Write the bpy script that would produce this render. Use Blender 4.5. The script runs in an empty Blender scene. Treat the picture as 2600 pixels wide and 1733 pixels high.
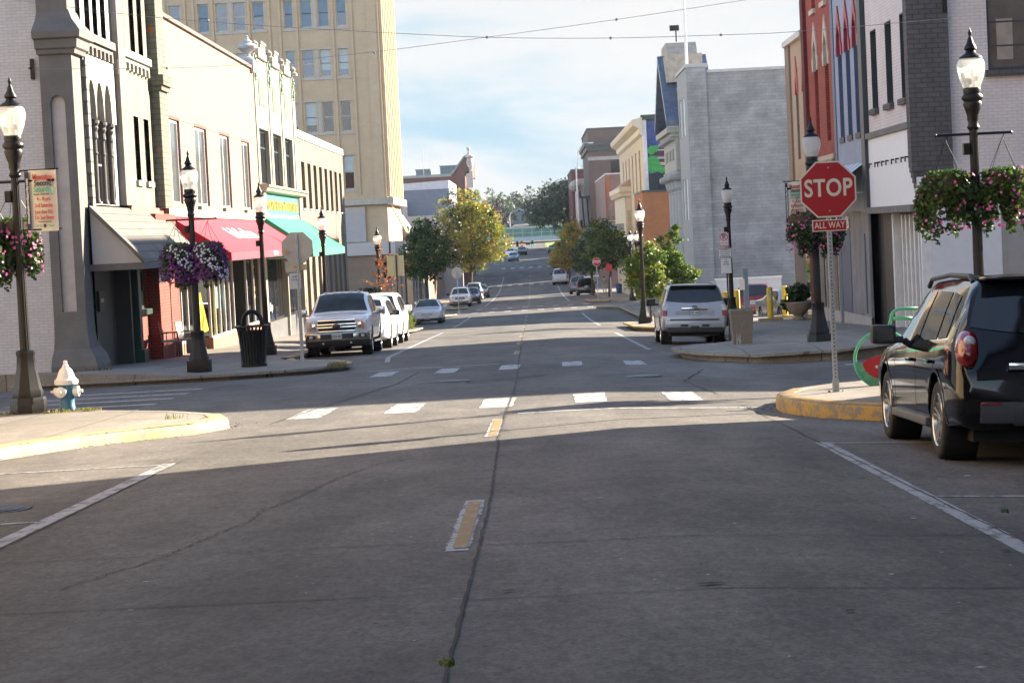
import bpy, bmesh, math, random
import numpy as np
from mathutils import Vector, Matrix
S = bpy.context.scene
COL = S.collection
rad = math.radians
# ------------------------------------------------------------------ camera
F = 5600.0; EYE = 1.6
_d0 = Vector((50 / F, 276.5 / F, 1.0)).normalized()
_v = Vector((-0.048, 1, 0)); _z = (_v - _v.dot(_d0) * _d0).normalized()
_x = _d0.cross(_z)
if _x.x < 0: _x = -_x
# rows give the world axes in the camera's right / up / forward frame
cam_d = bpy.data.cameras.new("Camera"); cam = bpy.data.objects.new("Camera", cam_d); COL.objects.link(cam)
S.camera = cam
cam_d.sensor_width = 36.0; cam_d.lens = 36.0 * F / 2600.0; cam_d.clip_start = 0.1; cam_d.clip_end = 6000
cam_d.dof.use_dof = False
R = Matrix(((_x.x, _x.y, -_x.z), (_d0.x, _d0.y, -_d0.z), (_z.x, _z.y, -_z.z)))
cam.matrix_world = Matrix.Translation((0, 0, EYE)) @ R.to_4x4()
# ------------------------------------------------------------------ light
SUN = Vector((0.775, 0.528, 0.350)).normalized()
sun_d = bpy.data.lights.new("Sun", 'SUN'); sun = bpy.data.objects.new("Sun", sun_d); COL.objects.link(sun)
sun_d.energy = 5.0; sun_d.angle = rad(0.55); sun_d.color = (1.0, 0.865, 0.68)
sun.rotation_euler = SUN.to_track_quat('Z', 'Y').to_euler()
W = bpy.data.worlds.new("World"); S.world = W; W.use_nodes = True
nt = W.node_tree; nt.nodes.clear()
def N(t, kind, **kw):
    n = t.nodes.new(kind)
    for k, v in kw.items(): setattr(n, k, v)
    return n
wo = N(nt, 'ShaderNodeOutputWorld'); bg = N(nt, 'ShaderNodeBackground'); bg.inputs[1].default_value = 0.072
sky = N(nt, 'ShaderNodeTexSky'); sky.sky_type = 'NISHITA'; sky.sun_disc = False
sky.sun_elevation = math.asin(SUN.z); sky.sun_rotation = math.atan2(SUN.x, SUN.y)
sky.air_density = 1.0; sky.dust_density = 0.0; sky.ozone_density = 4.0; sky.altitude = 100
tc = N(nt, 'ShaderNodeTexCoord'); mp = N(nt, 'ShaderNodeMapping'); mp.inputs['Scale'].default_value = (5.0, 5.0, 15.0)
mp.inputs['Rotation'].default_value = (0, 0.10, 0); mp.inputs['Location'].default_value = (3.1, 0.4, 1.7)
nz = N(nt, 'ShaderNodeTexNoise'); nz.inputs['Scale'].default_value = 1.5; nz.inputs['Detail'].default_value = 9
nz.inputs['Roughness'].default_value = 0.56; nz.inputs['Distortion'].default_value = 0.35
cr = N(nt, 'ShaderNodeValToRGB'); K_ = 2.63      # broken cloud over a pale blue haze low down, thinning out overhead
for i_, (p_, c_) in enumerate(((.34, (.50, .755, .92)), (.435, (.74, .88, .965)), (.51, (.93, .96, .985)), (.66, (.985, .985, .985)))):
    e_ = cr.color_ramp.elements[i_] if i_ < 2 else cr.color_ramp.elements.new(p_)
    e_.position = p_; e_.color = (c_[0], c_[1], c_[2], 1)
vm = N(nt, 'ShaderNodeVectorMath', operation='SCALE')
dp = N(nt, 'ShaderNodeVectorMath', operation='DOT_PRODUCT'); dp.inputs[1].default_value = (-SUN.x / .937, -SUN.y / .937, .25)   # clouds facing the sun are the brightest
kr = N(nt, 'ShaderNodeMapRange'); kr.inputs[1].default_value = -.5; kr.inputs[2].default_value = .8; kr.inputs[3].default_value = K_; kr.inputs[4].default_value = K_ * 3.5
mx = N(nt, 'ShaderNodeMix'); mx.data_type = 'RGBA'
sx = N(nt, 'ShaderNodeSeparateXYZ'); mr = N(nt, 'ShaderNodeMapRange')
mr.inputs[1].default_value = .14; mr.inputs[2].default_value = .5; mr.inputs[3].default_value = 1; mr.inputs[4].default_value = .1
L = nt.links.new
L(tc.outputs['Generated'], mp.inputs[0]); L(mp.outputs[0], nz.inputs['Vector']); L(nz.outputs['Fac'], cr.inputs[0]); L(tc.outputs['Generated'], sx.inputs[0])
L(tc.outputs['Generated'], dp.inputs[0]); L(dp.outputs['Value'], kr.inputs[0]); L(kr.outputs[0], vm.inputs['Scale'])
L(cr.outputs[0], vm.inputs[0]); L(sx.outputs['Z'], mr.inputs[0]); L(mr.outputs[0], mx.inputs['Factor'])
L(sky.outputs[0], mx.inputs['A']); L(vm.outputs[0], mx.inputs['B']); L(mx.outputs['Result'], bg.inputs[0]); L(bg.outputs[0], wo.inputs[0])
S.view_settings.view_transform = 'Standard'; S.view_settings.look = 'None'; S.view_settings.gamma = 1
S.view_settings.exposure = 2.27
S.cycles.max_bounces = 8; S.cycles.diffuse_bounces = 3; S.cycles.glossy_bounces = 3; S.cycles.transmission_bounces = 6
S.cycles.transparent_max_bounces = 8; S.cycles.caustics_reflective = False; S.cycles.caustics_refractive = False
# ------------------------------------------------------------------ terrain profile
PR = [(-60, 1.63), (0, 0), (120, -3.26), (150, -3.85), (175, -4.25), (200, -4.7), (230, -5.15), (255, -5.4), (284, -5.4),
      (320, -4.4), (364, -3.0), (420, -1.7), (470, -0.6), (520, 1.4), (560, 3.4), (700, 8), (1000, 10), (3000, 10)]
_py = [p[0] for p in PR]; _pz = [p[1] for p in PR]
def zg(y, x=0.0):
    b = (np.interp(y - 8, _py, _pz) + np.interp(y, _py, _pz) * 2 + np.interp(y + 8, _py, _pz)) / 4
    crown = -.21 * max(0.0, min(1.0, (x - .95) / 4.2)) * max(0.0, min(1.0, (150 - y) / 50))      # the right half falls to its gutter
    return float(b + 0.007 * (max(-30, min(30, x)) + 0.5) + crown)
def pav(x): return .15 if x < 0 else .19 + max(0.0, min(1.0, (x - 5.7) / 2.3)) * .15      # height of the pavements over the street
# ------------------------------------------------------------------ object helpers
ORG = {}
def tag(o, label=None, cat=None, group=None, kind=None):
    if label: o['label'] = label
    if cat: o['category'] = cat
    if group: o['group'] = group
    if kind: o['kind'] = kind
    return o
def thing(name, label, cat, loc=(0, 0, 0), group=None, rz=0.0):
    o = bpy.data.objects.new(name, None); o.empty_display_size = 0.2; COL.objects.link(o)
    o.location = loc; o.rotation_euler = (0, 0, rz)
    ORG[o.name] = Vector(loc)
    return tag(o, label, cat, group)
def dup(root, loc, rz=0.0, label=None, group=None):
    r = root.copy(); COL.objects.link(r); r.location = loc; r.rotation_euler = (0, 0, rz)
    if label: r['label'] = label
    if group: r['group'] = group
    for ch in list(root.children):
        c = ch.copy(); COL.objects.link(c); c.parent = r
        for g in list(ch.children):
            d = g.copy(); COL.objects.link(d); d.parent = c
    return r
class MB:
    def __init__(s): s.v = []; s.f = []; s.m = []; s.cur = 0
    def mat(s, i): s.cur = i; return s
    def poly(s, pts):
        b = len(s.v); s.v += [tuple(p) for p in pts]; s.f.append(tuple(range(b, b + len(pts)))); s.m.append(s.cur); return s
    def mesh(s, vs, fs):
        b = len(s.v); s.v += [tuple(p) for p in vs]
        for f in fs: s.f.append(tuple(b + i for i in f)); s.m.append(s.cur)
        return s
    def box(s, x0, x1, y0, y1, z0, z1, T=None):
        c = [(x, y, z) for z in (z0, z1) for y in (y0, y1) for x in (x0, x1)]
        if T: c = [T(*p) for p in c]
        return s.mesh(c, [(0, 2, 3, 1), (4, 5, 7, 6), (0, 1, 5, 4), (2, 6, 7, 3), (0, 4, 6, 2), (1, 3, 7, 5)])
    def bbox(s, x0, x1, y0, y1, z0, z1, b=0.01, T=None):   # box with chamfered edges
        bm = bmesh.new(); bmesh.ops.create_cube(bm, size=1)
        for v in bm.verts: v.co = ((x0 + x1) / 2 + v.co.x * (x1 - x0), (y0 + y1) / 2 + v.co.y * (y1 - y0), (z0 + z1) / 2 + v.co.z * (z1 - z0))
        bmesh.ops.bevel(bm, geom=bm.edges[:], offset=b, segments=2, profile=0.7, affect='EDGES')
        return s.bm(bm, T)
    def bm(s, bm, T=None):
        bm.verts.index_update()
        vs = [tuple(v.co) for v in bm.verts]
        if T: vs = [tuple(T(*p)) for p in vs]
        s.mesh(vs, [[v.index for v in f.verts] for f in bm.faces]); bm.free(); return s
    def prism(s, pts, T, a, b):     # pts 2d, T(p,q,d)->3d
        n = len(pts); vs = [T(p, q, a) for p, q in pts] + [T(p, q, b) for p, q in pts]
        fs = [tuple(range(n))[::-1], tuple(range(n, 2 * n))] + [(i, (i + 1) % n, n + (i + 1) % n, n + i) for i in range(n)]
        return s.mesh(vs, fs)
    def lathe(s, prof, n=16, c=(0, 0, 0), ang0=0.0, axis='z', cap=True):
        vs = []
        for r, z in prof:
            for k in range(n):
                a = ang0 + 2 * math.pi * k / n; p = (r * math.cos(a), r * math.sin(a), z)
                if axis == 'x': p = (p[2], p[0], p[1])
                if axis == 'y': p = (p[0], p[2], p[1])
                vs.append((c[0] + p[0], c[1] + p[1], c[2] + p[2]))
        fs = [(j * n + k, j * n + (k + 1) % n, (j + 1) * n + (k + 1) % n, (j + 1) * n + k) for j in range(len(prof) - 1) for k in range(n)]
        if cap: fs += [tuple(range(n))[::-1], tuple(range((len(prof) - 1) * n, len(prof) * n))]
        return s.mesh(vs, fs)
    def tube(s, pts, r, n=8, closed=False):
        pts = [Vector(p) for p in pts]; vs = []; m = len(pts); up = None
        rr = r if isinstance(r, (list, tuple)) else [r] * m
        for i, p in enumerate(pts):
            t = (pts[(i + 1) % m] - pts[i - 1]) if closed else (pts[min(i + 1, m - 1)] - pts[max(i - 1, 0)])
            t.normalize()
            if up is None: up = Vector((0, 0, 1)) if abs(t.z) < .9 else Vector((1, 0, 0))
            a = t.cross(up).normalized(); up = a.cross(t).normalized()
            for k in range(n):
                th = 2 * math.pi * k / n; vs.append(tuple(p + (a * math.cos(th) + up * math.sin(th)) * rr[i]))
        fs = [(j * n + k, j * n + (k + 1) % n, ((j + 1) % m) * n + (k + 1) % n, ((j + 1) % m) * n + k) for j in range(m if closed else m - 1) for k in range(n)]
        if not closed: fs += [tuple(range(n))[::-1], tuple(range((m - 1) * n, m * n))]
        return s.mesh(vs, fs)
    def grid(s, P):     # P 2d list of points
        nu, nv = len(P), len(P[0]); vs = [p for r in P for p in r]
        return s.mesh(vs, [(i * nv + j, (i + 1) * nv + j, (i + 1) * nv + j + 1, i * nv + j + 1) for i in range(nu - 1) for j in range(nv - 1)])
    def build(s, name, mats, parent=None, smooth=None, label=None, uv=True):
        if not isinstance(mats, (list, tuple)): mats = [mats]
        off = Vector((0, 0, 0))
        if parent is not None: off = ORG.get(parent.name, off)
        V = np.array(s.v, dtype=np.float64).reshape(-1, 3)
        me = bpy.data.meshes.new(name)
        me.from_pydata([tuple(p) for p in (V - np.array(off))], [], s.f)
        for m in mats: me.materials.append(m)
        if len(mats) > 1: me.polygons.foreach_set('material_index', s.m)
        if uv and len(s.f) < 60000:
            l = me.uv_layers.new(name='UVMap'); buf = np.zeros(len(me.loops) * 2); vi = np.zeros(len(me.loops), dtype=np.int32)
            me.loops.foreach_get('vertex_index', vi); nn = np.zeros(len(me.polygons) * 3); me.polygons.foreach_get('normal', nn); nn = np.abs(nn.reshape(-1, 3))
            lt = np.zeros(len(me.polygons), dtype=np.int32); me.polygons.foreach_get('loop_total', lt)
            ax = np.repeat(nn.argmax(1), lt); c = V[vi]
            u = np.where(ax == 0, c[:, 1], c[:, 0]); w = np.where(ax == 2, c[:, 1], c[:, 2])
            buf[0::2] = u; buf[1::2] = w; l.data.foreach_set('uv', buf)
        if smooth is not None:
            me.polygons.foreach_set('use_smooth', [True] * len(me.polygons))
            if smooth < 180: me.set_sharp_from_angle(angle=rad(smooth))
        o = bpy.data.objects.new(name, me); COL.objects.link(o)
        if parent is not None:
            o.parent = parent; ORG[o.name] = off
        else: ORG[o.name] = Vector((0, 0, 0))
        if label: o['label'] = label
        return o
def mesh_np(name, V, Fq, mats, mi=None, parent=None):   # fast path for foliage: quads
    off = ORG.get(parent.name, Vector((0, 0, 0))) if parent is not None else Vector((0, 0, 0))
    V = V - np.array(off)
    me = bpy.data.meshes.new(name); nq = len(Fq)
    me.vertices.add(len(V)); me.vertices.foreach_set('co', V.astype(np.float32).ravel())
    me.loops.add(nq * 4); me.loops.foreach_set('vertex_index', Fq.astype(np.int32).ravel())
    me.polygons.add(nq); me.polygons.foreach_set('loop_start', np.arange(0, nq * 4, 4, dtype=np.int32))
    for m in mats: me.materials.append(m)
    if mi is not None: me.polygons.foreach_set('material_index', mi.astype(np.int32))
    me.update(); me.validate()
    o = bpy.data.objects.new(name, me); COL.objects.link(o)
    if parent is not None: o.parent = parent; ORG[o.name] = off
    return o
_dg = None
def text(name, s, size, mat, parent, org, u, v, bold=0.0, xs=1.0, ext=0.004, align='CENTER', shear=0.0, spacing=1.0):
    cu = bpy.data.curves.new('txt', 'FONT'); cu.body = s; cu.size = size; cu.align_x = align; cu.align_y = 'CENTER'
    cu.extrude = ext; cu.offset = bold * size; cu.shear = shear; cu.space_character = spacing; cu.resolution_u = 4
    o = bpy.data.objects.new('txt', cu); COL.objects.link(o)
    dg = bpy.context.evaluated_depsgraph_get(); me = bpy.data.meshes.new_from_object(o.evaluated_get(dg))
    bpy.data.objects.remove(o); bpy.data.curves.remove(cu)
    u = Vector(u).normalized(); v = Vector(v).normalized(); w = u.cross(v)
    off = ORG.get(parent.name, Vector((0, 0, 0))) if parent is not None else Vector((0, 0, 0))
    org = Vector(org) - off
    for q in me.vertices: q.co = org + u * (q.co.x * xs) + v * q.co.y + w * q.co.z
    me.name = name; me.materials.clear(); me.materials.append(mat)
    t = bpy.data.objects.new(name, me); COL.objects.link(t)
    if parent is not None: t.parent = parent; ORG[t.name] = off
    return t
# ------------------------------------------------------------------ materials
MT = {}
def base_mat(name):
    m = bpy.data.materials.new(name); m.use_nodes = True; t = m.node_tree
    return m, t, t.nodes['Principled BSDF']
def c4(c): return (c[0], c[1], c[2], 1)
def mulc(c, k): return tuple(min(1, a * k) for a in c)
def mat(name, col, rough=0.6, metal=0.0, var=0.15, scale=3.0, bump=0.0, bscale=40.0, col2=None, spec=0.5, coat=0.0, stretch=(1, 1, 1)):
    if name in MT: return MT[name]
    m, t, b = base_mat(name); L = t.links.new
    tc = N(t, 'ShaderNodeTexCoord'); mp = N(t, 'ShaderNodeMapping'); mp.inputs['Scale'].default_value = stretch
    L(tc.outputs['Object'], mp.inputs[0])
    nz = N(t, 'ShaderNodeTexNoise'); nz.inputs['Scale'].default_value = scale; nz.inputs['Detail'].default_value = 7; nz.inputs['Roughness'].default_value = .65
    L(mp.outputs[0], nz.inputs['Vector'])
    r = N(t, 'ShaderNodeValToRGB'); r.color_ramp.elements[0].position = .3; r.color_ramp.elements[1].position = .7
    r.color_ramp.elements[0].color = c4(mulc(col, 1 - var)); r.color_ramp.elements[1].color = c4(col2 if col2 else mulc(col, 1 + var))
    L(nz.outputs['Fac'], r.inputs[0]); L(r.outputs[0], b.inputs['Base Color'])
    b.inputs['Roughness'].default_value = rough; b.inputs['Metallic'].default_value = metal
    b.inputs['Specular IOR Level'].default_value = spec; b.inputs['Coat Weight'].default_value = coat; b.inputs['Coat Roughness'].default_value = .04
    if bump:
        n2 = N(t, 'ShaderNodeTexNoise'); n2.inputs['Scale'].default_value = bscale; n2.inputs['Detail'].default_value = 4
        L(mp.outputs[0], n2.inputs['Vector']); bp = N(t, 'ShaderNodeBump'); bp.inputs['Strength'].default_value = bump; bp.inputs['Distance'].default_value = .02
        L(n2.outputs['Fac'], bp.inputs['Height']); L(bp.outputs[0], b.inputs['Normal'])
    MT[name] = m; return m
def brick(name, c1, c2, mortar, bw=0.21, bh=0.07, ms=0.008, rough=.8, bump=.35, patch=None, var=.2, peel=0.0, vs=.9):
    m, t, b = base_mat(name); L = t.links.new
    tc = N(t, 'ShaderNodeTexCoord'); br = N(t, 'ShaderNodeTexBrick'); br.inputs['Scale'].default_value = 1
    br.inputs['Brick Width'].default_value = bw; br.inputs['Row Height'].default_value = bh; br.inputs['Mortar Size'].default_value = ms; br.inputs['Mortar Smooth'].default_value = .3
    br.inputs['Color1'].default_value = c4(c1); br.inputs['Color2'].default_value = c4(c2); br.inputs['Mortar'].default_value = c4(mortar); br.inputs['Bias'].default_value = 0
    L(tc.outputs['UV'], br.inputs['Vector'])
    nz = N(t, 'ShaderNodeTexNoise'); nz.inputs['Scale'].default_value = vs; nz.inputs['Detail'].default_value = 8; nz.inputs['Roughness'].default_value = .7; L(tc.outputs['Object'], nz.inputs['Vector'])
    mr = N(t, 'ShaderNodeMapRange'); mr.inputs[1].default_value = .3; mr.inputs[2].default_value = .7; mr.inputs[3].default_value = 1 - var; mr.inputs[4].default_value = 1 + var * .5; L(nz.outputs['Fac'], mr.inputs[0])
    mx = N(t, 'ShaderNodeMix', data_type='RGBA', blend_type='MULTIPLY'); mx.inputs['Factor'].default_value = 1
    L(br.outputs['Color'], mx.inputs['A']); L(mr.outputs[0], mx.inputs['B']); out = mx.outputs['Result']
    if patch:
        n2 = N(t, 'ShaderNodeTexNoise'); n2.inputs['Scale'].default_value = 1.7; n2.inputs['Detail'].default_value = 6; n2.inputs['Roughness'].default_value = .75; L(tc.outputs['Object'], n2.inputs['Vector'])
        r = N(t, 'ShaderNodeValToRGB'); r.color_ramp.elements[0].position = peel; r.color_ramp.elements[1].position = peel + .02; L(n2.outputs['Fac'], r.inputs[0])
        m2 = N(t, 'ShaderNodeMix', data_type='RGBA'); L(r.outputs[0], m2.inputs['Factor']); L(out, m2.inputs['A']); m2.inputs['B'].default_value = c4(patch); out = m2.outputs['Result']
    L(out, b.inputs['Base Color']); b.inputs['Roughness'].default_value = rough; b.inputs['Specular IOR Level'].default_value = .3
    bp = N(t, 'ShaderNodeBump'); bp.inputs['Strength'].default_value = bump; bp.inputs['Distance'].default_value = .012; bp.invert = True
    L(br.outputs['Fac'], bp.inputs['Height']); L(bp.outputs[0], b.inputs['Normal'])
    MT[name] = m; return m
def leafmat(name, c1, c2, trans=.35, scale=.9):
    m = bpy.data.materials.new(name); m.use_nodes = True; t = m.node_tree; t.nodes.clear(); L = t.links.new
    o = N(t, 'ShaderNodeOutputMaterial'); tc = N(t, 'ShaderNodeTexCoord'); nz = N(t, 'ShaderNodeTexNoise'); nz.inputs['Scale'].default_value = scale; nz.inputs['Detail'].default_value = 5
    L(tc.outputs['Object'], nz.inputs['Vector']); r = N(t, 'ShaderNodeValToRGB'); r.color_ramp.elements[0].position = .35; r.color_ramp.elements[1].position = .65
    r.color_ramp.elements[0].color = c4(c1); r.color_ramp.elements[1].color = c4(c2); L(nz.outputs['Fac'], r.inputs[0])
    d = N(t, 'ShaderNodeBsdfPrincipled'); d.inputs['Roughness'].default_value = .45; d.inputs['Specular IOR Level'].default_value = .4; tr = N(t, 'ShaderNodeBsdfTranslucent')
    L(r.outputs[0], d.inputs['Base Color']); L(r.outputs[0], tr.inputs[0]); ms = N(t, 'ShaderNodeMixShader'); ms.inputs[0].default_value = trans
    L(d.outputs[0], ms.inputs[1]); L(tr.outputs[0], ms.inputs[2]); L(ms.outputs[0], o.inputs[0]); MT[name] = m; return m
def clearglass(name, tint, alpha=.6, rough=.02):
    m = bpy.data.materials.new(name); m.use_nodes = True; t = m.node_tree; t.nodes.clear(); L = t.links.new
    o = N(t, 'ShaderNodeOutputMaterial'); tr = N(t, 'ShaderNodeBsdfTransparent'); tr.inputs[0].default_value = c4(tint)
    g = N(t, 'ShaderNodeBsdfGlossy'); g.inputs['Roughness'].default_value = rough; lw = N(t, 'ShaderNodeLayerWeight'); lw.inputs[0].default_value = alpha
    ms = N(t, 'ShaderNodeMixShader'); L(lw.outputs['Fresnel'], ms.inputs[0]); L(tr.outputs[0], ms.inputs[1]); L(g.outputs[0], ms.inputs[2]); L(ms.outputs[0], o.inputs[0])
    MT[name] = m; return m
def globemat(name):
    m = bpy.data.materials.new(name); m.use_nodes = True; t = m.node_tree; t.nodes.clear(); L = t.links.new
    o = N(t, 'ShaderNodeOutputMaterial'); tr = N(t, 'ShaderNodeBsdfTransparent'); d = N(t, 'ShaderNodeBsdfPrincipled'); tl = N(t, 'ShaderNodeBsdfTranslucent')
    d.inputs['Base Color'].default_value = (.78, .8, .8, 1); d.inputs['Roughness'].default_value = .12; tl.inputs[0].default_value = (.85, .85, .82, 1)
    tc = N(t, 'ShaderNodeTexCoord'); wv = N(t, 'ShaderNodeTexWave'); wv.bands_direction = 'Z'; wv.inputs['Scale'].default_value = 14; L(tc.outputs['Object'], wv.inputs[0])
    bp = N(t, 'ShaderNodeBump'); bp.inputs['Strength'].default_value = .25; bp.inputs['Distance'].default_value = .01; L(wv.outputs['Fac'], bp.inputs['Height']); L(bp.outputs[0], d.inputs['Normal'])
    a = N(t, 'ShaderNodeMixShader'); a.inputs[0].default_value = .42; L(d.outputs[0], a.inputs[1]); L(tl.outputs[0], a.inputs[2])
    b = N(t, 'ShaderNodeMixShader'); b.inputs[0].default_value = .42; L(a.outputs[0], b.inputs[1]); L(tr.outputs[0], b.inputs[2]); L(b.outputs[0], o.inputs[0])
    MT[name] = m; return m
def concrete(name, c, joints=None, stain=.34, speck=.12, bump=.25):
    m, t, b = base_mat(name); L = t.links.new; tc = N(t, 'ShaderNodeTexCoord')
    def noise(sc, det, st=(1, 1, 1), ro=.65):
        mp = N(t, 'ShaderNodeMapping'); mp.inputs['Scale'].default_value = st; L(tc.outputs['Object'], mp.inputs[0])
        n = N(t, 'ShaderNodeTexNoise'); n.inputs['Scale'].default_value = sc; n.inputs['Detail'].default_value = det; n.inputs['Roughness'].default_value = ro; L(mp.outputs[0], n.inputs['Vector']); return n.outputs['Fac']
    def rng(v, a, z, lo, hi):
        r = N(t, 'ShaderNodeMapRange'); r.inputs[1].default_value = a; r.inputs[2].default_value = z; r.inputs[3].default_value = lo; r.inputs[4].default_value = hi; L(v, r.inputs[0]); return r.outputs[0]
    def mul(x, y):
        q = N(t, 'ShaderNodeMath', operation='MULTIPLY'); L(x, q.inputs[0]); L(y, q.inputs[1]); return q.outputs[0]
    f = rng(noise(.35, 6, (1, .35, 1)), .36, .64, 1 - stain, 1 + stain * .5)
    f = mul(f, rng(noise(1.6, 8, (1, .5, 1), .75), .36, .64, 1 - stain * .6, 1 + stain * .5))
    f = mul(f, rng(noise(42, 3), .36, .64, 1 - speck, 1 + speck)); f = mul(f, rng(noise(17, 5, (1, .45, 1), .8), .40, .62, 1 - speck, 1 + speck))
    f = mul(f, rng(noise(26, 2), .70, .74, 1, 1.5)); f = mul(f, rng(noise(6, 9, (1, .3, 1), .85), .66, .70, 1, .6))
    f = mul(f, rng(noise(9, 9, (1, .6, 1), .8), .55, .75, 1, 1 + speck * 1.5))
    f = mul(f, rng(noise(14, 4), .66, .72, 1, .72))
    f = mul(f, rng(noise(1.1, 12, (.5, 1.6, 1), .82), .56, .74, 1, 1 + stain * 1.3))
    f = mul(f, rng(noise(.8, 5, (1, .08, 1), .6), .35, .7, 1 + stain * .25, 1 - stain * .45))
    mx = N(t, 'ShaderNodeMix', data_type='RGBA', blend_type='MULTIPLY'); mx.inputs['Factor'].default_value = 1; mx.inputs['A'].default_value = c4(c); L(f, mx.inputs['B']); out = mx.outputs['Result']
    if joints:
        br = N(t, 'ShaderNodeTexBrick'); br.offset = 0; br.inputs['Scale'].default_value = 1; br.inputs['Brick Width'].default_value = joints; br.inputs['Row Height'].default_value = joints
        br.inputs['Mortar Size'].default_value = .014; br.inputs['Color1'].default_value = (1, 1, 1, 1); br.inputs['Color2'].default_value = (.88, .88, .88, 1); br.inputs['Mortar'].default_value = (.35, .33, .3, 1)
        L(tc.outputs['Object'], br.inputs['Vector']); m2 = N(t, 'ShaderNodeMix', data_type='RGBA', blend_type='MULTIPLY'); m2.inputs['Factor'].default_value = 1; L(out, m2.inputs['A']); L(br.outputs['Color'], m2.inputs['B']); out = m2.outputs['Result']
    L(out, b.inputs['Base Color']); b.inputs['Roughness'].default_value = .82; b.inputs['Specular IOR Level'].default_value = .3
    bp = N(t, 'ShaderNodeBump'); bp.inputs['Strength'].default_value = bump; bp.inputs['Distance'].default_value = .008; L(noise(45, 6), bp.inputs['Height']); L(bp.outputs[0], b.inputs['Normal'])
    MT[name] = m; return m
def worn(name, c, under, thr=.5, rough=.7, scale=9, st=(1, .4, 1)):     # paint worn through to what lies under it
    m, t, b = base_mat(name); L = t.links.new; tc = N(t, 'ShaderNodeTexCoord'); mp = N(t, 'ShaderNodeMapping'); mp.inputs['Scale'].default_value = st; L(tc.outputs['Object'], mp.inputs[0])
    n = N(t, 'ShaderNodeTexNoise'); n.inputs['Scale'].default_value = scale; n.inputs['Detail'].default_value = 9; n.inputs['Roughness'].default_value = .75; L(mp.outputs[0], n.inputs['Vector'])
    r = N(t, 'ShaderNodeValToRGB'); r.color_ramp.elements[0].position = thr; r.color_ramp.elements[1].position = thr + .09; r.color_ramp.elements[0].color = c4(c); r.color_ramp.elements[1].color = c4(under)
    L(n.outputs['Fac'], r.inputs[0]); L(r.outputs[0], b.inputs['Base Color']); b.inputs['Roughness'].default_value = rough
    MT[name] = m; return m
ROADC = (.135, .125, .113)
mat('black_iron', (.006, .006, .0075), .42, var=.3, bump=.08, spec=.3)
mat('black_gloss', (.008, .008, .01), .2)
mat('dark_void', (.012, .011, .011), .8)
mat('dark_glass', (.012, .014, .017), .04, spec=.8, var=.1)
mat('blue_glass', (.05, .10, .17), .05, spec=.9, var=.3, scale=1.2)
mat('grey_shade_glass', (.075, .095, .10), .08, spec=.8, var=.15)
mat('white_paint', (.78, .77, .74), .5, var=.06)
mat('trim_white', (.72, .72, .70), .45, var=.08)
mat('steel', (.45, .46, .47), .35, metal=.9, var=.2)
mat('galv', (.36, .38, .40), .45, metal=.6, var=.2, scale=12)
mat('chrome', (.75, .76, .78), .08, metal=1, var=.02)
mat('rubber', (.014, .014, .015), .75, var=.25, bump=.15, bscale=60)
mat('plastic_dark', (.022, .023, .026), .5, var=.2)
mat('red_lens', (.26, .006, .007), .12, spec=.7, var=.25, scale=14, coat=.8)
mat('clear_lens', (.55, .57, .6), .1, var=.3, scale=25, coat=1)
mat('amber_lens', (.62, .25, .07), .15, var=.3, scale=20)
mat('dark_dirt', (.03, .027, .024), .9, var=.3)
mat('bark', (.075, .058, .045), .9, var=.4, scale=6, bump=.5, bscale=18)
mat('bark_grey', (.16, .14, .12), .9, var=.35, scale=6, bump=.4, bscale=18)
globemat('lamp_globe')
concrete('road_concrete', ROADC, None, .36, .2, .4)
concrete('walk_concrete', (.265, .24, .205), 1.52, .22)
worn('paint_white', (.38, .38, .375), ROADC, .50)
worn('paint_white_old', (.34, .35, .36), ROADC, .49)
worn('paint_yellow', (.29, .175, .05), (.30, .29, .27), .53)
worn('kerb_yellow', (.38, .285, .11), (.24, .205, .165), .47, scale=6, st=(1, 1, 1))
worn('kerb_orange', (.42, .26, .05), (.20, .17, .135), .47, scale=5, st=(1, 1, 1))
# ------------------------------------------------------------------ ground, road, pavements
def sheet(name, xs, ys, dz, m, kind='structure', zf=None):
    b = MB(); b.grid([[(x, y, (zf or zg)(y, x) + dz) for x in xs] for y in ys]); o = b.build(name, m, smooth=180); return tag(o, kind=kind)
mat('far_ground', (.16, .17, .09), .9, var=.4, scale=.08, col2=(.12, .13, .07))
ys = list(np.arange(-60, 440, 10)) + list(np.arange(440, 760, 20)) + [800, 900, 1000, 1500, 2500]
sheet('ground', [-1500, -600, -200, -80, -30, 0, 30, 80, 200, 600, 1500], ys, -.45, MT['far_ground'])
sheet('road', [-80, -40, -30, -15, -9, -6.25, -4.15, -2.05, -.55, .95, 3.05, 5.15, 8, 12, 30, 40, 80], list(np.arange(-40, 330, 5)), 0, MT['road_concrete'])
sheet('far_road', [-7, -6.25, -2.05, .95, 5.15, 6], list(np.arange(325, 640, 5)), 0.02, MT['road_concrete'])
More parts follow.
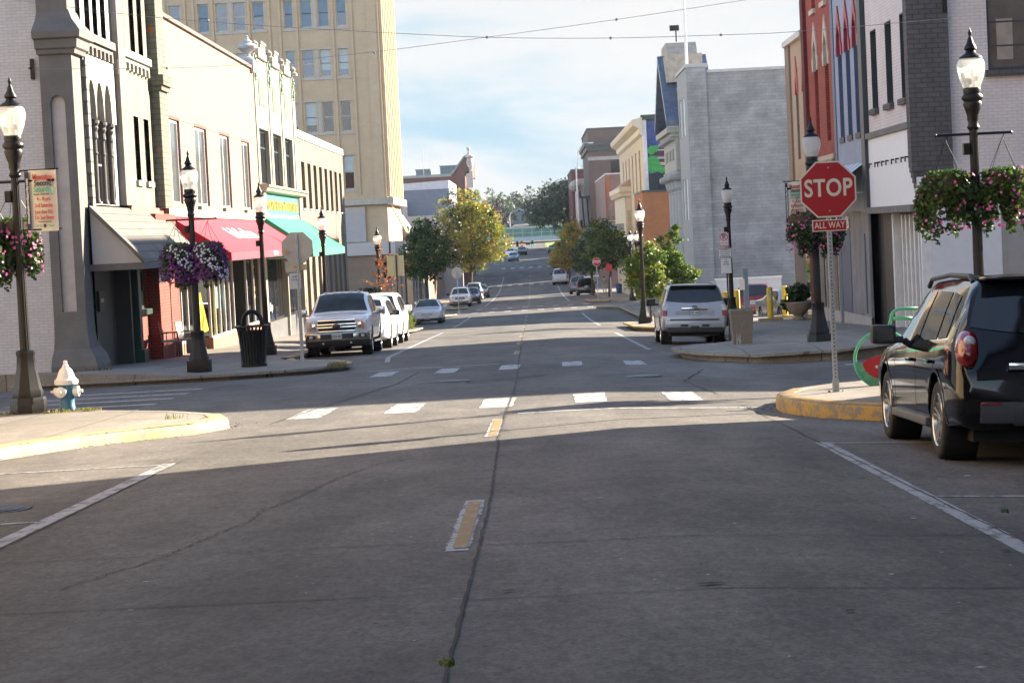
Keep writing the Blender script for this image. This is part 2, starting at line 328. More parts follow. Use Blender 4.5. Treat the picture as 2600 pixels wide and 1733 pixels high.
def slab(name, poly, dzf, m, depth=.4, kind='structure'):
    bm = bmesh.new(); vs = [bm.verts.new((x, y, 0)) for x, y in poly]; f = bm.faces.new(vs)
    if f.normal.z < 0: f.normal_flip()
    y0 = min(p[1] for p in poly); y1 = max(p[1] for p in poly); x0 = min(p[0] for p in poly); x1 = max(p[0] for p in poly)
    for y in np.arange(math.ceil(y0 / 4) * 4, y1, 4):
        bmesh.ops.bisect_plane(bm, geom=bm.verts[:] + bm.edges[:] + bm.faces[:], plane_co=(0, y, 0), plane_no=(0, 1, 0))
    for x in (-9.5, -8, 8):
        if x0 < x < x1: bmesh.ops.bisect_plane(bm, geom=bm.verts[:] + bm.edges[:] + bm.faces[:], plane_co=(x, 0, 0), plane_no=(1, 0, 0))
    edges = [e for e in bm.edges if len(e.link_faces) == 1]
    r = bmesh.ops.extrude_edge_only(bm, edges=edges); low = [v for v in r['geom'] if isinstance(v, bmesh.types.BMVert)]; ls = set(low)
    for v in bm.verts:
        z = zg(v.co.y, v.co.x); v.co.z = z - depth if v in ls else z + dzf(v.co.x, v.co.y)
    b = MB(); b.bm(bm); return tag(b.build(name, m), kind=kind)
def kerb(name, pts, dz, m, wdt=.2, dzf=None):
    # pts run with the pavement on the left-hand side
    P = [Vector((x, y)) for x, y in pts]
    Q = [P[0]]
    for a, c in zip(P[:-1], P[1:]):
        n = max(1, int((c - a).length / 1.0))
        Q += [a + (c - a) * (k / n) for k in range(1, n + 1)]
    rows = []
    for i, p in enumerate(Q):
        t = (Q[min(i + 1, len(Q) - 1)] - Q[max(i - 1, 0)]).normalized(); n = Vector((-t.y, t.x))
        z = zg(p.y, p.x); h = dz(p) if callable(dz) else dz; jit = .008 * math.sin(i * 2.3) + .006 * math.sin(i * 5.1)
        o = lambda d, zz: (p.x + n.x * (d + jit), p.y + n.y * (d + jit), z + zz)
        rows.append([o(-.03, -.05), o(-.022, h - .05), o(-.005, h - .018), o(.03, h + .006), o(wdt, h + .006), o(wdt + .01, h - .05)])
    b = MB(); b.grid(rows); return tag(b.build(name, m, smooth=50), kind='structure')
nearL = [(-40, -40), (-6.4, -40), (-6.4, 25.2), (-5.65, 27.0), (-5.05, 27.9), (-4.5, 28.5), (-4.2, 29.5), (-4.45, 30.6), (-5.4, 32.3), (-7.0, 34.1), (-8.6, 35.1), (-12, 35.7), (-40, 35.9)]
slab('pavement', nearL, lambda x, y: .15, MT['walk_concrete'])
nearR = [(40, 36.0), (8, 35.6), (5.6, 34.2), (4.3, 32.4), (3.5, 30.6), (3.15, 29.2), (3.1, 28.0), (3.4, 26.9), (4.2, 26.0), (5.6, 25.2), (5.7, -40), (40, -40)]
slab('pavement', nearR, lambda x, y: pav(x), MT['walk_concrete'])
farL = [(-40, 50.2), (-12, 50.2), (-9.5, 49.7), (-7.0, 49.7), (-5.4, 50.6), (-4.7, 52.0), (-4.7, 53.6), (-5.2, 56.0), (-6.6, 58.6), (-7.2, 61.5), (-7.2, 99.5), (-6.6, 101), (-5.9, 103), (-5.9, 110.5), (-7.2, 113.5), (-7.2, 146), (-6, 148.5), (-5.6, 152), (-7, 154), (-40, 154)]
slab('pavement', farL[::-1], lambda x, y: .15 + max(0, min(1, (-8 - x) / 3)) * .24, MT['walk_concrete'])
farR = [(40, 48.6), (10, 48.4), (6.4, 47.2), (4.8, 47.5), (3.8, 49.2), (3.4, 51.5), (3.5, 54), (4.2, 57.0), (5.5, 59.5), (5.7, 62), (5.7, 84), (4.6, 85.6), (4.1, 87.5), (4.1, 98), (4.4, 99.2), (5.7, 101), (5.7, 146), (4.6, 149), (4.2, 152), (6, 154), (40, 154)]
slab('pavement', farR, lambda x, y: pav(x), MT['walk_concrete'])
blkL = [(-40, 175), (-7, 175), (-5.8, 176.5), (-5.6, 181), (-7.2, 184), (-7.2, 320), (-40, 320)]
slab('pavement', blkL[::-1], lambda x, y: .15, MT['walk_concrete'])
blkR = [(40, 175), (6, 175), (4.6, 176.5), (4.4, 188), (6.2, 191), (6.2, 320), (40, 320)]
slab('pavement', blkR, lambda x, y: .15, MT['walk_concrete'])
lot = [(5.9, 82.2), (9.4, 82.2), (9.4, 84.2), (7.2, 84.2)]
kerb('kerb', nearL[1:8], lambda p: .15, MT['kerb_yellow'], .24)
kerb('kerb', nearL[7:], .15, MT['walk_concrete'])
kerb('kerb', nearR[::1][1:7], .19, MT['walk_concrete'])
kerb('kerb', nearR[4:10], .195, MT['kerb_orange'], .22)
kerb('kerb', nearR[9:11], .19, MT['walk_concrete'])
kerb('kerb', farL[::-1][-8:-1], .14, MT['walk_concrete'])
kerb('kerb', [(-6.9, 60.5), (-6.6, 58.6), (-5.2, 56.0), (-4.7, 53.6), (-4.7, 52.4)], .15, MT['kerb_yellow'], .2)
kerb('kerb', [(-7.2, 113.5), (-5.9, 110.5), (-5.9, 103), (-6.6, 101), (-7.2, 99.5), (-7.2, 61.8)], .15, MT['kerb_yellow'], .22)
kerb('kerb', [(-7.2, 146), (-7.2, 114)], .15, MT['walk_concrete'])
kerb('kerb', [(-7, 153.8), (-5.6, 152), (-6, 148.5), (-7.2, 146)], .15, MT['kerb_yellow'])
kerb('kerb', farR[1:9], lambda p: pav(p.x), MT['walk_concrete'])
kerb('kerb', [(5.5, 59.5), (5.7, 62), (5.7, 83)], .19, MT['walk_concrete'])
kerb('kerb', [(5.7, 83.6), (4.6, 85.6), (4.1, 87.5), (4.1, 98), (4.4, 99.2), (5.7, 101)], .195, MT['kerb_orange'], .25)
kerb('kerb', [(5.7, 101), (5.7, 146), (4.6, 149), (4.2, 152)], .19, MT['kerb_yellow'])
kerb('kerb', [(-7.2, 188), (-7.2, 184), (-5.6, 181), (-5.8, 176.5), (-7, 175)], .15, MT['kerb_yellow'])
kerb('kerb', [(6, 175), (4.6, 176.5), (4.4, 188), (6.2, 191), (6.2, 315)], .15, MT['kerb_orange'])
kerb('kerb', [(-7.2, 315), (-7.2, 188)], .15, MT['walk_concrete'])
# brick pavers on the kerb extension at the car park
M_paver = brick('pavers', (.22, .10, .06), (.26, .13, .08), (.12, .10, .08), .2, .1, .008)
slab('paving', [(4.4, 86.5), (5.5, 86.5), (5.5, 98.6), (4.4, 98.6)], lambda x, y: .197, M_paver)
# painted markings, cracks and joints as thin sheets on the road
def strip(b, pts, w, dz, y_step=.3, jag=0.0, rnd=None, wv=.4):
    P = [Vector((x, y)) for x, y in pts]; Q = [P[0]]
    for a, c in zip(P[:-1], P[1:]):
        n = max(1, int((c - a).length / y_step)); Q += [a + (c - a) * (k / n) for k in range(1, n + 1)]
    rows = []
    for i, p in enumerate(Q):
        t = (Q[min(i + 1, len(Q) - 1)] - Q[max(i - 1, 0)]).normalized(); n = Vector((-t.y, t.x))
        o = rnd.uniform(-jag, jag) if rnd else 0; ww = w * (rnd.uniform(1 - wv * 1.25, 1 + wv * .75) if rnd else 1) / 2
        a = p + n * (o + ww); c = p + n * (o - ww)
        rows.append([(a.x, a.y, zg(a.y, a.x) + dz), (c.x, c.y, zg(c.y, c.x) + dz)])
    b.grid(rows)
mk = MB(); rj = random.Random(77)
for k in range(5):                      # zebra bars of the two crossings over the street
    x = -3.35 + k * 1.36
    strip(mk, [(x, 30.9 + .1 * k), (x + .03, 33.6 + .1 * k)], .48, .004, .2, .006, rj, .05)
    strip(mk, [(x, 46.4 + .1 * k), (x + .03, 49.2 + .1 * k)], .44, .004, .2, .006, rj, .05)
for k in range(5): strip(mk, [(-9.9, 36.7 + k * 2.1), (-6.7 - .05 * k, 36.6 + k * 2.1)], .42, .004)
for k in range(4): strip(mk, [(6.2, 38.0 + k * 2.2), (9.4, 38.1 + k * 2.2)], .42, .004)
strip(mk, [(-.3, 29.3), (2.95, 29.3)], .2, .004)
strip(mk, [(-3.9, 50.5), (-.9, 50.6)], .2, .004)
for k in range(8):
    for yy in (158.5, 172): strip(mk, [(-4.4 + k * 1.2, yy), (-4.4 + k * 1.2, yy + 2.6)], .45, .005)
strip(mk, [(-4.6, 176.5), (5, 176.5)], .35, .005); strip(mk, [(-5, 156), (4.6, 156)], .3, .005)
for k in range(7): strip(mk, [(-4.6 + k * 1.4, 338), (-4.6 + k * 1.4, 342)], .6, .03)
for k in range(7): strip(mk, [(-4.6 + k * 1.4, 288), (-4.6 + k * 1.4, 292)], .6, .03)
tag(mk.build('crossing_marking', MT['paint_white']), kind='structure')
m2 = MB()
strip(m2, [(-3.94, 3), (-3.94, 23.2)], .15, .004); strip(m2, [(-3.94, 23.05), (-6.1, 23.05)], .1, .004)
strip(m2, [(-3.94, 17.3), (-6.3, 17.3)], .1, .004); strip(m2, [(-3.94, 11.2), (-6.3, 11.2)], .1, .004)
strip(m2, [(2.86, 3), (2.86, 22.5)], .15, .004); strip(m2, [(2.86, 22.4), (5.4, 22.4)], .1, .004); strip(m2, [(2.86, 16.5), (5.4, 16.5)], .1, .004)
strip(m2, [(-3.9, 57), (-4.2, 62), (-4.25, 100)], .14, .004); strip(m2, [(3.0, 59), (3.0, 84)], .14, .004); strip(m2, [(3.0, 61), (5.3, 59.6)], .12, .004)
strip(m2, [(2.95, 102), (2.95, 140)], .14, .004); strip(m2, [(-4.3, 114), (-4.3, 146)], .14, .004)
strip(m2, [(3.0, 195), (3.0, 310)], .16, .006); strip(m2, [(-4.3, 190), (-4.3, 315)], .16, .006)
tag(m2.build('parking_marking', MT['paint_white_old']), kind='structure')
m3 = MB(); m3w = MB()
for y in list(np.arange(13.9, 30, 11.0)) + list(np.arange(58, 155, 11.0)) + list(np.arange(180, 330, 12.0)):
    y = float(y); strip(m3, [(-.55, y), (-.54, y + 3.1)], .10, .008, .12, .003, rj, .08)
    strip(m3w, [(-.565, y - .12), (-.54, y + 3.25)], .16, .004, .06, .004, rj, .12)
tag(m3.build('centre_line', MT['paint_yellow']), kind='structure'); tag(m3w.build('centre_line_backing', MT['paint_white_old']), kind='structure')
rnd = random.Random(4)
ck = MB()
strip(ck, [(-.47, 3), (-.45, 10), (-.42, 17), (-.47, 24), (-.45, 30), (-.4, 40), (-.45, 52), (-.5, 70), (-.5, 150)], .017, .012, .2, .006, rnd)
for y in (7.2, 11.7, 14.2, 18.6, 23.5, 30.4, 36, 41.5, 50, 56, 62, 68, 74, 80, 88, 96, 104, 112, 120, 130):
    strip(ck, [(-6.3, y + .4), (-.45, y + .1)], .014, .0065, .4, .01, rnd); strip(ck, [(-.45, y - .2), (5.6, y - .45)], .014, .0065, .4, .01, rnd)
strip(ck, [(-3.82, 8), (-3.86, 23.6)], .016, .0065, .4, .01, rnd); strip(ck, [(2.98, 8), (2.75, 30)], .014, .0065, .4, .01, rnd)
strip(ck, [(-2.9, 12.9), (-2.75, 13.4), (-2.5, 14.3), (-2.42, 15.2), (-2.2, 16.5), (-2.24, 17.2), (-2.05, 18.2), (-1.9, 19.9), (-1.62, 21.5), (-1.3, 22.6)], .012, .007, .05, .03, rnd)
strip(ck, [(-2.95, 10), (-3.2, 10.6), (-3.0, 11.6)], .018, .007, .15, .03, rnd)
strip(ck, [(-2.3, 41.0), (-1.5, 42.1), (-1.3, 40.5), (-.5, 41.4), (.1, 42.2)], .08, .007, .2, .06, rnd)
strip(ck, [(-3.7, 30), (-3.2, 36), (-2.7, 42), (-2.6, 48)], .03, .007, .3, .02, rnd); strip(ck, [(2.7, 33), (2.5, 38), (3.3, 44)], .035, .007, .3, .03, rnd)
tag(ck.build('road_crack', MT['dark_dirt']), kind='structure')
rnd = random.Random(9)
lt = MB()                               # small bits of litter and gravel on the road
for k in range(700):
    y = 5 + 26 * rnd.random() ** 1.3; x = rnd.uniform(-4.5, 4.6); s = rnd.uniform(.004, .014) * (2.6 if rnd.random() < .05 else 1); z = zg(y, x)
    lt.mat(0 if rnd.random() < .8 else 1); a = rnd.random() * 3.1; e = rnd.uniform(1, 3)
    pts = [(x + math.cos(a + q) * s * (e if q in (0, 3.14) else 1), y + math.sin(a + q) * s, z + .012) for q in (0, 1.4, 3.14, 4.6)]
    lt.poly(pts)
for line in (nearL[1:8], nearR[3:11], farL[7:11], farR[3:10]):      # dry leaves and dirt gathered along the gutters
    for (xa, ya), (xb, yb) in zip(line[:-1], line[1:]):
        ln = math.hypot(xb - xa, yb - ya)
        for k in range(int(min(ln, 10) * 9)):
            f = rnd.random(); o = -abs(rnd.gauss(0, .16)) - .05; x = xa + (xb - xa) * f - (yb - ya) / ln * o; y = ya + (yb - ya) * f + (xb - xa) / ln * o
            if y < 6 and len(line) > 6: continue
            s = rnd.uniform(.012, .032); a = rnd.random() * 6.28; z = zg(y, x) + .012; lt.mat(rnd.choice((0, 0, 2)))
            lt.poly([(x + s * math.cos(a), y + s * math.sin(a), z), (x - s * .5 * math.sin(a), y + s * .5 * math.cos(a), z + .008), (x - s * math.cos(a), y - s * math.sin(a), z), (x + s * .5 * math.sin(a), y - s * .5 * math.cos(a), z + .004)])
tag(lt.build('road_grit', [MT['dark_dirt'], mat('pale_grit', (.5, .48, .44), .8), mat('dead_leaf', (.17, .10, .04), .8, var=.4, scale=4)]), kind='stuff')
for (x, y, lb) in ((-4.72, 18.6, 'round iron manhole cover in the left parking lane near the white line'), (-1.6, 41.6, 'round iron manhole cover in the crossroads beside a crack'), (1.9, 40.2, 'round iron manhole cover right of the centre line in the crossroads')):
    t = thing('manhole_cover', lb, 'manhole cover', (x, y, zg(y, x)), 'manhole covers in the road')
    b = MB(); b.lathe([(.36, .004), (.36, .012), (.3, .014), (.0, .014)], 24, (x, y, zg(y, x)), cap=False); b.build('frame', mat('cast_iron', (.06, .058, .055), .6, metal=.5, var=.3), t)
    b = MB(); b.lathe([(.31, .015), (.3, .021), (.22, .019), (.21, .023), (.1, .02), (0, .022)], 24, (x, y, zg(y, x)), cap=False)
    b.build('lid', MT['black_iron'], t)
# ------------------------------------------------------------------ facade helpers
def LP(X, out): return lambda u, d, z: (X + out * d, u, z)          # wall along the street, u = y
def FP(Y): return lambda u, d, z: (u, Y - d, z)                      # wall across the street, u = x
def pbox(b, pl, u0, u1, d0, d1, z0, z1): return b.box(u0, u1, d0, d1, z0, z1, T=lambda u, d, z: pl(u, d, z))
def wallmesh(b, pl, u0, u1, z0, z1, ops, depth=.2, ext=None):
    us = sorted({u0, u1} | {min(max(o[i], u0), u1) for o in ops for i in (0, 1)}); zs = sorted({z0, z1} | {min(max(o[i], z0), z1) for o in ops for i in (2, 3)})
    for a, c in zip(us[:-1], us[1:]):
        for e, g in zip(zs[:-1], zs[1:]):
            mu, mz = (a + c) / 2, (e + g) / 2
            if any(o[0] < mu < o[1] and o[2] < mz < o[3] for o in ops): continue
            b.poly([pl(a, 0, e), pl(c, 0, e), pl(c, 0, g), pl(a, 0, g)])
    for o in ops:
        a, c, e, g = o[:4]
        b.poly([pl(a, 0, e), pl(a, -depth, e), pl(a, -depth, g), pl(a, 0, g)]); b.poly([pl(c, 0, e), pl(c, 0, g), pl(c, -depth, g), pl(c, -depth, e)])
        b.poly([pl(a, 0, g), pl(a, -depth, g), pl(c, -depth, g), pl(c, 0, g)]); b.poly([pl(a, 0, e), pl(c, 0, e), pl(c, -depth, e), pl(a, -depth, e)])
    return b
def window(root, pl, op, depth, mf, mg, nv=0, nh=1, fw=.07, sill=None, shade=None, label=None, sd=.08, hh=.5):
    u0, u1, z0, z1 = op; b = MB(); d0, d1 = -depth - .02, -depth + .028
    pbox(b, pl, u0, u0 + fw, d0, d1, z0, z1); pbox(b, pl, u1 - fw, u1, d0, d1, z0, z1); pbox(b, pl, u0 + fw, u1 - fw, d0, d1, z1 - fw, z1); pbox(b, pl, u0 + fw, u1 - fw, d0, d1, z0, z0 + fw)
    for k in range(nv): u = u0 + (u1 - u0) * (k + 1) / (nv + 1); pbox(b, pl, u - fw * .4, u + fw * .4, d0 + .003, d1 - .003, z0 + fw, z1 - fw)
    for k in range(nh):
        z = z0 + (z1 - z0) * (hh if nh == 1 else (k + 1) / (nh + 1)); pbox(b, pl, u0 + fw, u1 - fw, d0 + .006, d1 - .006, z - fw * .35, z + fw * .35)
    w = b.build('window', mf, root, label=label)
    g = MB(); g.poly([pl(u0 + .01, -depth + .015, z0 + .01), pl(u1 - .01, -depth + .015, z0 + .01), pl(u1 - .01, -depth + .015, z1 - .01), pl(u0 + .01, -depth + .015, z1 - .01)]); g.build('pane', mg, w)
    if shade: g = MB(); pbox(g, pl, u0 + fw, u1 - fw, -depth + .018, -depth + .022, z0 + (z1 - z0) * shade[1], z1 - fw); g.build('blind', shade[0], w)
    if sill: s = MB(); pbox(s, pl, u0 - .08, u1 + .08, -.05, sd, z0 - .16, z0 - .004); s.build('sill', sill, w)
    return w
def reveal(root, pl, op, m, depth=.26):
    b = MB(); pbox(b, pl, op[1] - .03, op[1] + .004, -depth, .003, op[2], op[3]); pbox(b, pl, op[0], op[1] - .031, -depth, .003, op[3] - .03, op[3] + .004); return b.build('reveal', m, root)
def body(root, x0, x1, y0, y1, z0, z1, m, name='body'):
    b = MB(); b.box(x0, x1, y0, y1, z0, z1); return b.build(name, m, root)
def coping(root, pl, u0, u1, z, m, h=.2, d=.12, name='coping', back=.3):
    b = MB(); pbox(b, pl, u0, u1, -back, d, z, z + h); return b.build(name, m, root)
# ------------------------------------------------------------------ buildings on the left of the street
XL = -11.0; Lf = LP(XL, 1)
M_whitebrick = brick('white_painted_brick', (.60, .575, .575), (.56, .535, .54), (.42, .405, .41), .23, .078, .007, patch=(.30, .10, .05), peel=.735, var=.14)
M_creambrick = brick('cream_painted_brick', (.30, .262, .18), (.275, .238, .168), (.14, .125, .09), .22, .075, .007, patch=(.33, .17, .08), peel=.74, var=.14)
M_yellowbrick = brick('pale_yellow_brick', (.265, .243, .185), (.247, .227, .172), (.115, .105, .08), .22, .085, .011, var=.08)
M_greystone = mat('grey_painted_stone', (.135, .128, .122), .75, var=.22, scale=1.5, bump=.3, bscale=9)
M_quoin = brick('grey_rusticated_stone', (.30, .28, .25), (.26, .245, .22), (.12, .115, .11), .5, .3, .03, bump=.8, var=.3)
M_greypeel = brick('peeling_green_grey_brick', (.17, .18, .145), (.14, .15, .12), (.09, .09, .075), .3, .16, .012, patch=(.42, .12, .04), peel=.60, bump=.5, var=.3)
M_redbrick = brick('red_painted_brick', (.33, .075, .055), (.27, .06, .045), (.10, .045, .04), .21, .09, .012, var=.25)
M_shingle = brick('worn_shingle', (.20, .18, .155), (.165, .148, .13), (.08, .073, .065), .32, .2, .014, bump=.5, var=.25)
M_darkgrey = mat('charcoal_paint', (.05, .046, .044), .6, var=.15)
M_greygreen = mat('sage_trim', (.33, .35, .29), .6, var=.25)
M_darkgreen = mat('dark_green_paint', (.012, .045, .032), .4, var=.2)
M_archpaint = mat('cream_arch_panel', (.45, .42, .36), .7, var=.08)
t = thing('corner_building', 'white and cream painted brick corner building with three arches and grey stone pier', 'building', (XL, 54.5, zg(54.5, XL)))
ops = [(55.6, 58.75, 2.86, 5.0), (60.6, 61.25, 3.6, 5.4), (61.95, 62.75, 3.6, 5.4), (63.55, 64.4, 3.6, 5.4), (55.8, 56.5, 7.15, 10.2), (56.85, 57.5, 7.15, 10.2), (57.9, 58.6, 7.15, 10.2), (60.5, 61.3, 7.15, 10.2), (62.1, 62.9, 7.15, 10.2), (63.4, 64.2, 7.15, 10.2), (55.2, 66.4, -3, 2.84), (55.45, 58.75, 5.0, 6.3)]
b = MB(); wallmesh(b, Lf, 55.3, 59.2, 2.84, 11.5, ops, .45); b.build('wall', M_whitebrick, t, label='white painted brick bay with arches')
b = MB(); wallmesh(b, Lf, 60.2, 64.8, 2.84, 11.5, ops, .17); b.build('wall', M_creambrick, t, label='cream painted brick bay with paint peeling')
b = MB(); b.box(-34, XL - .9, 54.5, 54.75, -3, 11.5); b.build('side_wall', M_whitebrick, t)
body(t, -34, XL - .31, 54.75, 66.4, -3, 11.3, M_darkgrey)
# corner pier with recessed panels and a moulded string course
def pier_panel(b, pl, u0, u1, z0, z1, pu0, pu1, pz0, pz1, d=.14, arch=True):
    wallmesh(b, pl, u0, u1, z0, z1, [(pu0, pu1, pz0, pz1)], d)
b = MB(); pf = FP(54.2); PA, PB = XL - .86, XL - .06
wallmesh(b, pf, PA, PB, -3, 6.5, [(PA + .22, PA + .58, .2, 5.55)], .14); wallmesh(b, pf, PA, PB - .04, 7.5, 11.5, [(PA + .2, PA + .56, 7.95, 11.2)], .14)
b.box(PB - .16, PB, 54.201, 55.3, -3, 6.5); b.box(PB - .2, PB - .04, 54.201, 55.2, 7.5, 11.5); b.box(PA + .001, PA + .2, 54.21, 54.5, -3, 11.5)
b.build('corner_pier', M_greystone, t)
b = MB(); b.box(PA + .1, PB - .05, 54.33, 54.49, -3, 11.5)
b.build('pier_panel', mat('pale_lilac_paint', (.46, .445, .45), .7, var=.12), t)
b = MB(); n = 10; cx = PA + .4
b.poly([(PA + .2, 54.195, 5.3), (PA + .2, 54.195, 5.6), (PA + .6, 54.195, 5.6), (PA + .6, 54.195, 5.3)] + [(cx + .18 * math.cos(a), 54.195, 5.3 + .22 * math.sin(a)) for a in np.linspace(0, math.pi, n)]); b.build('pier_arch', M_greystone, t)
def mould(prof, name):
    b = MB()
    for (d0, z0), (d1, z1) in zip(prof[:-1], prof[1:]):
        e0, e1 = d0 * .3, d1 * .3
        b.poly([(PA - e0, 54.2 - d0, z0), (PB + d0, 54.2 - d0, z0), (PB + d1, 54.2 - d1, z1), (PA - e1, 54.2 - d1, z1)])
        b.poly([(PB + d0, 54.2 - d0, z0), (PB + d0, 55.4 + d0, z0), (PB + d1, 55.4 + d1, z1), (PB + d1, 54.2 - d1, z1)])
        b.poly([(PB + d0, 55.4 + d0, z0), (PB - .2, 55.4 + d0, z0), (PB - .2, 55.4 + d1, z1), (PB + d1, 55.4 + d1, z1)])
        b.poly([(PA - e0, 54.2 - d0, z0), (PA - e1, 54.2 - d1, z1), (PA - e1, 54.6, z1), (PA - e0, 54.6, z0)])
    b.build(name, M_greystone, t)
mould([(0, 6.5), (.10, 6.52), (.12, 6.62), (.18, 6.66), (.2, 6.86), (.28, 6.9), (.3, 7.06), (.2, 7.2), (.08, 7.35), (-.02, 7.6)], 'string_course')
z0 = zg(54, XL) + .2
mould([(.24, z0 - .3), (.26, z0 + .2), (.2, z0 + .42), (.07, z0 + .62), (.02, z0 + .95), (0, z0 + 1.3)], 'pier_base')
b = MB(); b.box(PB - .05, XL + .06, 55.3, 55.62, 1.2, 6.45); b.build('quoin', M_quoin, t)
b = MB(); b.box(XL - .3, XL + .19, 59.2, 60.2, 2.86, 11.5); b.box(XL - .3, XL + .17, 59.15, 60.3, 6.35, 6.75); b.build('pilaster', M_greystone, t)
b = MB(); b.box(XL - .3, XL + .15, 60.2, 60.42, 2.84, 6.3); b.build('quoin', M_quoin, t)
b = MB(); b.box(XL - .3, XL + .27, 65.0, 66.4, 2.84, 11.6); b.box(XL - .25, XL + .42, 64.9, 66.5, 6.45, 6.75); b.box(XL - .25, XL + .35, 64.95, 66.45, 6.3, 6.45); b.build('pilaster', M_greypeel, t)
# arcade: three pointed-round arches cut in a cream panel above paired colonnettes
ar = [(55.95, .52), (57.0, .52), (58.05, .52)]
b = MB(); n = 14
zs0, zt = 5.0, 6.25
us = 55.45
def arcz(c, r, u): return zs0 + 1.0 * math.sqrt(max(0, 1 - ((u - c) / r) ** 2))
pts = []
for c, r in ar:
    for k in range(n + 1): u = c - r + 2 * r * k / n; pts.append((u, arcz(c, r, u)))
pts = [(55.4, zs0)] + pts + [(59.15, zs0)]
for (u0, za), (u1, zb) in zip(pts[:-1], pts[1:]):
    if u1 - u0 < 1e-6: continue
    b.poly([Lf(u0, .05, za), Lf(u1, .05, zb), Lf(u1, .05, 6.6), Lf(u0, .05, 6.6)]); b.poly([Lf(u0, .05, za), Lf(u0, -.44, za), Lf(u1, -.44, zb), Lf(u1, .05, zb)])
b.build('arcade', M_archpaint, t)
b = MB()
for c, r in ar: b.poly([Lf(c - r, -.42, zs0)] + [Lf(c - r + 2 * r * k / n, -.42, arcz(c, r, c - r + 2 * r * k / n)) for k in range(n + 1)])
b.build('arch_infill', mat('shaded_taupe_panel', (.13, .105, .08), .7), t)  # taupe darkened to put the shade of the arch recess into its colour
for u in (56.47, 57.52, 58.57):
    b = MB(); x = XL - .05
    b.lathe([(.15, 4.99), (.15, 4.92), (.1, 4.85), (.12, 4.8), (.08, 4.7), (.1, 4.55), (.06, 4.5), (.06, 4.2), (.085, 4.16), (.06, 4.1), (.055, 3.0), (.09, 2.9), (.09, 2.86)], 12, (x, u, 0)); b.build('column', M_greystone, t)
for k, u in enumerate((55.5, 56.55, 57.6)): window(t, Lf, (u, u + .9, 2.88, 4.95), .29, mat('tan_window_frame', (.36, .33, .28), .6), MT['dark_glass'], 0, 1)
M_pane = mat('matte_pane', (.17, .16, .14), .35, var=.2)  # matte grey-brown pane
for o in ops[1:4]: window(t, Lf, o, .15, M_greygreen, M_pane, 0, 1, sill=M_greygreen)
for o in ops[4:10]: window(t, Lf, o, .15, MT['trim_white'], M_pane, 0, 1, .06, hh=.45)
for (u0, u1, za) in ((55.3, 59.0, 6.95), (60.35, 64.6, 6.95)):
    b = MB(); pbox(b, Lf, u0, u1, -.02, .16, za, za + .2); pbox(b, Lf, u0, u1, -.02, .08, za - .12, za)
    for k in range(7): u = u0 + .2 + k * (u1 - u0 - .5) / 6; pbox(b, Lf, u, u + .16, -.01, .11, za - .34, za - .121)
    b.build('corbel_course', M_greygreen if u0 > 60 else M_greystone, t)
# porch with shingled lean-to roof over the recessed grey entrance
b = MB(); b.poly([(XL + .03, 54.95, 2.80), (XL + .03, 60.3, 2.80), (XL + 1.3, 64.9, 1.38), (XL + 1.3, 55.05, 1.34)])
b.poly([(XL + .03, 60.3, 2.80), (XL + .03, 65.6, 2.75), (XL + 1.3, 64.9, 1.38)]); b.build('porch_roof', M_shingle, t)
b = MB(); b.poly([(XL + .02, 55.0, 1.3), (XL + 1.28, 55.05, 1.3), (XL + .02, 55.0, 2.76)]); b.build('gable_panel', mat('pale_grey_board', (.48, .47, .46), .7, var=.06), t)
b = MB(); b.box(XL - .2, XL + 1.34, 54.95, 65.3, 1.16, 1.33)
T3 = lambda u, d, z: (XL + .03 + u, 54.98 + d, z)
b.prism([(0, 2.8), (1.3, 1.42), (1.3, 1.32), (0, 2.66)], lambda p, q, d: (XL + .03 + p, 54.95 + d, q), -.07, .05); b.build('fascia', M_greystone, t)
b = MB(); g0 = zg(57, XL) + .2
b.box(XL - .6, XL - .35, 55.3, 59.9, g0 - .4, 1.2); b.box(XL - .6, XL + .1, 59.4, 59.62, g0 - .4, 1.2); b.build('entrance_recess', M_darkgrey, t)
b = MB(); b.box(XL - .34, XL - .24, 56.9, 57.6, .1, .62); b.build('letter_box', MT['black_iron'], t); b = MB(); b.box(XL - .238, XL - .23, 57.05, 57.45, .33, .43); b.build('name_plate', mat('brass_plate', (.35, .3, .2), .4, metal=.6), t)
b = MB(); b.box(XL - .1, XL + .2, 60.1, 60.5, g0 - .4, 1.16); b.box(XL - .1, XL + .3, 60.0, 60.6, g0 - .4, g0 + .35); b.build('door_post', M_darkgreen, t)
b = MB(); wallmesh(b, LP(XL - .05, 1), 60.5, 63.0, -3, 1.2, [(60.75, 62.75, -.02, 1.1)], .12); b.box(XL - .3, XL + .3, 62.95, 66.45, -3, 2.66); b.build('lower_wall', M_redbrick, t)
window(t, LP(XL - .05, 1), (60.75, 62.75, -.02, 1.1), .1, M_darkgreen, MT['dark_glass'], 2, 0, .09, sill=M_darkgreen, sd=.14)
b = MB(); b.box(XL - .02, XL + .1, 60.35, 65.6, 2.62, 2.84); b.build('trim_board', mat('rust_red_trim', (.42, .12, .09), .6, var=.2), t)
b = MB(); b.box(XL + .05, XL + .14, 60.5, 65.3, 1.7, 2.62)
for k in range(30): b.box(XL + .14, XL + .165, 60.55 + k * .16, 60.62 + k * .16, 1.7, 2.62)
b.build('ribbed_panel', mat('pale_sage_metal', (.52, .54, .40), .5, var=.15), t)
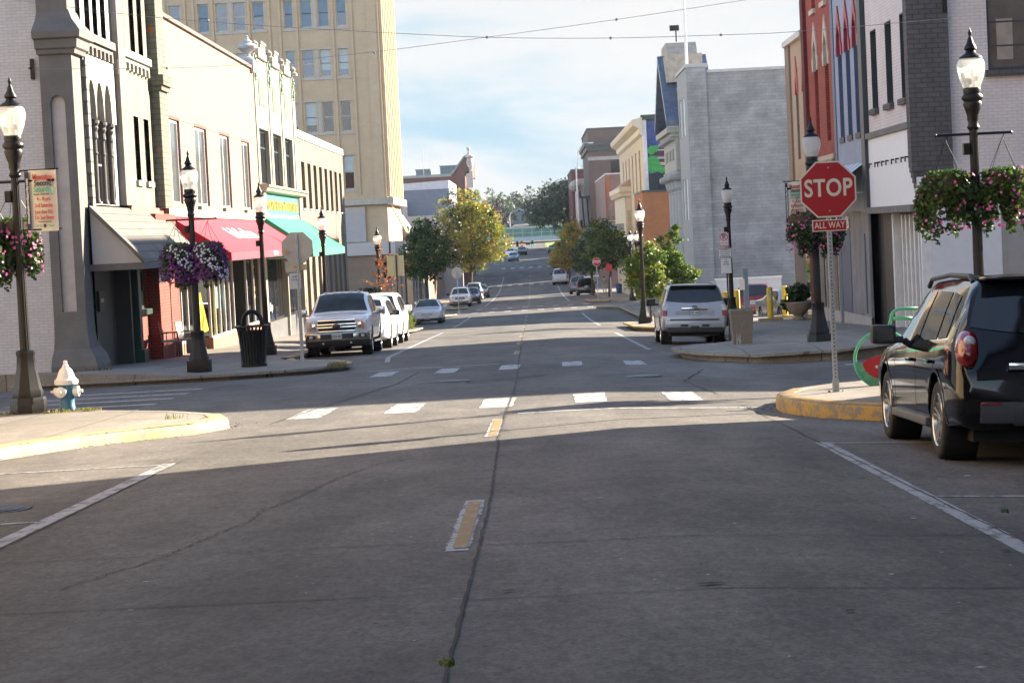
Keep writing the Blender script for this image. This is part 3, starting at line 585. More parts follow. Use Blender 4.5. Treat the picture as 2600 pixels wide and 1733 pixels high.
# ---- long pale yellow brick building with the red awning
t = thing('brick_building', 'long pale yellow brick building with tall windows above a red awning', 'building', (XL, 66.4, zg(66, XL)))
wn = [(67.1, 70.1), (73.2, 75.9), (79.1, 81.6), (85.0, 87.4)]
ops = [(a, c, 3.02, 5.66) for a, c in wn]
b = MB(); wallmesh(b, Lf, 66.4, 89.9, 2.6, 8.72, ops, .14); b.build('wall', M_yellowbrick, t)
b = MB(); wallmesh(b, LP(XL + .002, 1), 66.4, 89.9, 5.661, 5.70, [], .1); b.build('joint', M_darkgrey, t)
body(t, -24, XL - .33, 66.4, 89.9, 2.6, 8.6, M_darkgrey)
coping(t, Lf, 66.4, 89.9, 8.72, mat('brown_coping', (.17, .09, .08), .6, var=.2), .12, .09)
for o in ops:
    b = MB(); pbox(b, Lf, o[1] - .03, o[1] + .006, -.13, .004, o[2], o[3]); pbox(b, Lf, o[0], o[1] + .12, -.01, .006, o[3] + .002, o[3] + .1); b.build('reveal', MT.get('brown_reveal_brick') or brick('brown_reveal_brick', (.2, .1, .085), (.17, .09, .075), (.1, .06, .05), .22, .085, .01), t)
    w = window(t, Lf, (o[0], o[1] - .03, o[2], o[3] - .01), .1, MT['white_paint'], MT['grey_shade_glass'], 1, 0, .085, sill=M_yellowbrick, sd=.12)
b = MB(); pbox(b, Lf, 66.4, 89.9, -.02, .14, 2.62, 2.86); b.build('sill_course', mat('cream_stone', (.60, .53, .38), .7, var=.1), t)
b = MB()
for k in range(5):
    for u in (70.5, 76.3, 82.1): pbox(b, Lf, u, u + 2.6, 0, .006, 3.3 + k * .55, 3.318 + k * .55)
b.build('brick_course', mat('joint_line', (.33, .29, .2), .9), t)  # thin strips marking the brick courses
gz = zg(75, XL) + .38
# recessed shop front with real glass and a lit display behind it
M_shopglass = clearglass('shop_glass', (.78, .84, .83), .14)
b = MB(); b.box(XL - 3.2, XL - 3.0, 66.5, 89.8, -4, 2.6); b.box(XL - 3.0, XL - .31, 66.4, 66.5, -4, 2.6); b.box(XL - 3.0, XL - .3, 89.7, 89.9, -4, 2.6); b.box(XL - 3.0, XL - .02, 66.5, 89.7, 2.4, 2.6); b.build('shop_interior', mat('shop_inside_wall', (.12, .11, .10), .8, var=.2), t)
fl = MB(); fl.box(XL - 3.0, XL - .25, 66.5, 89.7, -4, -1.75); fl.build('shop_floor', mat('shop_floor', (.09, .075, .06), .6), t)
M_plinth = brick('salmon_brick', (.42, .20, .13), (.36, .17, .11), (.22, .15, .12), .2, .075, .012, var=.2)
def shopwin(y0, y1, z0, z1, n, x=XL - .12, name='shop_window'):
    b = MB(); pl = LP(x, 1); pbox(b, pl, y0, y1, -.05, .06, z0 - .07, z0); pbox(b, pl, y0, y1, -.05, .06, z1, z1 + .07)
    for k in range(n + 1): u = y0 + (y1 - y0) * k / n; pbox(b, pl, u - .03, u + .03, -.03, .05, z0, z1)
    w = b.build(name, MT['trim_white'], t); g = MB(); g.poly([pl(y0, 0, z0), pl(y1, 0, z0), pl(y1, 0, z1), pl(y0, 0, z1)]); g.build('pane', M_shopglass, w)
    p = MB(); p.box(x - .1, x + .1, y0, y1, -4, z0 - .072); p.build('plinth', M_plinth, t)
shopwin(66.6, 71.6, -1.28, 2.1, 4); shopwin(75.2, 81.2, -1.42, 2.1, 5); shopwin(85.0, 89.4, -1.4, 2.1, 2)
b = MB(); x = XL - .12; b.poly([(x, 71.6, -1.35), (x - 1.1, 73.2, -1.35), (x - 1.1, 73.2, 2.1), (x, 71.6, 2.1)]); b.poly([(x, 75.2, -1.35), (x - .9, 73.4, -1.35), (x - .9, 73.4, 2.1), (x, 75.2, 2.1)]); b.build('return_pane', M_shopglass, t)
b = MB(); b.box(x - .9, x + .1, 75.08, 75.2, -4, -1.45); b.build('plinth', M_plinth, t)
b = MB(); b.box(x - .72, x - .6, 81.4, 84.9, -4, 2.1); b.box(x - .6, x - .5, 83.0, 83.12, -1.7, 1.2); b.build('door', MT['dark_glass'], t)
b = MB(); b.box(x - .58, x - .52, 82.8, 82.86, -1.2, .7); b.build('door_handle', MT['trim_white'], t)
b = MB(); pbox(b, Lf, 89.4, 89.9, -.3, .05, -4, 2.6); b.build('corner_pilaster', M_yellowbrick, t)
text('window_lettering', 'C', .75, mat('gold_letter', (.55, .42, .16), .4, metal=.3), t, (XL - .1, 87.4, .55), (0, 1, 0), (0, 0, 1), .01)
text('window_lettering', 'GIFTS', .22, MT['gold_letter'], t, (XL - .1, 87.4, -.1), (0, 1, 0), (0, 0, 1), .01); text('window_lettering', 'HOME', .2, MT['gold_letter'], t, (XL - .1, 87.4, -.4), (0, 1, 0), (0, 0, 1), .01)
def awning(name, label, y0, y1, zt, zf, zb, xf, m, yf0=None, yf1=None):
    a = thing(name, label, 'awning', (XL, y0, zf)); yf0 = y0 if yf0 is None else yf0; yf1 = y1 if yf1 is None else yf1
    b = MB(); n = 8
    b.grid([[(XL + .06 + (xf - XL - .06) * s, y0 + (y1 - y0) * k / n + .0, zt + (zf - zt) * s - .05 * math.sin(math.pi * s)) for k in range(n + 1)] for s in (0, .25, .5, .75, 1)])
    b.poly([(XL + .06, y0, zt), (xf, y0, zf), (XL + .06, y0, zf)]); b.poly([(XL + .06, y1, zt), (XL + .06, y1, zf), (xf, y1, zf)]); b.build('canopy', m, a)
    b = MB(); b.poly([(xf + .003, y0, zf), (xf + .003, y1, zf), (xf + .003, y1, zb), (xf + .003, y0, zb)]); b.poly([(XL + .06, y0, zf), (xf, y0, zf), (xf, y0, zb), (XL + .06, y0, zb)]); b.build('valance', m, a)
    b = MB(); b.tube([(XL + .1, y0 + .03, zb), (xf - .04, y0 + .03, zb), (xf - .04, y1 - .03, zb), (XL + .1, y1 - .03, zb)], .02, 6)
    for k in range(5): y = y0 + .05 + (y1 - y0 - .1) * k / 4; b.tube([(XL + .1, y, zt - .08), (xf - .06, y, zf - .05)], .015, 5)
    b.build('frame', MT['steel'], a); return a
M_redcanvas = mat('red_canvas', (.44, .012, .036), .75, var=.06, scale=1.5); M_greencanvas = mat('green_canvas', (.006, .215, .12), .75, var=.06, scale=1.5)
a = awning('shop_awning', 'long red canvas shop awning with white lettering on the yellow brick building', 66.7, 89.5, 2.62, 1.43, 1.2, -9.1, M_redcanvas)
sl = Vector((-9.1 - XL - .06, 0, 1.43 - 2.62)).normalized()
M_letter = mat('white_letter', (.82, .80, .78), .6, var=.03)
text('lettering', "Carl's Goodhope", .95, M_letter, a, Vector((-10.12, 77.3, 2.05)), (0, 1, 0), -sl, .02, .95)
text('lettering', "Carl's Goodhope", .2, M_letter, a, (-9.09, 78.2, 1.32), (0, 1, 0), (0, 0, 1), .02)
a = awning('shop_awning', 'bright green canvas shop awning beyond the red one', 90.6, 105.9, 2.76, 1.35, 1.05, -9.0, M_greencanvas)
# ---- terracotta building with green panels and an urn
M_terra = mat('cream_terracotta', (.33, .295, .24), .45, var=.07, scale=2); M_sage = mat('pale_green_terracotta', (.10, .21, .10), .5, var=.2, scale=4); M_greenvine = mat('green_glaze', (.10, .26, .17), .4, var=.3, scale=8)
t = thing('terracotta_building', 'narrow cream terracotta building with pale green panels and stepped parapet', 'building', (XL, 89.9, zg(90, XL)))
bays = [(90.9, 94.3), (95.8, 99.0), (100.4, 103.6)]
ops = [(a, c, 4.13, 6.44) for a, c in bays]
b = MB(); wallmesh(b, Lf, 89.9, 105.7, 2.6, 9.35, ops, .24); b.build('wall', M_terra, t)
body(t, -22, XL - .42, 89.9, 105.7, 2.6, 9.2, brick('dark_red_side_brick', (.17, .085, .07), (.14, .07, .06), (.10, .08, .07), .22, .075, .01))
for o in ops: window(t, Lf, o, .2, M_darkgreen, MT['dark_glass'], 0, 1, .1, hh=.68)
for u in (90.25, 95.05, 99.7, 104.5):
    b = MB(); pbox(b, Lf, u - .32, u + .32, -.02, .045, 2.6 if u in (90.25, 104.5) else 4.12, 9.5); b.lathe([(.26, 0), (.26, .12), (.16, .18), (.2, .3), (.1, .42), (0, .48)], 10, (XL + .05, u, 9.5)); b.build('buttress', M_terra, t)
    b = MB()
    for k in range(7): b.lathe([(0, -.12), (.09, -.05), (.09, .05), (0, .12)], 6, (XL + .05 + .02 * math.sin(k * 1.7), u + .12 * math.sin(k * 2.1), 9.3 - k * .15))
    b.build('vine_relief', M_greenvine, t)
for (a0, a1) in bays:
    b = MB(); pbox(b, Lf, a0 + .5, a1 - .7, -.01, .03, 7.4, 8.48); b.build('green_panel', M_sage, t)
    b = MB(); pbox(b, Lf, a0 + .3, a1 - .3, -.35, .12, 9.36, 9.62); pbox(b, Lf, a0 + .9, a1 - .9, -.35, .14, 9.62, 9.95); pbox(b, Lf, a0 + .8, a1 - .8, -.3, .18, 9.95, 10.05); b.build('parapet', M_terra, t)
b = MB(); pr = [(.05, 3.79), (.3, 3.83), (.34, 3.95), (.42, 3.98), (.42, 4.07), (.2, 4.1), (.0, 4.12)]
for (d0, za), (d1, zb) in zip(pr[:-1], pr[1:]): b.poly([Lf(89.95, d0, za), Lf(105.9, d0, za), Lf(105.9, d1, zb), Lf(89.95, d1, zb)])
b.poly([Lf(89.95, d, z) for d, z in pr]); b.poly([Lf(105.9, d, z) for d, z in pr[::-1]]); b.build('cornice', M_terra, t)
b = MB(); pbox(b, Lf, 91.3, 104.3, -.1, .02, 2.9, 3.79); b.build('sign_board', mat('teal_sign_board', (.06, .30, .24), .4, var=.12), t)
b = MB(); pbox(b, Lf, 90.4, 91.25, -.1, .12, 2.65, 3.78); pbox(b, Lf, 104.4, 105.4, -.1, .12, 2.65, 3.78); pbox(b, Lf, 91.25, 104.4, -.05, .06, 2.72, 2.895); b.build('sign_frame', M_terra, t)
text('sign_lettering', 'MUSCATINE HISTORY and INDUSTRY CENTER', .58, mat('gold_sign_letter', (.58, .36, .09), .45, var=.1), t, (XL + .03, 97.8, 3.27), (0, 1, 0), (0, 0, 1), .012, .99, .03)
gz = zg(97, XL)
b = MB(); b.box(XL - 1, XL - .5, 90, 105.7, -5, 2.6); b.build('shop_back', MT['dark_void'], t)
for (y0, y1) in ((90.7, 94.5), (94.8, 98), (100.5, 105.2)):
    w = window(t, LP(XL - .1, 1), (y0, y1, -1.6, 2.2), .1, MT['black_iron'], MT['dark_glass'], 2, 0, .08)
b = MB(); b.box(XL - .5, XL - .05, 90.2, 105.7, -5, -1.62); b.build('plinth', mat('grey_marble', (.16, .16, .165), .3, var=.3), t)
b = MB(); b.box(XL - .3, XL + .06, 89.92, 90.7, -5, 2.6); b.box(XL - .3, XL + .06, 98.2, 98.5, -5, 2.6); b.box(XL - .3, XL + .06, 105.1, 105.7, -5, 2.6); b.build('shop_pilaster', M_terra, t)
text('window_lettering', 'Shop', .5, M_letter, t, (XL - .085, 92.6, -1.0), (0, 1, 0), (0, 0, 1), .01, shear=.2)
b = MB(); b.lathe([(.4, 0), (.4, .12), (.22, .2), (.16, .35), (.3, .5), (.62, .72), (.66, .86), (.5, .98), (.3, 1.06), (.34, 1.16), (.16, 1.28), (.08, 1.42), (.12, 1.5), (0, 1.6)], 18, (XL - .1, 89.3, 9.1)); b.v = [(XL - .1 + (x - XL + .1) * .62, 89.3 + (y - 89.3) * .62, 9.1 + (z - 9.1) * .62) for x, y, z in b.v]; b.box(XL - .4, XL + .15, 88.95, 89.7, 8.6, 9.1)
b.build('urn', mat('grey_stone_urn', (.46, .47, .46), .7, var=.12), t)
# ---- low modern tan brick building with slot windows
M_tan = brick('tan_modern_brick', (.225, .18, .138), (.205, .163, .125), (.16, .132, .104), .22, .075, .006, var=.1)
t = thing('office_building', 'low tan brick modern building with rows of narrow slot windows', 'building', (XL, 105.7, zg(106, XL)))
sl = [(107.0 + k * 3.0, 108.6 + k * 3.0) for k in range(8)]
ops = [(a, c, 3.3, 5.58) for a, c in sl] + [(a, c, -3.2, 1.0) for a, c in sl]
b = MB(); wallmesh(b, Lf, 105.7, 131, -5.5, 6.68, ops, .45); b.build('wall', M_tan, t)
body(t, -24, XL - .47, 105.7, 131, -5.5, 6.6, M_tan)
coping(t, Lf, 105.7, 131, 6.68, mat('white_metal_cap', (.72, .74, .76), .35, var=.05), .36, .06)
for k, o in enumerate(ops):
    b = MB(); b.poly([Lf(o[0], -.44, o[2]), Lf(o[1], -.44, o[2]), Lf(o[1], -.44, o[3]), Lf(o[0], -.44, o[3])]); w = b.build('window', mat('olive_dark_glass', (.05, .055, .035), .12, var=.2), t)
    if k < 8: s = MB(); pbox(s, Lf, o[0], o[1], -.4, .06, o[2] - .08, o[2]); s.build('sill', MT['white_metal_cap'], w)
b = MB(); pbox(b, Lf, 105.7, 131, -.01, .01, 1.95, 1.99); pbox(b, Lf, 129.2, 129.26, -.01, .012, -5, 6.6); b.build('control_joint', M_darkgrey, t)
# ---- tall tower beyond the second cross street
M_tower = brick('buff_tower_brick', (.54, .42, .285), (.50, .39, .265), (.44, .35, .24), .24, .08, .007, var=.12)
M_towertrim = mat('grey_terracotta_trim', (.40, .37, .33), .6, var=.12)
t = thing('office_tower', 'tall buff brick office tower with grouped sash windows', 'building', (XL, 170, zg(170, XL)))
TF = FP(170); floors = [(18.1, 20.25), (14.28, 16.36), (10.05, 12.36), (5.6, 8.2), (22.0, 24.1), (25.9, 28.0)]
gx = [[(-18.2, -17.5), (-16.95, -16.05), (-15.6, -14.75), (-14.2, -13.4)], [(-24.8, -23.95), (-23.4, -22.5), (-22.05, -21.15), (-20.6, -19.7)], [(-31.4, -30.5), (-29.9, -29.0), (-28.5, -27.6), (-27.0, -26.15)]]
wo_ = [(a, c, z0, z1) for z0, z1 in floors for g in gx for a, c in g]
b = MB(); wallmesh(b, TF, -34, -11, 4.3, 34, wo_, .25); b.build('wall', M_tower, t)
body(t, -34, XL - .02, 170.27, 188, -6, 33.8, M_tower)
b = MB()
for g in gx:
    for u in (g[0][0] - .45, (g[0][1] + g[1][0]) / 2 - .12, (g[2][1] + g[3][0]) / 2 - .12, g[3][1] + .25):
        pbox(b, TF, u, u + .2, -.05, .14, 5.2, 34)
pbox(b, TF, -11.9, -11.15, -.05, .1, 4.3, 34); b.build('pilaster', M_tower, t)
b = MB()
for z0, z1 in floors:
    for g in gx: pbox(b, TF, g[0][0] - .2, g[0][1] + .15, -.05, .08, z0 - .22, z0 - .02); pbox(b, TF, g[1][0] - .15, g[2][1] + .15, -.05, .08, z0 - .22, z0 - .02); pbox(b, TF, g[3][0] - .15, g[3][1] + .2, -.05, .08, z0 - .22, z0 - .02); pbox(b, TF, (g[1][1] + g[2][0]) / 2 - .12, (g[1][1] + g[2][0]) / 2 + .12, -.2, .04, z0, z1); pbox(b, TF, g[0][0] - .25, g[3][1] + .25, -.04, .05, z1 + .02, z1 + .14)
b.build('trim', M_towertrim, t)
M_blind = mat('pale_blind', (.40, .47, .50), .6, var=.1)
rnd = random.Random(2)
for k, o in enumerate(wo_):
    hi = o[2] > 13; sh = rnd.choice([None, None, (M_blind, .5), (M_blind, .25)]) if o[2] < 17 else rnd.choice([(mat('blue_blind', (.13, .21, .29), .5), .0), (MT['blue_blind'], .45), None])
    window(t, TF, o, .22, mat('buff_frame', (.52, .46, .38), .6), MT['blue_glass'] if o[2] > 13 else MT['dark_glass'], 0, 1, .07, shade=sh, hh=.5)
b = MB()
for k in range(9): u = 170.3 + k * 2.1; pbox(b, Lf, u, u + .7, -.02, .28, 4.9, 34)
b.build('fin', M_tower, t)
b = MB(); wallmesh(b, Lf, 170, 188, 4.2, 34, [], .2); b.build('street_wall', M_tower, t)
b = MB()
pbox(b, Lf, 169.8, 188, -.02, .5, 4.3, 4.85); pbox(b, TF, -34, -11, -.02, .25, 4.35, 4.75); b.build('cornice', M_towertrim, t)
b = MB(); pbox(b, TF, -34, -12.75, -.02, .03, 1.5, 3.75); b.build('grey_panel', mat('grey_panel', (.36, .36, .37), .6, var=.06), t)
b = MB(); pbox(b, TF, -34, -10.9, -.02, .35, .47, 1.45); pbox(b, Lf, 169.65, 188, -.02, .45, .42, 1.42); b.build('fascia', mat('pale_grey_fascia', (.42, .41, .41), .5, var=.05), t)
b = MB(); pbox(b, TF, -34, -11, -.1, .0, -6, .47); pbox(b, TF, -12.7, -11.6, -.1, .1, -6, .47); b.build('ground_wall', brick('brown_tan_brick', (.26, .195, .15), (.23, .175, .135), (.18, .14, .11), .24, .08, .008), t)
b = MB(); pbox(b, TF, -34, -12.72, -.05, .03, 3.75, 4.2); b.build('stone_band', M_towertrim, t)
b = MB(); pbox(b, TF, -11.58, -11.0, -.1, .02, -1.4, .2); b.build('display_window', MT['dark_glass'], t)
b = MB(); pbox(b, Lf, 170.1, 188, -.2, .02, -6, .42); b.build('street_shopfront', mat('tan_shopfront', (.42, .36, .27), .7, var=.2), t)
for k in range(3):
    y = 172 + k * 5; b = MB(); pbox(b, Lf, y, y + 1.3, -.1, .04, -4.2, -.6); b.build('door', MT['dark_glass'], t)
# chains holding a flat canopy strung with bulbs
t2 = thing('canopy', 'flat theatre style canopy hung on diagonal chains at the tower', 'canopy', (XL, 176, .9))
b = MB(); b.box(XL + .46, XL + 1.9, 172.0, 186, .55, .95); b.build('canopy_slab', MT['pale_grey_fascia'], t2)
M_chain = mat('bronze_chain', (.36, .29, .21), .5, var=.3)
for k in range(7):
    y = 171.2 + k * 2.3; b = MB(); b.tube([(XL + .3, y - .4, 4.1 - .1 * k), (XL + 1.8, y + .7, .97)], .05, 6)
    for q in range(12): f = q / 12; b.lathe([(0, -.1), (.1, 0), (0, .1)], 6, (XL + .3 + 1.5 * f, y - .4 + 1.1 * f, 4.1 - .1 * k + (-3.13 + .1 * k) * f))
    b.build('chain', M_chain, t2)
# ---- further left: grey stepped building, dark red brick hall with an ornate gable end
M_bgred = brick('far_dark_red_brick', (.16, .075, .065), (.14, .065, .055), (.1, .07, .06), .25, .08, .008)
t = thing('brick_hall', 'dark red brick hall with ornate curved gable end and roof plant', 'building', (-9, 296, zg(296)))
b = MB(); b.box(-40, -8.6, 296, 330, -6, 9.9); b.prism([(-10.4, 9.9), (-8.6, 12.1), (-8.0, 12.1), (-8.0, 9.9)], lambda p, q, d: (p, d, q), 296, 330); b.build('wall', M_bgred, t)
b = MB(); b.prism([(-10.5, 9.95), (-8.65, 12.2), (-8.4, 12.2), (-10.2, 9.9)], lambda p, q, d: (p, d, q), 295.8, 330.2); b.box(-40, -10.4, 295.8, 330, 9.6, 9.95); b.build('coping', mat('green_grey_coping', (.25, .27, .25), .6), t)
b = MB(); b.lathe([(.2, 9.6), (.35, 10.2), (.55, 10.8), (.62, 11.4), (.55, 11.9), (.75, 12.1), (.7, 12.3), (.2, 12.5), (.12, 12.9), (.28, 13.15), (.2, 13.4), (0, 13.5)], 12, (-7.95, 296.5, 0)); b.box(-8.4, -7.5, 296, 297, 8, 10.2); b.build('turret', mat('weathered_stone', (.42, .38, .35), .7, var=.3), t)
for x0, x1, z1 in ((-15.3, -13.4, 10.75), (-12.0, -9.6, 11.1)):
    b = MB(); b.box(x0, x1, 300, 304, 9.7, z1); b.box(x0 - .1, x1 + .1, 299.9, 304.1, z1, z1 + .12); b.build('roof_plant', mat('grey_green_plant', (.16, .21, .22), .6, var=.2), t)
b = MB(); b.tube([(-14.2, 299, 9.8), (-14.2, 299, 14)], .04, 5); b.build('aerial', MT['steel'], t)
t = thing('stepped_building', 'pale grey building with stepped parapet and blue grey upper wall', 'building', (-9, 262, zg(262)))
b = MB(); b.box(-30, -9.2, 262, 290, -6, 4.2); b.box(-30, -16.5, 262, 262.5, 4.2, 4.9); b.box(-15.2, -14.6, 261.8, 262.5, 4.2, 6.0); b.box(-11, -9.2, 262, 262.5, 4.2, 5.0); b.build('wall', mat('pale_grey_stucco', (.42, .40, .40), .7, var=.08), t)
b = MB(); b.box(-30, -9.6, 263.2, 290, 4.2, 7.3); b.build('upper_wall', mat('slate_blue_wall', (.13, .17, .24), .6, var=.1), t)
b = MB(); b.prism([(-30, 7.3), (-9.6, 7.3), (-9.6, 8.3), (-30, 7.6)], lambda p, q, d: (p, d, q), 263.3, 290); b.build('roof', mat('pale_blue_roof', (.50, .54, .60), .5), t)
b = MB(); b.box(-12, -11, 261.9, 262, -2, 1.5); b.build('shutter', mat('brown_shutter', (.2, .12, .09), .7), t)
t = thing('low_shop', 'low cream shop with flat front beyond the tower', 'building', (-10, 192, zg(192)))
b = MB(); b.box(-26, -10.6, 192, 225, -7, .8); b.build('wall', mat('cream_shop_wall', (.52, .46, .36), .7, var=.15), t)
for k in range(6): b = MB(); b.box(-10.62, -10.55, 193 + k * 5, 196 + k * 5, -4.6, -1.5); b.build('window', MT['dark_glass'], t)
b = MB(); b.box(-10.6, -10.4, 192, 225, -.9, -.4); b.build('fascia', mat('orange_fascia', (.45, .24, .14), .6), t)
t = thing('brown_shop', 'two storey brown brick shop beyond the cream one on the left', 'building', (-10, 226, zg(226)))
b = MB(); b.box(-26, -10.6, 226, 261, -7, 2.6); b.build('wall', brick('brown_shop_brick', (.27, .17, .12), (.24, .15, .11), (.2, .15, .12), .24, .08, .008), t)
for k in range(6): b = MB(); b.box(-10.62, -10.55, 228 + k * 5, 230 + k * 5, -.6, 1.4); b.build('window', MT['dark_glass'], t)
# ------------------------------------------------------------------ buildings on the right of the street
XR = 9.6; Rf = LP(XR, -1)
M_pinkwhite = brick('pale_painted_brick', (.70, .625, .60), (.66, .59, .57), (.5, .455, .44), .24, .082, .008, var=.12)
M_slate = brick('dark_grey_painted_brick', (.125, .118, .118), (.105, .10, .10), (.07, .068, .068), .3, .12, .014, bump=.6, var=.3)
M_darkframe = mat('dark_blue_green_trim', (.018, .03, .035), .45, var=.2)
t = thing('corner_building', 'pale painted brick corner building with dark pier, white sign panel and barred side window', 'building', (XR, 54.6, zg(54.6, XR)))
ops = [(55.65, 56.55, 4.53, 6.68), (57.9, 58.9, 4.53, 6.68), (60.4, 61.4, 4.53, 6.68)]
b = MB(); wallmesh(b, Rf, 54.8, 62.2, 3.9, 12.8, ops, .3); b.build('wall', M_pinkwhite, t)
RS = FP(54.8); so = [(11.45, 13.45, 5.05, 7.4)]
b = MB(); wallmesh(b, RS, XR, 44, 2.55, 12.8, so, .22); b.build('side_wall', M_pinkwhite, t)
body(t, XR + .31, 44, 55.05, 62.4, -3, 12.6, M_darkgrey)
b = MB(); b.box(XR - .16, XR + .86, 54.6, 55.0, 2.75, 12.9); b.box(XR - .16, XR + .1, 55.0, 55.1, 2.75, 12.9)
for k in range(4): b.box(XR - .16 + .03 * k, XR + .86 - .04 * k, 54.6 + .03 * k, 55.0, 2.75 - .13 * (k + 1), 2.75 - .13 * k)
b.build('corner_pier', M_slate, t)
for o in ops: window(t, Rf, o, .26, M_darkframe, MT['dark_glass'], 0, 1, .09, sill=M_slate, sd=.12); reveal(t, Rf, o, M_darkframe, .3)
w = window(t, RS, so[0], .12, M_darkframe, mat('brownish_pane', (.10, .085, .08), .12, var=.3, scale=1), 1, 3, .06, sill=M_slate, sd=.12)
b = MB(); b.box(11.7, 12.1, 54.9, 54.905, 5.3, 6.3); b.build('curtain', mat('curtain_cloth', (.30, .25, .21), .8, var=.2), w)
b = MB(); pbox(b, Rf, 54.95, 62.3, -.1, .12, 3.74, 3.9); b.build('lintel', mat('weathered_wood', (.16, .15, .135), .8, var=.35, scale=5), t)
M_signwhite = mat('white_sign_panel', (.74, .74, .76), .5, var=.03)
b = MB(); pbox(b, Rf, 55.05, 62.3, -.1, .04, 1.84, 3.738); b.build('sign_panel', M_signwhite, t)
b = MB()
for u in (55.8, 56.4, 57.2, 57.9, 58.8, 59.5, 60.2, 60.7, 61.7): pbox(b, Rf, u, u + .04, .04, .13, 3.02, 3.06); pbox(b, Rf, u, u + .04, .1, .13, 2.92, 3.06)
b.build('hook', MT['black_iron'], t)
b = MB(); b.box(XR - .05, 12.4, 54.62, 54.8, 1.84, 2.5); b.build('sign_panel', M_signwhite, t)
b = MB()
for k in range(9): b.box(XR + .3 + k * .3, XR + .33 + k * .3, 54.6, 54.62, 2.2, 2.45)
b.build('hook', MT['steel'], t)
b = MB(); pbox(b, Rf, 54.9, 62.3, -.1, .2, 1.66, 1.835); b.build('ledge', MT['weathered_wood'], t)
b = MB()
pl = LP(XR + .35, -1)
for k in range(7):
    u = 55.0 + k * .62; pbox(b, pl, u, u + .16, -.05, .12, -2.2, 1.6)
for k in range(6):
    u = 55.16 + k * .62; pbox(b, pl, u, u + .46, -.06, .02, .98, 1.6); pbox(b, pl, u, u + .46, -.06, .02, -2.2, -.75); pbox(b, pl, u + .05, u + .41, -.03, .06, -.85, -.76)
b.build('shop_front', mat('off_white_wood', (.74, .73, .72), .55, var=.1), t)
b = MB()
for k in range(6): u = 55.16 + k * .62; b.poly([pl(u, -.03, -.75), pl(u + .46, -.03, -.75), pl(u + .46, -.03, .98), pl(u, -.03, .98)])
b.build('shop_window', mat('whitewashed_pane', (.52, .54, .57), .2, var=.1), t)
b = MB(); pbox(b, pl, 54.85, 55.0, -.2, .3, -3, 1.65); b.build('white_pilaster', MT['off_white_wood'], t); b = MB(); pbox(b, pl, 59.4, 59.6, -.3, .25, -3, 1.65); b.build('white_pilaster', MT['off_white_wood'], t)
b = MB(); pbox(b, pl, 59.6, 62.3, -.6, -.5, -3, 1.65); b.build('door', mat('very_dark_green_door', (.012, .02, .015), .5, var=.3), t)
b = MB(); pbox(b, pl, 60.3, 60.75, -.5, -.48, -.35, -.2); b.build('mail_slot', MT['steel'], t)
M_board = mat('grey_board_panel', (.33, .31, .30), .7, var=.08)
b = MB(); b.box(XR + .3, 11.6, 54.7, 54.8, -3, 1.84); b.build('white_panel', mat('lilac_white_panel', (.66, .65, .68), .6, var=.06), t)
b = MB(); b.box(11.6, 16, 54.72, 54.8, -3, 1.85)
for k in range(8): b.box(11.7 + k * .5, 11.72 + k * .5, 54.71, 54.72, -3, 1.85)
b.build('board_panel', M_board, t)
b = MB(); b.box(16, 44, 54.8, 54.9, -3, 2.55); b.box(12.4, 16, 54.76, 54.8, 1.85, 2.55); b.build('side_wall', M_pinkwhite, t)
b = MB(); b.box(10.35, 10.42, 54.5, 54.8, 6.5, 7.15); b.build('cable_plate', MT['black_iron'], t)
# tall building behind on the cross street
t = thing('brick_block', 'tall brick block on the cross street behind the right corner building', 'building', (36, 55, zg(55)))
body(t, 36, 62, 62.6, 84, -3, 16, M_bgred, 'wall'); b = MB(); b.box(35.9, 62.1, 62.5, 84.1, 16, 16.4); b.build('roof', M_darkgrey, t)
# ---- blue building
M_bluewall = brick('light_blue_grey_brick', (.33, .37, .45), (.30, .34, .42), (.24, .27, .34), .22, .075, .007, var=.1)
M_navy = mat('navy_paint', (.055, .085, .16), .5, var=.12); M_hoodred = mat('deep_red_paint', (.28, .012, .035), .45, var=.15)
t = thing('shop_building', 'narrow pale blue brick building with navy strips and deep red window hoods', 'building', (XR, 62.5, zg(62.5, XR)))
bw = [(63.7, 64.55), (65.35, 66.2), (67.0, 67.85)]
ops = [(a, c, 4.03, 7.3) for a, c in bw]
b = MB(); wallmesh(b, Rf, 62.9, 69.1, 3.1, 10.4, ops, .28); b.build('wall', M_bluewall, t)
body(t, XR + .3, 22, 62.4, 69.1, -3, 10.2, M_darkgrey)
b = MB(); pbox(b, Rf, 62.25, 62.9, -.3, .14, 1.8, 10.5); b.build('pilaster', M_darkframe, t)
b = MB(); pbox(b, Rf, 68.6, 69.1, -.02, .03, -3, 10.5); b.build('navy_strip', M_navy, t)
for o in ops:
    b = MB(); pbox(b, Rf, o[0], o[1], -.26, -.2, o[2], o[3]); w = b.build('window', M_navy, t); reveal(t, Rf, o, M_navy, .27)
    b = MB(); pbox(b, Rf, o[0] - .05, o[1] + .05, -.1, .05, 3.86, 4.02); b.build('sill', M_darkgrey, w)
    c = (o[0] + o[1]) / 2
    b = MB()
    T = lambda p, q, d: Rf(p, d, q)
    b.prism([(c - .62, 6.5), (c - .62, 6.75), (c - .45, 6.95), (c - .42, 7.3), (c, 8.0), (c + .42, 7.3), (c + .45, 6.95), (c + .62, 6.75), (c + .62, 6.5), (c + .40, 6.5), (c + .36, 7.1), (c, 7.5), (c - .36, 7.1), (c - .40, 6.5)][::-1], T, -.05, .045)
    b.build('window_hood', M_hoodred, t)
b = MB(); pbox(b, Rf, 62.95, 68.4, -.05, .02, -3, 3.1); b.build('shop_wall', mat('grey_stucco', (.22, .22, .225), .8, var=.25, scale=1.2), t)
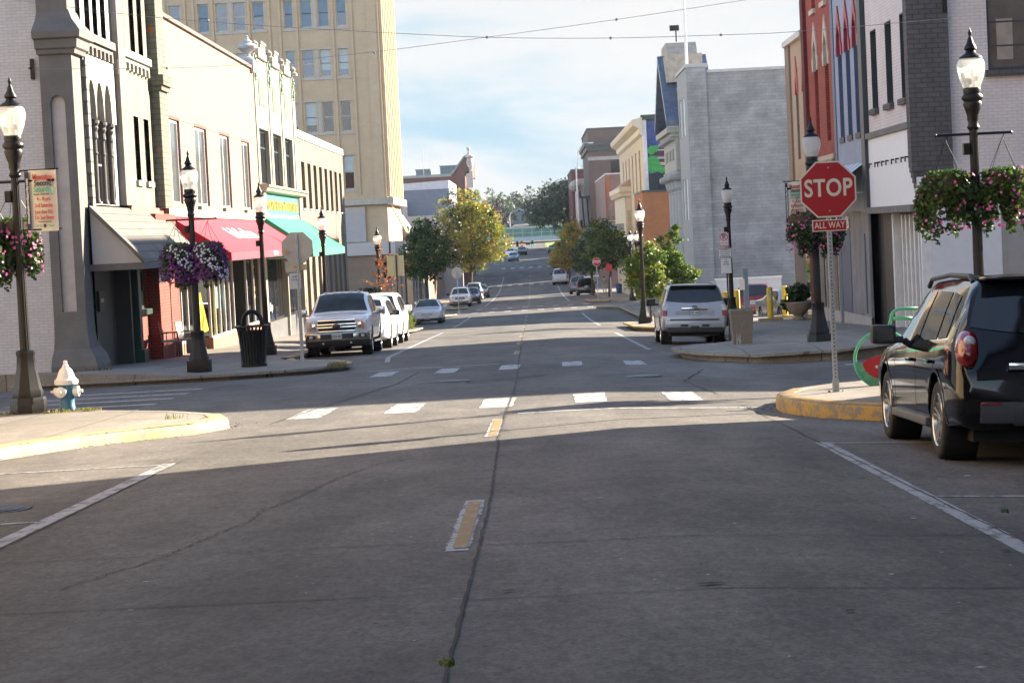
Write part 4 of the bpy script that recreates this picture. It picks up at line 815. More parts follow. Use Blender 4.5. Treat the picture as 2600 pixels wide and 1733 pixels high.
b = MB(); pbox(b, Rf, 62.95, 68.4, -.04, .05, -3, -1.3); b.build('base_course', mat('pale_stone_base', (.42, .40, .38), .8, var=.15), t)
b = MB(); pbox(b, Rf, 63.6, 63.75, 0, .05, -1.2, 1.1); pbox(b, Rf, 66.6, 68.45, 0, .04, -1.3, 1.2); b.build('navy_panel', M_navy, t)
b = MB(); pbox(b, Rf, 63.0, 66.4, 0, .07, 1.75, 3.0); b.build('blue_panel', mat('blue_grey_panel', (.15, .18, .24), .5, var=.1), t)
text('house_number', '126', .5, M_letter, t, (XR - .06, 66.9, 1.42), (0, -1, 0), (0, 0, 1), .02)
a = thing('metal_awning', 'small striped metal awning on the pale blue building', 'awning', (XR, 63, 2.5))
b = MB()
for k in range(9):
    y0 = 62.98 + k * .58; b.mat(k % 2); b.poly([(XR - .02, y0, 3.15), (XR - .02, y0 + .58, 3.15), (XR - 1.25, y0 + .58, 2.28), (XR - 1.25, y0, 2.28)]); b.poly([(XR - 1.25, y0, 2.28), (XR - 1.25, y0 + .58, 2.28), (XR - 1.25, y0 + .58, 2.16), (XR - 1.25, y0, 2.16)])
b.build('canopy', [mat('pale_grey_stripe', (.50, .52, .56), .4), mat('mid_grey_stripe', (.22, .24, .28), .4)], a)
b = MB(); b.tube([(XR - .02, 63.0, 2.28), (XR - 1.25, 63.0, 2.28)], .02, 5); b.tube([(XR - .02, 68.1, 2.28), (XR - 1.25, 68.1, 2.28)], .02, 5); b.build('frame', MT['steel'], a)
# ---- red brick building
M_vivid = brick('vivid_red_brick', (.36, .075, .05), (.30, .06, .045), (.17, .05, .04), .22, .08, .01, var=.25)
M_stonehood = mat('cream_stone_hood', (.48, .42, .35), .7, var=.2)
t = thing('shop_building', 'tall vivid red brick building with cream pointed window hoods', 'building', (XR, 69.1, zg(69, XR)))
rw = [(70.0, 70.9), (72.6, 73.5)]
ops = [(a, c, 4.05, 7.3) for a, c in rw] + [(a, c, 8.45, 10.2) for a, c in rw]
b = MB(); wallmesh(b, Rf, 69.1, 75.8, 3.5, 10.9, ops, .25); b.build('wall', M_vivid, t)
body(t, XR + .27, 22, 69.1, 75.8, -3, 10.7, M_vivid)
b = MB(); pbox(b, Rf, 75.1, 75.8, -.1, .12, -3, 10.95); b.build('corner_strip', brick('dark_red_brick_strip', (.15, .03, .03), (.12, .025, .025), (.07, .03, .03), .22, .08, .01), t)
for o in ops:
    w = window(t, Rf, o, .22, mat('stone_grey_frame', (.25, .23, .2), .6), MT['dark_glass'], 0, 1, .09, sill=M_stonehood if o[2] > 8 else None, sd=.1)
    if o[2] < 8:
        c = (o[0] + o[1]) / 2; b = MB(); T = lambda p, q, d: Rf(p, d, q)
        b.prism([(c - .66, 6.45), (c - .72, 6.8), (c - .5, 6.95), (c - .46, 7.35), (c, 8.05), (c + .46, 7.35), (c + .5, 6.95), (c + .72, 6.8), (c + .66, 6.45), (c + .42, 6.45), (c + .36, 7.1), (c, 7.5), (c - .36, 7.1), (c - .42, 6.45)][::-1], T, -.05, .045); b.build('window_hood', M_stonehood, t)
b = MB(); pbox(b, Rf, 69.1, 75.1, -.1, .1, 3.45, 3.6)
for k in range(9): pbox(b, Rf, 69.4 + k * .62, 69.62 + k * .62, -.1, .12, 2.5, 3.45)
b.build('vent_band', mat('tan_slats', (.42, .35, .26), .6), t)
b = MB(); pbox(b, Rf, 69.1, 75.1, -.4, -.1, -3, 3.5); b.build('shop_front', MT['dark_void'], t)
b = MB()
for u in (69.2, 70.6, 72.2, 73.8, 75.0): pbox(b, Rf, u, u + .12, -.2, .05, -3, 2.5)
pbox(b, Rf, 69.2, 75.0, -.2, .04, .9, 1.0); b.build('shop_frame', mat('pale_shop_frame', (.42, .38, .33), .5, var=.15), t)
b = MB(); pbox(b, Rf, 69.1, 75.1, -.15, .03, -3, -1.35); b.build('plinth', MT['pale_stone_base'], t)
# ---- tan building at the car park edge
M_tanR = brick('warm_tan_brick', (.45, .335, .235), (.41, .305, .215), (.34, .27, .2), .22, .078, .008, var=.12)
t = thing('shop_building', 'low warm tan brick building with red window hoods beside the car park', 'building', (XR, 75.8, zg(76, XR)))
tw = [(76.1, 76.7), (78.0, 78.7)]
ops = [(a, c, 3.72, 6.9) for a, c in tw]
b = MB(); wallmesh(b, Rf, 75.8, 81, 2.9, 7.85, ops, .25); b.build('wall', M_tanR, t)
b = MB(); pbox(b, Rf, 79.9, 81, -.1, .08, 2.6, 7.9); b.build('pilaster', brick('shadow_tan_brick', (.28, .2, .14), (.25, .18, .13), (.2, .16, .12), .22, .078, .008), t)
body(t, XR + .27, 24, 75.8, 81, -4, 7.7, M_tanR)
coping(t, Rf, 75.8, 81.05, 7.85, mat('pale_metal_coping', (.52, .5, .47), .4), .2, .16)
for o in ops:
    b = MB(); pbox(b, Rf, o[0], o[1], -.23, -.15, o[2], o[3]); b.build('window', mat('taupe_board', (.2, .17, .14), .7), t); reveal(t, Rf, o, MT['taupe_board'], .24)
    c = (o[0] + o[1]) / 2; b = MB(); T = lambda p, q, d: Rf(p, d, q)
    b.prism([(c - .42, 6.0), (c - .36, 6.6), (c, 7.35), (c + .36, 6.6), (c + .42, 6.0), (c + .3, 6.0), (c, 6.7), (c - .3, 6.0)][::-1], T, -.05, .04); b.build('window_hood', mat('rust_red_hood', (.40, .06, .05), .5, var=.2), t)
b = MB(); pbox(b, Rf, 75.9, 80.9, -.02, .25, 2.55, 2.95); b.build('cornice', mat('cream_moulding', (.50, .42, .28), .6, var=.1), t)
b = MB(); pbox(b, Rf, 75.8, 81, -.2, .02, -4, 2.55); b.build('lower_wall', mat('brown_stucco', (.12, .10, .085), .8, var=.2), t)
b = MB(); pbox(b, Rf, 76.2, 77.6, -.1, .035, -1.9, 1.2); b.build('door', MT['dark_glass'], t)
b = MB(); b.box(XR - .04, 24, 80.98, 81.02, -4, 7.85); b.build('end_wall', mat('pale_edge_paint', (.52, .42, .36), .7, var=.1), t)
# ---- bank with ribbed concrete side wall and a pedimented portico
M_banks = brick('weathered_grey_block', (.39, .385, .38), (.33, .327, .325), (.28, .278, .275), 1.1, .2, .016, bump=.3, var=.38, vs=.6)
M_bankf = mat('pale_grey_stone', (.36, .345, .33), .7, var=.1, bump=.1)
t = thing('bank_building', 'grey block bank building with columned portico, pediment and blank side wall', 'building', (XR, 131.5, zg(131, XR)))
bo = [(134.0, 136.0, 7.0, 9.3), (137.0, 138.6, 7.0, 9.3), (134.2, 136.2, 1.9, 4.4), (137.0, 138.6, 1.9, 4.4)]
b = MB(); wallmesh(b, Rf, 131.5, 139.9, -6, 10.9, bo, .12); b.build('street_wall', M_bankf, t)
for o in bo: window(t, Rf, o, .1, MT['trim_white'], mat('white_shutter', (.7, .72, .74), .5), 1, 0, .1)
b = MB(); b.box(XR, 10.75, 131.45, 131.6, -6, 10.9); b.box(10.85, 34, 131.7, 132, -6, 10.55); b.box(10.75, 10.85, 131.62, 131.9, -6, 10.5); b.build('side_wall', M_banks, t)
body(t, XR + .15, 34, 132.1, 155, -6, 10.4, M_banks)
b = MB(); b.box(XR - .08, 10.85, 131.38, 140, 10.9, 11.1); b.box(10.85, 34, 131.6, 132.1, 10.55, 10.72); b.build('coping', mat('light_grey_coping', (.50, .50, .49), .6), t)
b = MB(); b.poly([(XR - .02, 139.9, -1.0), (XR - .02, 132.4, -1.0), (XR - 1.3, 132.4, -2.6), (XR - 1.3, 139.9, -2.6)]); b.build('door_canopy', mat('pale_green_canvas', (.33, .38, .36), .7), t)
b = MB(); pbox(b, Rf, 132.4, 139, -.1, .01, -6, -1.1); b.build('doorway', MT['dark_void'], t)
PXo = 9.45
for k in range(4):
    b = MB(); y = 141.2 + k * 3.0; b.lathe([(.62, -5.5), (.62, -5.2), (.5, -5.0), (.48, -4.8), (.42, 3.6), (.44, 3.7), (.42, 3.8), (.55, 4.0), (.68, 4.6), (.72, 4.9), (.72, 5.1)], 16, (PXo + .4, y, 0))
    for s in (-1, 1): b.lathe([(.0, -.5), (.2, -.45), (.24, 0), (.2, .45), (0, .5)], 10, (PXo - .1, y + s * .55, 4.65), axis='x')
    b.build('column', M_bankf, t)
b = MB(); b.box(PXo - .1, 12, 140, 152, 5.1, 7.2); b.box(PXo - .35, 12, 139.9, 152.2, 7.2, 7.45); b.box(PXo - .6, 12, 139.8, 152.4, 7.45, 7.8); b.build('entablature', mat('beige_stone', (.40, .37, .32), .7, var=.15), t)
b = MB()
for k in range(16): b.box(PXo - .5, PXo - .1, 140.1 + k * .76, 140.45 + k * .76, 7.0, 7.2)
b.build('dentil', M_bankf, t)
b = MB()
for k in range(3): b.box(PXo - .13, PXo - .1, 142 + k * 3.2, 144.2 + k * 3.2, 5.8, 6.5)
b.build('green_grille', M_darkgreen, t)
b = MB(); T = lambda p, q, d: (d, p, q)
b.prism([(139.9, 7.8), (152.3, 7.8), (146.1, 11.9)], T, PXo + .1, 12); b.build('pediment', MT['beige_stone'], t)
b = MB(); b.prism([(139.6, 7.85), (146.1, 12.2), (152.6, 7.85), (152.6, 8.3), (146.1, 12.75), (139.6, 8.3)], T, PXo - .65, 12); b.build('pediment_roof', mat('blue_grey_metal_roof', (.10, .13, .19), .35, metal=.3, var=.3, scale=2), t)
b = MB(); b.box(PXo - .3, 11.5, 142.8, 149.4, 10.8, 12.6); b.prism([(142.9, 12.6), (149.3, 12.6), (148.4, 13.4), (143.8, 13.4)], T, PXo - .2, 11.2); b.build('attic_block', mat('tan_stone_block', (.38, .33, .27), .7, var=.25), t)
b = MB(); b.tube([(9.9, 143, 13.4), (9.9, 143, 14.1)], .05, 5); b.box(9.5, 10.1, 142.9, 143.1, 14.1, 14.45); b.build('roof_light', MT['black_iron'], t)
fp = thing('flagpole', 'thin white flagpole rising from the roof of the grey bank', 'flagpole', (10.2, 139, 10.9))
b = MB(); b.tube([(10.2, 139, 10.5), (10.2, 139, 15), (10.2, 139, 21)], [.10, .08, .06], 8); b.build('pole', MT['white_paint'], fp); b = MB(); b.lathe([(.2, 10.7), (.2, 11.1), (.1, 11.2)], 8, (10.2, 139, 0)); b.build('base', MT['steel'], fp)
# ---- beyond the second crossing on the right
M_orange = brick('orange_brick', (.42, .17, .075), (.36, .145, .065), (.27, .15, .09), .24, .08, .008, var=.12)
t = thing('brick_annex', 'low orange brick building below the painted mural', 'building', (9.2, 176, zg(176)))
b = MB(); b.box(8.95, 24, 176, 190, -6, 4.35); b.build('wall', M_orange, t)
b = MB(); b.box(8.9, 24, 175.9, 190, 4.35, 4.5); b.build('coping', M_darkgreen, t)
t = thing('mural_building', 'tall cream building with heavy cornice and a blue painted mural on its side', 'building', (9, 178.5, zg(178)))
b = MB(); wallmesh(b, LP(9.3, -1), 178.5, 226, -6, 9.3, [(184 + k * 6.5, 186.2 + k * 6.5, 4.6, 8.0) for k in range(6)], .3); b.build('wall', mat('cream_front', (.52, .44, .32), .7, var=.15, bump=.1), t)
for k in range(6): window(t, LP(9.3, -1), (184 + k * 6.5, 186.2 + k * 6.5, 4.6, 8.0), .25, mat('cream_frame', (.5, .45, .36), .6), MT['dark_glass'], 0, 1)
body(t, 9.62, 24, 178.8, 226, -6, 9.9, M_orange)
b = MB(); pr = [(.0, 8.9), (.25, 9.1), (.3, 9.5), (.75, 9.8), (.85, 10.1), (.85, 10.25), (0, 10.4)]
for (d0, za), (d1, zb) in zip(pr[:-1], pr[1:]): b.poly([(9.3 - d0, 178.2, za), (9.3 - d0, 226, za), (9.3 - d1, 226, zb), (9.3 - d1, 178.2, zb)])
b.poly([(9.3 - d, 178.2, z) for d, z in pr]); b.build('cornice', mat('cream_cornice', (.60, .54, .42), .6, var=.12), t)
b = MB(); b.box(9.28, 9.62, 178.4, 178.79, -6, 10.2); b.build('white_strip', mat('peeling_white', (.62, .62, .64), .7, var=.2, scale=1.5), t)
b = MB(); b.box(9.2, 24, 178.3, 179, 10.2, 10.6); b.build('coping', M_darkgreen, t)
mu = thing('mural', 'night blue mural with green trees and brown buildings painted on a side wall', 'mural', (9.6, 178.4, 4.5))
mm = bpy.data.materials.new('mural_sky'); mm.use_nodes = True; tt = mm.node_tree; pb = tt.nodes['Principled BSDF']; q = N(tt, 'ShaderNodeTexCoord'); n_ = N(tt, 'ShaderNodeTexNoise'); n_.inputs['Scale'].default_value = .5; n_.inputs['Detail'].default_value = 5; r_ = N(tt, 'ShaderNodeValToRGB')
r_.color_ramp.elements[0].position = .45; r_.color_ramp.elements[0].color = (.010, .035, .19, 1); r_.color_ramp.elements[1].position = .75; r_.color_ramp.elements[1].color = (.12, .2, .42, 1); tt.links.new(q.outputs['Object'], n_.inputs['Vector']); tt.links.new(n_.outputs['Fac'], r_.inputs[0]); tt.links.new(r_.outputs[0], pb.inputs['Base Color'])
b = MB(); b.box(9.65, 20, 178.6, 178.78, 4.5, 10.2); b.build('painted_sky', mm, mu)
b = MB(); b.box(9.75, 20, 178.57, 178.6, 6.3, 7.1); b.box(9.9, 20, 178.57, 178.6, 7.3, 7.75); b.build('painted_building', mat('mural_brown', (.07, .03, .035), .7, var=.2), mu)
b = MB(); b.box(9.8, 20, 178.55, 178.57, 7.02, 7.16); b.box(10.2, 20, 178.55, 178.57, 7.68, 7.78); b.box(10.6, 20, 178.55, 178.57, 6.5, 6.75); b.build('painted_ledge', mat('mural_cream', (.5, .42, .28), .7), mu)
rnd = random.Random(5); b = MB()
for cx, cz, rr in ((10.0, 6.75, .55), (10.3, 6.4, .4), (9.95, 7.75, .35), (10.25, 7.85, .3), (10.7, 6.15, .3), (9.9, 6.2, .3), (11, 6.1, .25)):
    pts = [(cx + rr * (.85 + .25 * rnd.random()) * math.cos(a), 178.53, cz + rr * (.85 + .25 * rnd.random()) * math.sin(a)) for a in np.linspace(0, 6.28, 15)[:-1]]
    jj = 178.53 - .006 * len(b.f); b.poly([(p[0], jj, p[2]) for p in pts])
b.build('painted_tree', mat('mural_green', (.05, .32, .08), .7, var=.3, scale=3), mu)
b = MB(); b.prism([(9.66, 4.6), (9.66, 5.8), (14, 6.5), (20, 6.6), (20, 4.6)], lambda p, q, d: (p, d, q), 178.54, 178.56); b.build('painted_street', mat('mural_dark', (.012, .02, .03), .6, var=.2), mu)
t = thing('bay_front', 'small cream two storey shop front with bracketed cornice projecting below the tall facade', 'building', (8.6, 205, zg(205)))
b = MB(); wallmesh(b, LP(8.7, -1), 203, 228, -6, 4.9, [(207, 212, -.5, 3.4), (218, 223, -.5, 3.4)], .3); b.box(8.72, 9.6, 203, 228, -6, 4.9)
b.build('wall', mat('ivory_wall', (.56, .50, .38), .65, var=.12), t)
RB = FP(203); b = MB(); pbox(b, RB, 8.85, 9.15, 0, .05, -1, 3.2); b.build('window', mat('tan_blind', (.42, .36, .24), .7), t)
b = MB(); b.box(8.2, 9.7, 202.6, 228.4, 4.9, 5.35); b.box(8.4, 9.7, 202.8, 228.2, 4.5, 4.9)
for k in range(18): b.box(8.25, 8.5, 203 + k * 1.4, 203.4 + k * 1.4, 4.55, 4.9)
b.build('cornice', MT['cream_cornice'], t)
b = MB(); b.poly([(8.3, 202.8, 5.35), (9.7, 203.2, 6.4), (9.7, 227, 6.4), (8.3, 228, 5.35)]); b.poly([(8.3, 202.8, 5.35), (9.7, 202.8, 5.35), (9.7, 203.2, 6.4)]); b.build('roof', mat('brown_lean_roof', (.34, .24, .17), .8), t)
for k, u in enumerate((207, 218)): window(t, LP(8.7, -1), (u, u + 5, -.5, 3.4), .25, MT['cream_frame'], MT['dark_glass'], 1, 1)
b = MB(); b.box(8.5, 8.7, 203, 228, -1.6, -1.0); b.build('sign_band', mat('ivory_band', (.5, .45, .38), .6), t)
t = thing('side_gable', 'pinkish weathered brick building with exposed orange corner beyond the cream one', 'building', (9, 258, zg(258)))
b = MB(); b.box(8.9, 24, 258, 300, -7, 7.9); b.build('wall', brick('pink_weathered_brick', (.30, .20, .17), (.27, .175, .15), (.22, .17, .15), .26, .09, .01, var=.3), t)
b = MB(); b.box(8.8, 9.4, 257.9, 258, 5.2, 7.6); b.build('exposed_brick', brick('raw_orange_brick', (.45, .16, .08), (.4, .14, .07), (.3, .16, .1), .24, .08, .01), t); b = MB(); b.box(8.85, 24, 257.9, 300, 7.9, 8.05); b.build('coping', MT['peeling_white'], t)
b = MB(); b.tube([(8.85, 257.9, -3), (8.85, 257.9, 7)], .09, 6); b.build('downpipe', mat('rust_pipe', (.25, .1, .06), .7), t)
t = thing('brick_block', 'tall brown brick block with dark bracketed cornice and a black window', 'building', (8.8, 300, zg(300)))
b = MB(); b.box(8.5, 24, 312, 345, -6, 15.6); b.build('wall', brick('brown_grey_brick', (.155, .115, .10), (.135, .10, .09), (.11, .09, .08), .26, .09, .01, var=.15), t)
b = MB(); b.box(8.0, 24, 311.5, 345.4, 13.3, 13.9); b.box(8.2, 24, 311.7, 345.2, 12.6, 13.3); b.box(8.4, 24, 311.9, 345, 15.6, 15.85); b.build('cornice', mat('dark_green_cornice', (.05, .06, .055), .6, var=.2), t)
b = MB(); b.box(8.4, 24, 311.9, 312, 11.3, 11.8); b.build('stone_band', mat('grey_stone_band', (.34, .32, .31), .7), t)
b = MB(); b.box(11.6, 24, 311.85, 312, 7.0, 11.2); b.build('window', MT['dark_glass'], t)
fe = thing('fire_escape', 'black iron fire escape on the street side of the brown brick block', 'fire escape', (8, 312, 0))
b = MB()
for z in (2, 6.2): b.box(7.2, 8.45, 312, 322, z, z + .15)
b.build('landing', MT['black_iron'], fe)
b = MB()
for z in (2, 6.2): b.tube([(7.2, 312, z + 1.0), (7.2, 322, z + 1.0)], .06, 5)
for k in range(6): b.tube([(7.2, 312 + 2 * k, 2), (7.2, 312 + 2 * k, 3)], .04, 4); b.tube([(7.2, 312 + 2 * k, 6.2), (7.2, 312 + 2 * k, 7.2)], .04, 4)
b.build('railing', MT['black_iron'], fe)
b = MB(); b.tube([(7.5, 313, 2.1), (7.5, 320, 6.2)], .12, 5); b.tube([(8.2, 313, 2.1), (8.2, 320, 6.2)], .12, 5); b.build('stair', MT['black_iron'], fe)
t = thing('ornate_front', 'pale stone front with a curved cornice between the brown block and dark red wall', 'building', (8, 346, zg(346)))
b = MB(); b.box(7.6, 20, 346, 372, -5, 9.6); b.build('wall', mat('grey_cream_stone', (.40, .37, .34), .7, var=.2), t)
b = MB(); b.lathe([(.3, -1), (.9, -.6), (1.1, 0), (.8, .5), (.3, .8), (0, .9)], 10, (7.2, 346.5, 8.6)); b.box(6.9, 20, 345.8, 372, 8.8, 9.3); b.build('cornice', MT['weathered_stone'], t)
t = thing('brick_block', 'plain dark maroon brick side wall closing the right side of the far street', 'building', (8, 385, zg(385)))
b = MB(); b.box(7.4, 22, 385, 425, -5, 12.0); b.build('wall', brick('maroon_brick', (.105, .03, .03), (.09, .027, .027), (.075, .035, .035), .26, .09, .01, var=.1), t); b = MB(); b.box(7.3, 22, 384.9, 425, 12, 12.2); b.build('coping', M_darkgrey, t)
# near right building whose shadow lies over the street (outside the frame, made taller to deepen the shade)
t = thing('brick_block', 'brick block on the near right corner shading the street', 'building', (XR, 0, 0))
body(t, XR, 40, -60, 31.0, -2, 19.5, M_darkgrey, 'wall'); b = MB(); b.box(XR - .2, 40, -60, 31.2, 19.5, 19.9); b.build('roof', M_darkgrey, t)
t = thing('brick_block', 'buff brick row opposite, lining the near left side of the street', 'building', (XL, 0, 0))
body(t, -34, XL, -60, 34.6, -2, 14.5, M_tower, 'wall')  # unseen row, raised in height to deepen shade on the near road
for k in range(10): b = MB(); b.box(XL, XL + .04, -52 + k * 8, -49.5 + k * 8, 4, 7); b.build('window', MT['dark_glass'], t)
t = thing('brick_block', 'unseen brick block added behind the viewpoint to darken reflections', 'building', (0, -75, 0)); body(t, -60, 60, -95, -75, -2, 9, M_bgred, 'wall'); b = MB(); b.box(-60.2, 60.2, -95.2, -74.8, 9, 9.4); b.build('roof', M_darkgrey, t)  # added out of view across the street, darkens what the cars reflect
# ---- skyway, signals and the hill at the end of the street
sb = thing('skyway', 'green glazed pedestrian bridge crossing the far end of the street', 'footbridge', (0, 470, zg(470)))
b = MB(); b.box(-40, 40, 470, 474, .25, .75); b.box(-40, 40, 470, 474, 2.5, 2.95); b.build('deck', mat('pale_green_steel', (.33, .46, .42), .5, var=.1), sb)
b = MB(); b.box(-40, 40, 470.2, 473.8, .75, 2.5); b.build('glazing', mat('green_glazing', (.14, .25, .22), .15, var=.35, scale=.6, stretch=(1, 1, 3)), sb)
b = MB()
for k in range(40): b.box(-40 + k * 2, -39.88 + k * 2, 470.1, 470.2, .75, 2.5)
b.box(-40, 40, 470.08, 470.16, 1.55, 1.65); b.build('mullion', MT['pale_green_steel'], sb)
b = MB(); b.box(-40, 40, 469.6, 470, -.15, .22); b.build('pale_beam', mat('pale_blue_beam', (.42, .47, .55), .5), sb)
for x in (-14, 14): b = MB(); b.box(x - .5, x + .5, 471, 473, -3, .25); b.build('pier', MT['grey_panel'], sb)
sw = thing('span_wire', 'thin cable carrying signals over the far crossing', 'cable', (0, 400, 0)); b = MB(); b.tube([(-14, 400, .1), (-3, 400, -.32), (2, 400, -.35), (14, 400, .1)], .035, 5); b.build('wire', MT['black_iron'], sw)
for (x, col, lb) in ((-2.7, None, 'traffic signal turned side on, left one on the span wire'), (-1.9, (.9, .25, .02), 'orange faced traffic signal showing a lit amber red lamp'), (0.0, (.02, .8, .45), 'traffic signal with a lit green lamp on the span wire')):
    s = thing('traffic_signal', lb, 'traffic light', (x, 400, -.4), 'signals on the span wire')
    b = MB(); b.box(x - .2, x + .2, 399.85, 400.15, -.9, .12)
    b.build('housing', mat('signal_orange', (.40, .14, .03), .5) if col and col[0] > .5 else MT['black_iron'], s)
    b = MB()
    for k in range(3): b.lathe([(.13, 0), (.15, -.16), (.14, -.16), (.12, 0)], 8, (x, 399.85, -.05 - .32 * k), axis='y', cap=False)
    b.build('visor', MT['black_iron'], s)
    if col:
        em = bpy.data.materials.new('signal_lit'); em.use_nodes = True; p_ = em.node_tree.nodes['Principled BSDF']; p_.inputs['Emission Color'].default_value = c4(col); p_.inputs['Emission Strength'].default_value = .8; p_.inputs['Base Color'].default_value = c4(col)
        b = MB(); b.lathe([(.14, -.01), (.0, -.03)], 10, (x, 399.84, -.69 if col[1] > .5 else -.5), axis='y', cap=False); b.build('lamp', em, s)
for (x, lb) in ((-4.3, 'dark lane sign hung left on the span wire'), (-.75, 'dark street name board hung between the signals')):
    s = thing('overhead_sign', lb, 'sign', (x, 400, -.4)); b = MB(); b.box(x - .4, x + .4, 399.95, 400.05, -.62, -.35); b.build('panel', MT['plastic_dark'], s); b = MB(); b.tube([(x, 400, -.35), (x, 400, -.3)], .04, 5); b.build('hanger', MT['black_iron'], s)
# ------------------------------------------------------------------ street lamps
IRON = MT['black_iron']
def make_lamp(x, y, label, square=True):
    g = zg(y, x) + pav(x) - .01; t = thing('street_lamp', label, 'street lamp', (0, 0, 0), 'acorn globe street lamps along both pavements')
    b = MB()
    if square: b.bbox(-.26, .26, -.26, .26, 0, .30, .02)
    else: b.lathe([(.29, 0), (.29, .22), (.27, .26)], 8, ang0=rad(22.5))
    b.lathe([(.24, .26), (.245, .34), (.22, .40), (.19, .55), (.155, .72), (.14, .9), (.15, .93), (.15, .98), (.12, 1.0)], 8, ang0=rad(22.5)); b.build('base', IRON, t, smooth=35)
    b = MB(); vs = []
    for z, r in ((1.0, .084), (2.5, .074), (3.72, .066)):
        for k in range(32): a = 2 * math.pi * k / 32; q = r * (1 if k % 2 else .9); vs.append((q * math.cos(a), q * math.sin(a), z))
    b.mesh(vs, [(j * 32 + k, j * 32 + (k + 1) % 32, (j + 1) * 32 + (k + 1) % 32, (j + 1) * 32 + k) for j in range(2) for k in range(32)]); b.build('shaft', IRON, t, smooth=60)
    b = MB(); b.lathe([(.07, 3.68), (.1, 3.72), (.075, 3.78), (.09, 3.84), (.09, 3.9), (.115, 3.98), (.15, 4.08), (.13, 4.12), (.165, 4.16), (.165, 4.2), (.13, 4.24), (.14, 4.3), (.13, 4.33)], 20); b.build('capital', IRON, t, smooth=50)
    b = MB(); b.lathe([(.115, 4.31), (.14, 4.36), (.185, 4.48), (.212, 4.6), (.215, 4.68), (.2, 4.74), (.165, 4.785)], 24, cap=False); gl = b.build('globe', MT['lamp_globe'], t, smooth=180)
    b = MB(); b.lathe([(.06, 4.33), (.06, 4.42), (.11, 4.44), (.12, 4.5), (.05, 4.52), (.04, 4.62), (0, 4.63)], 12); b.build('bulb_holder', mat('lamp_inside', (.62, .60, .56), .3, var=.2), gl, smooth=50)
    b = MB(); b.lathe([(.165, 4.775), (.18, 4.79), (.17, 4.81), (.09, 4.86), (.07, 4.9), (.1, 4.93), (.09, 4.96), (.055, 5.02), (.04, 5.08), (.02, 5.12), (.028, 5.15), (.03, 5.18), (.015, 5.22), (0, 5.26)], 18); b.build('cap', IRON, t, smooth=50)
    b = MB(); b.bbox(-.17, -.07, -.06, .06, 3.3, 3.48, .01); b.build('control_box', IRON, t)
    t.location = (x, y, g); t.rotation_euler = (0, 0, 0); return t
LAMPS = [(-7.98, 34.3, 'nearest left street lamp beside the blue hydrant, banner on its street side', 0),
 (-8.0, 52.0, 'street lamp before the grey entrance carrying purple and white flower baskets', 1),
 (-8.15, 66.5, 'slim street lamp standing behind the black litter bin', 1),
 (-8.1, 85.5, 'street lamp in front of the tan slot window building, behind the white pickup', 1),
 (-7.85, 112, 'street lamp rising behind the orange leaved sapling', 1),
 (-8.7, 150, 'left one of the two small lamps beside the round green tree at the tower', 1),
 (-8.0, 156, 'small lamp half hidden in the left edge of the round green tree', 1),
 (6.9, 34.3, 'nearest right street lamp carrying pink flower baskets behind the black car', 0),
 (6.5, 50.8, 'street lamp behind the stop sign with a banner on its left', 0),
 (6.95, 78, 'street lamp beside the no parking signs, behind the concrete bin', 1),
 (4.55, 92.5, 'street lamp on the brick kerb extension left of the silver car', 1),
 (7.1, 160, 'left one of the small pair of lamps by the dark green street tree', 1),
 (7.7, 164, 'right one of the small pair of lamps by the dark green street tree', 1)]
protos = {}
lamps = []
for x, y, lb, sq in LAMPS:
    if sq not in protos: o = make_lamp(x, y, lb, bool(sq)); protos[sq] = o
    else: o = dup(protos[sq], (x, y, zg(y, x) + pav(x) - .01), 0, lb)
    lamps.append(o)
# arms for flower baskets are parts of their lamps
def arm(lp, L1, L2, z=3.62):
    b = MB(); b.tube([(-L1, 0, z), (L2, 0, z)], .022, 8)
    for xx in (-L1, L2): b.lathe([(0, -.035), (.035, 0), (0, .035)], 8, (xx, 0, z), axis='x')
    o = b.build('basket_arm', IRON); o.parent = lp
for i in (0, 1, 7, 8): arm(lamps[i], .58, .58)
# flower baskets
def blob(rnd, n, c, sx, sy, sz, size, mats_w, up=.4):
    V = np.zeros((n * 4, 3)); mi = np.zeros(n, dtype=np.int32)
    ids = list(range(len(mats_w)))
    for k in range(n):
        p = Vector((rnd.gauss(0, 1), rnd.gauss(0, 1), rnd.gauss(0, 1))).normalized() * (rnd.random() ** .35)
        p = Vector((c[0] + p.x * sx, c[1] + p.y * sy, c[2] + p.z * sz)); a = Vector((rnd.gauss(0, 1), rnd.gauss(0, 1), rnd.gauss(0, 1) + up)).normalized(); u = a.orthogonal().normalized(); w = a.cross(u)
        th = rnd.random() * 6.28; u, w = u * math.cos(th) + w * math.sin(th), w * math.cos(th) - u * math.sin(th); s = size * rnd.uniform(.6, 1.3)
        for q, (du, dw) in enumerate(((-1, 0), (0, -.6), (1, 0), (0, .6))): V[k * 4 + q] = p + u * (s * du) + w * (s * dw)
        mi[k] = rnd.choices(ids, mats_w)[0]
    return V, np.arange(n * 4).reshape(n, 4), mi
def join(parts):
    V = np.concatenate([p[0] for p in parts]); o = 0; Fs = []
    for p in parts: Fs.append(p[1] + o); o += len(p[0])
    return V, np.concatenate(Fs), np.concatenate([p[2] for p in parts])
leafmat('basket_leaf', (.035, .075, .02), (.085, .15, .035)); leafmat('basket_leaf_dark', (.018, .035, .014), (.04, .07, .02))
leafmat('petal_pink', (.50, .06, .28), (.62, .16, .42), .3, 9); leafmat('petal_purple', (.10, .010, .12), (.20, .02, .21), .3, 9); leafmat('petal_white', (.62, .60, .68), (.75, .74, .8), .3, 9)
leafmat('trailing_brown', (.10, .07, .02), (.17, .13, .04), .3, 5); leafmat('petal_violet', (.13, .02, .17), (.22, .05, .27), .3, 9)
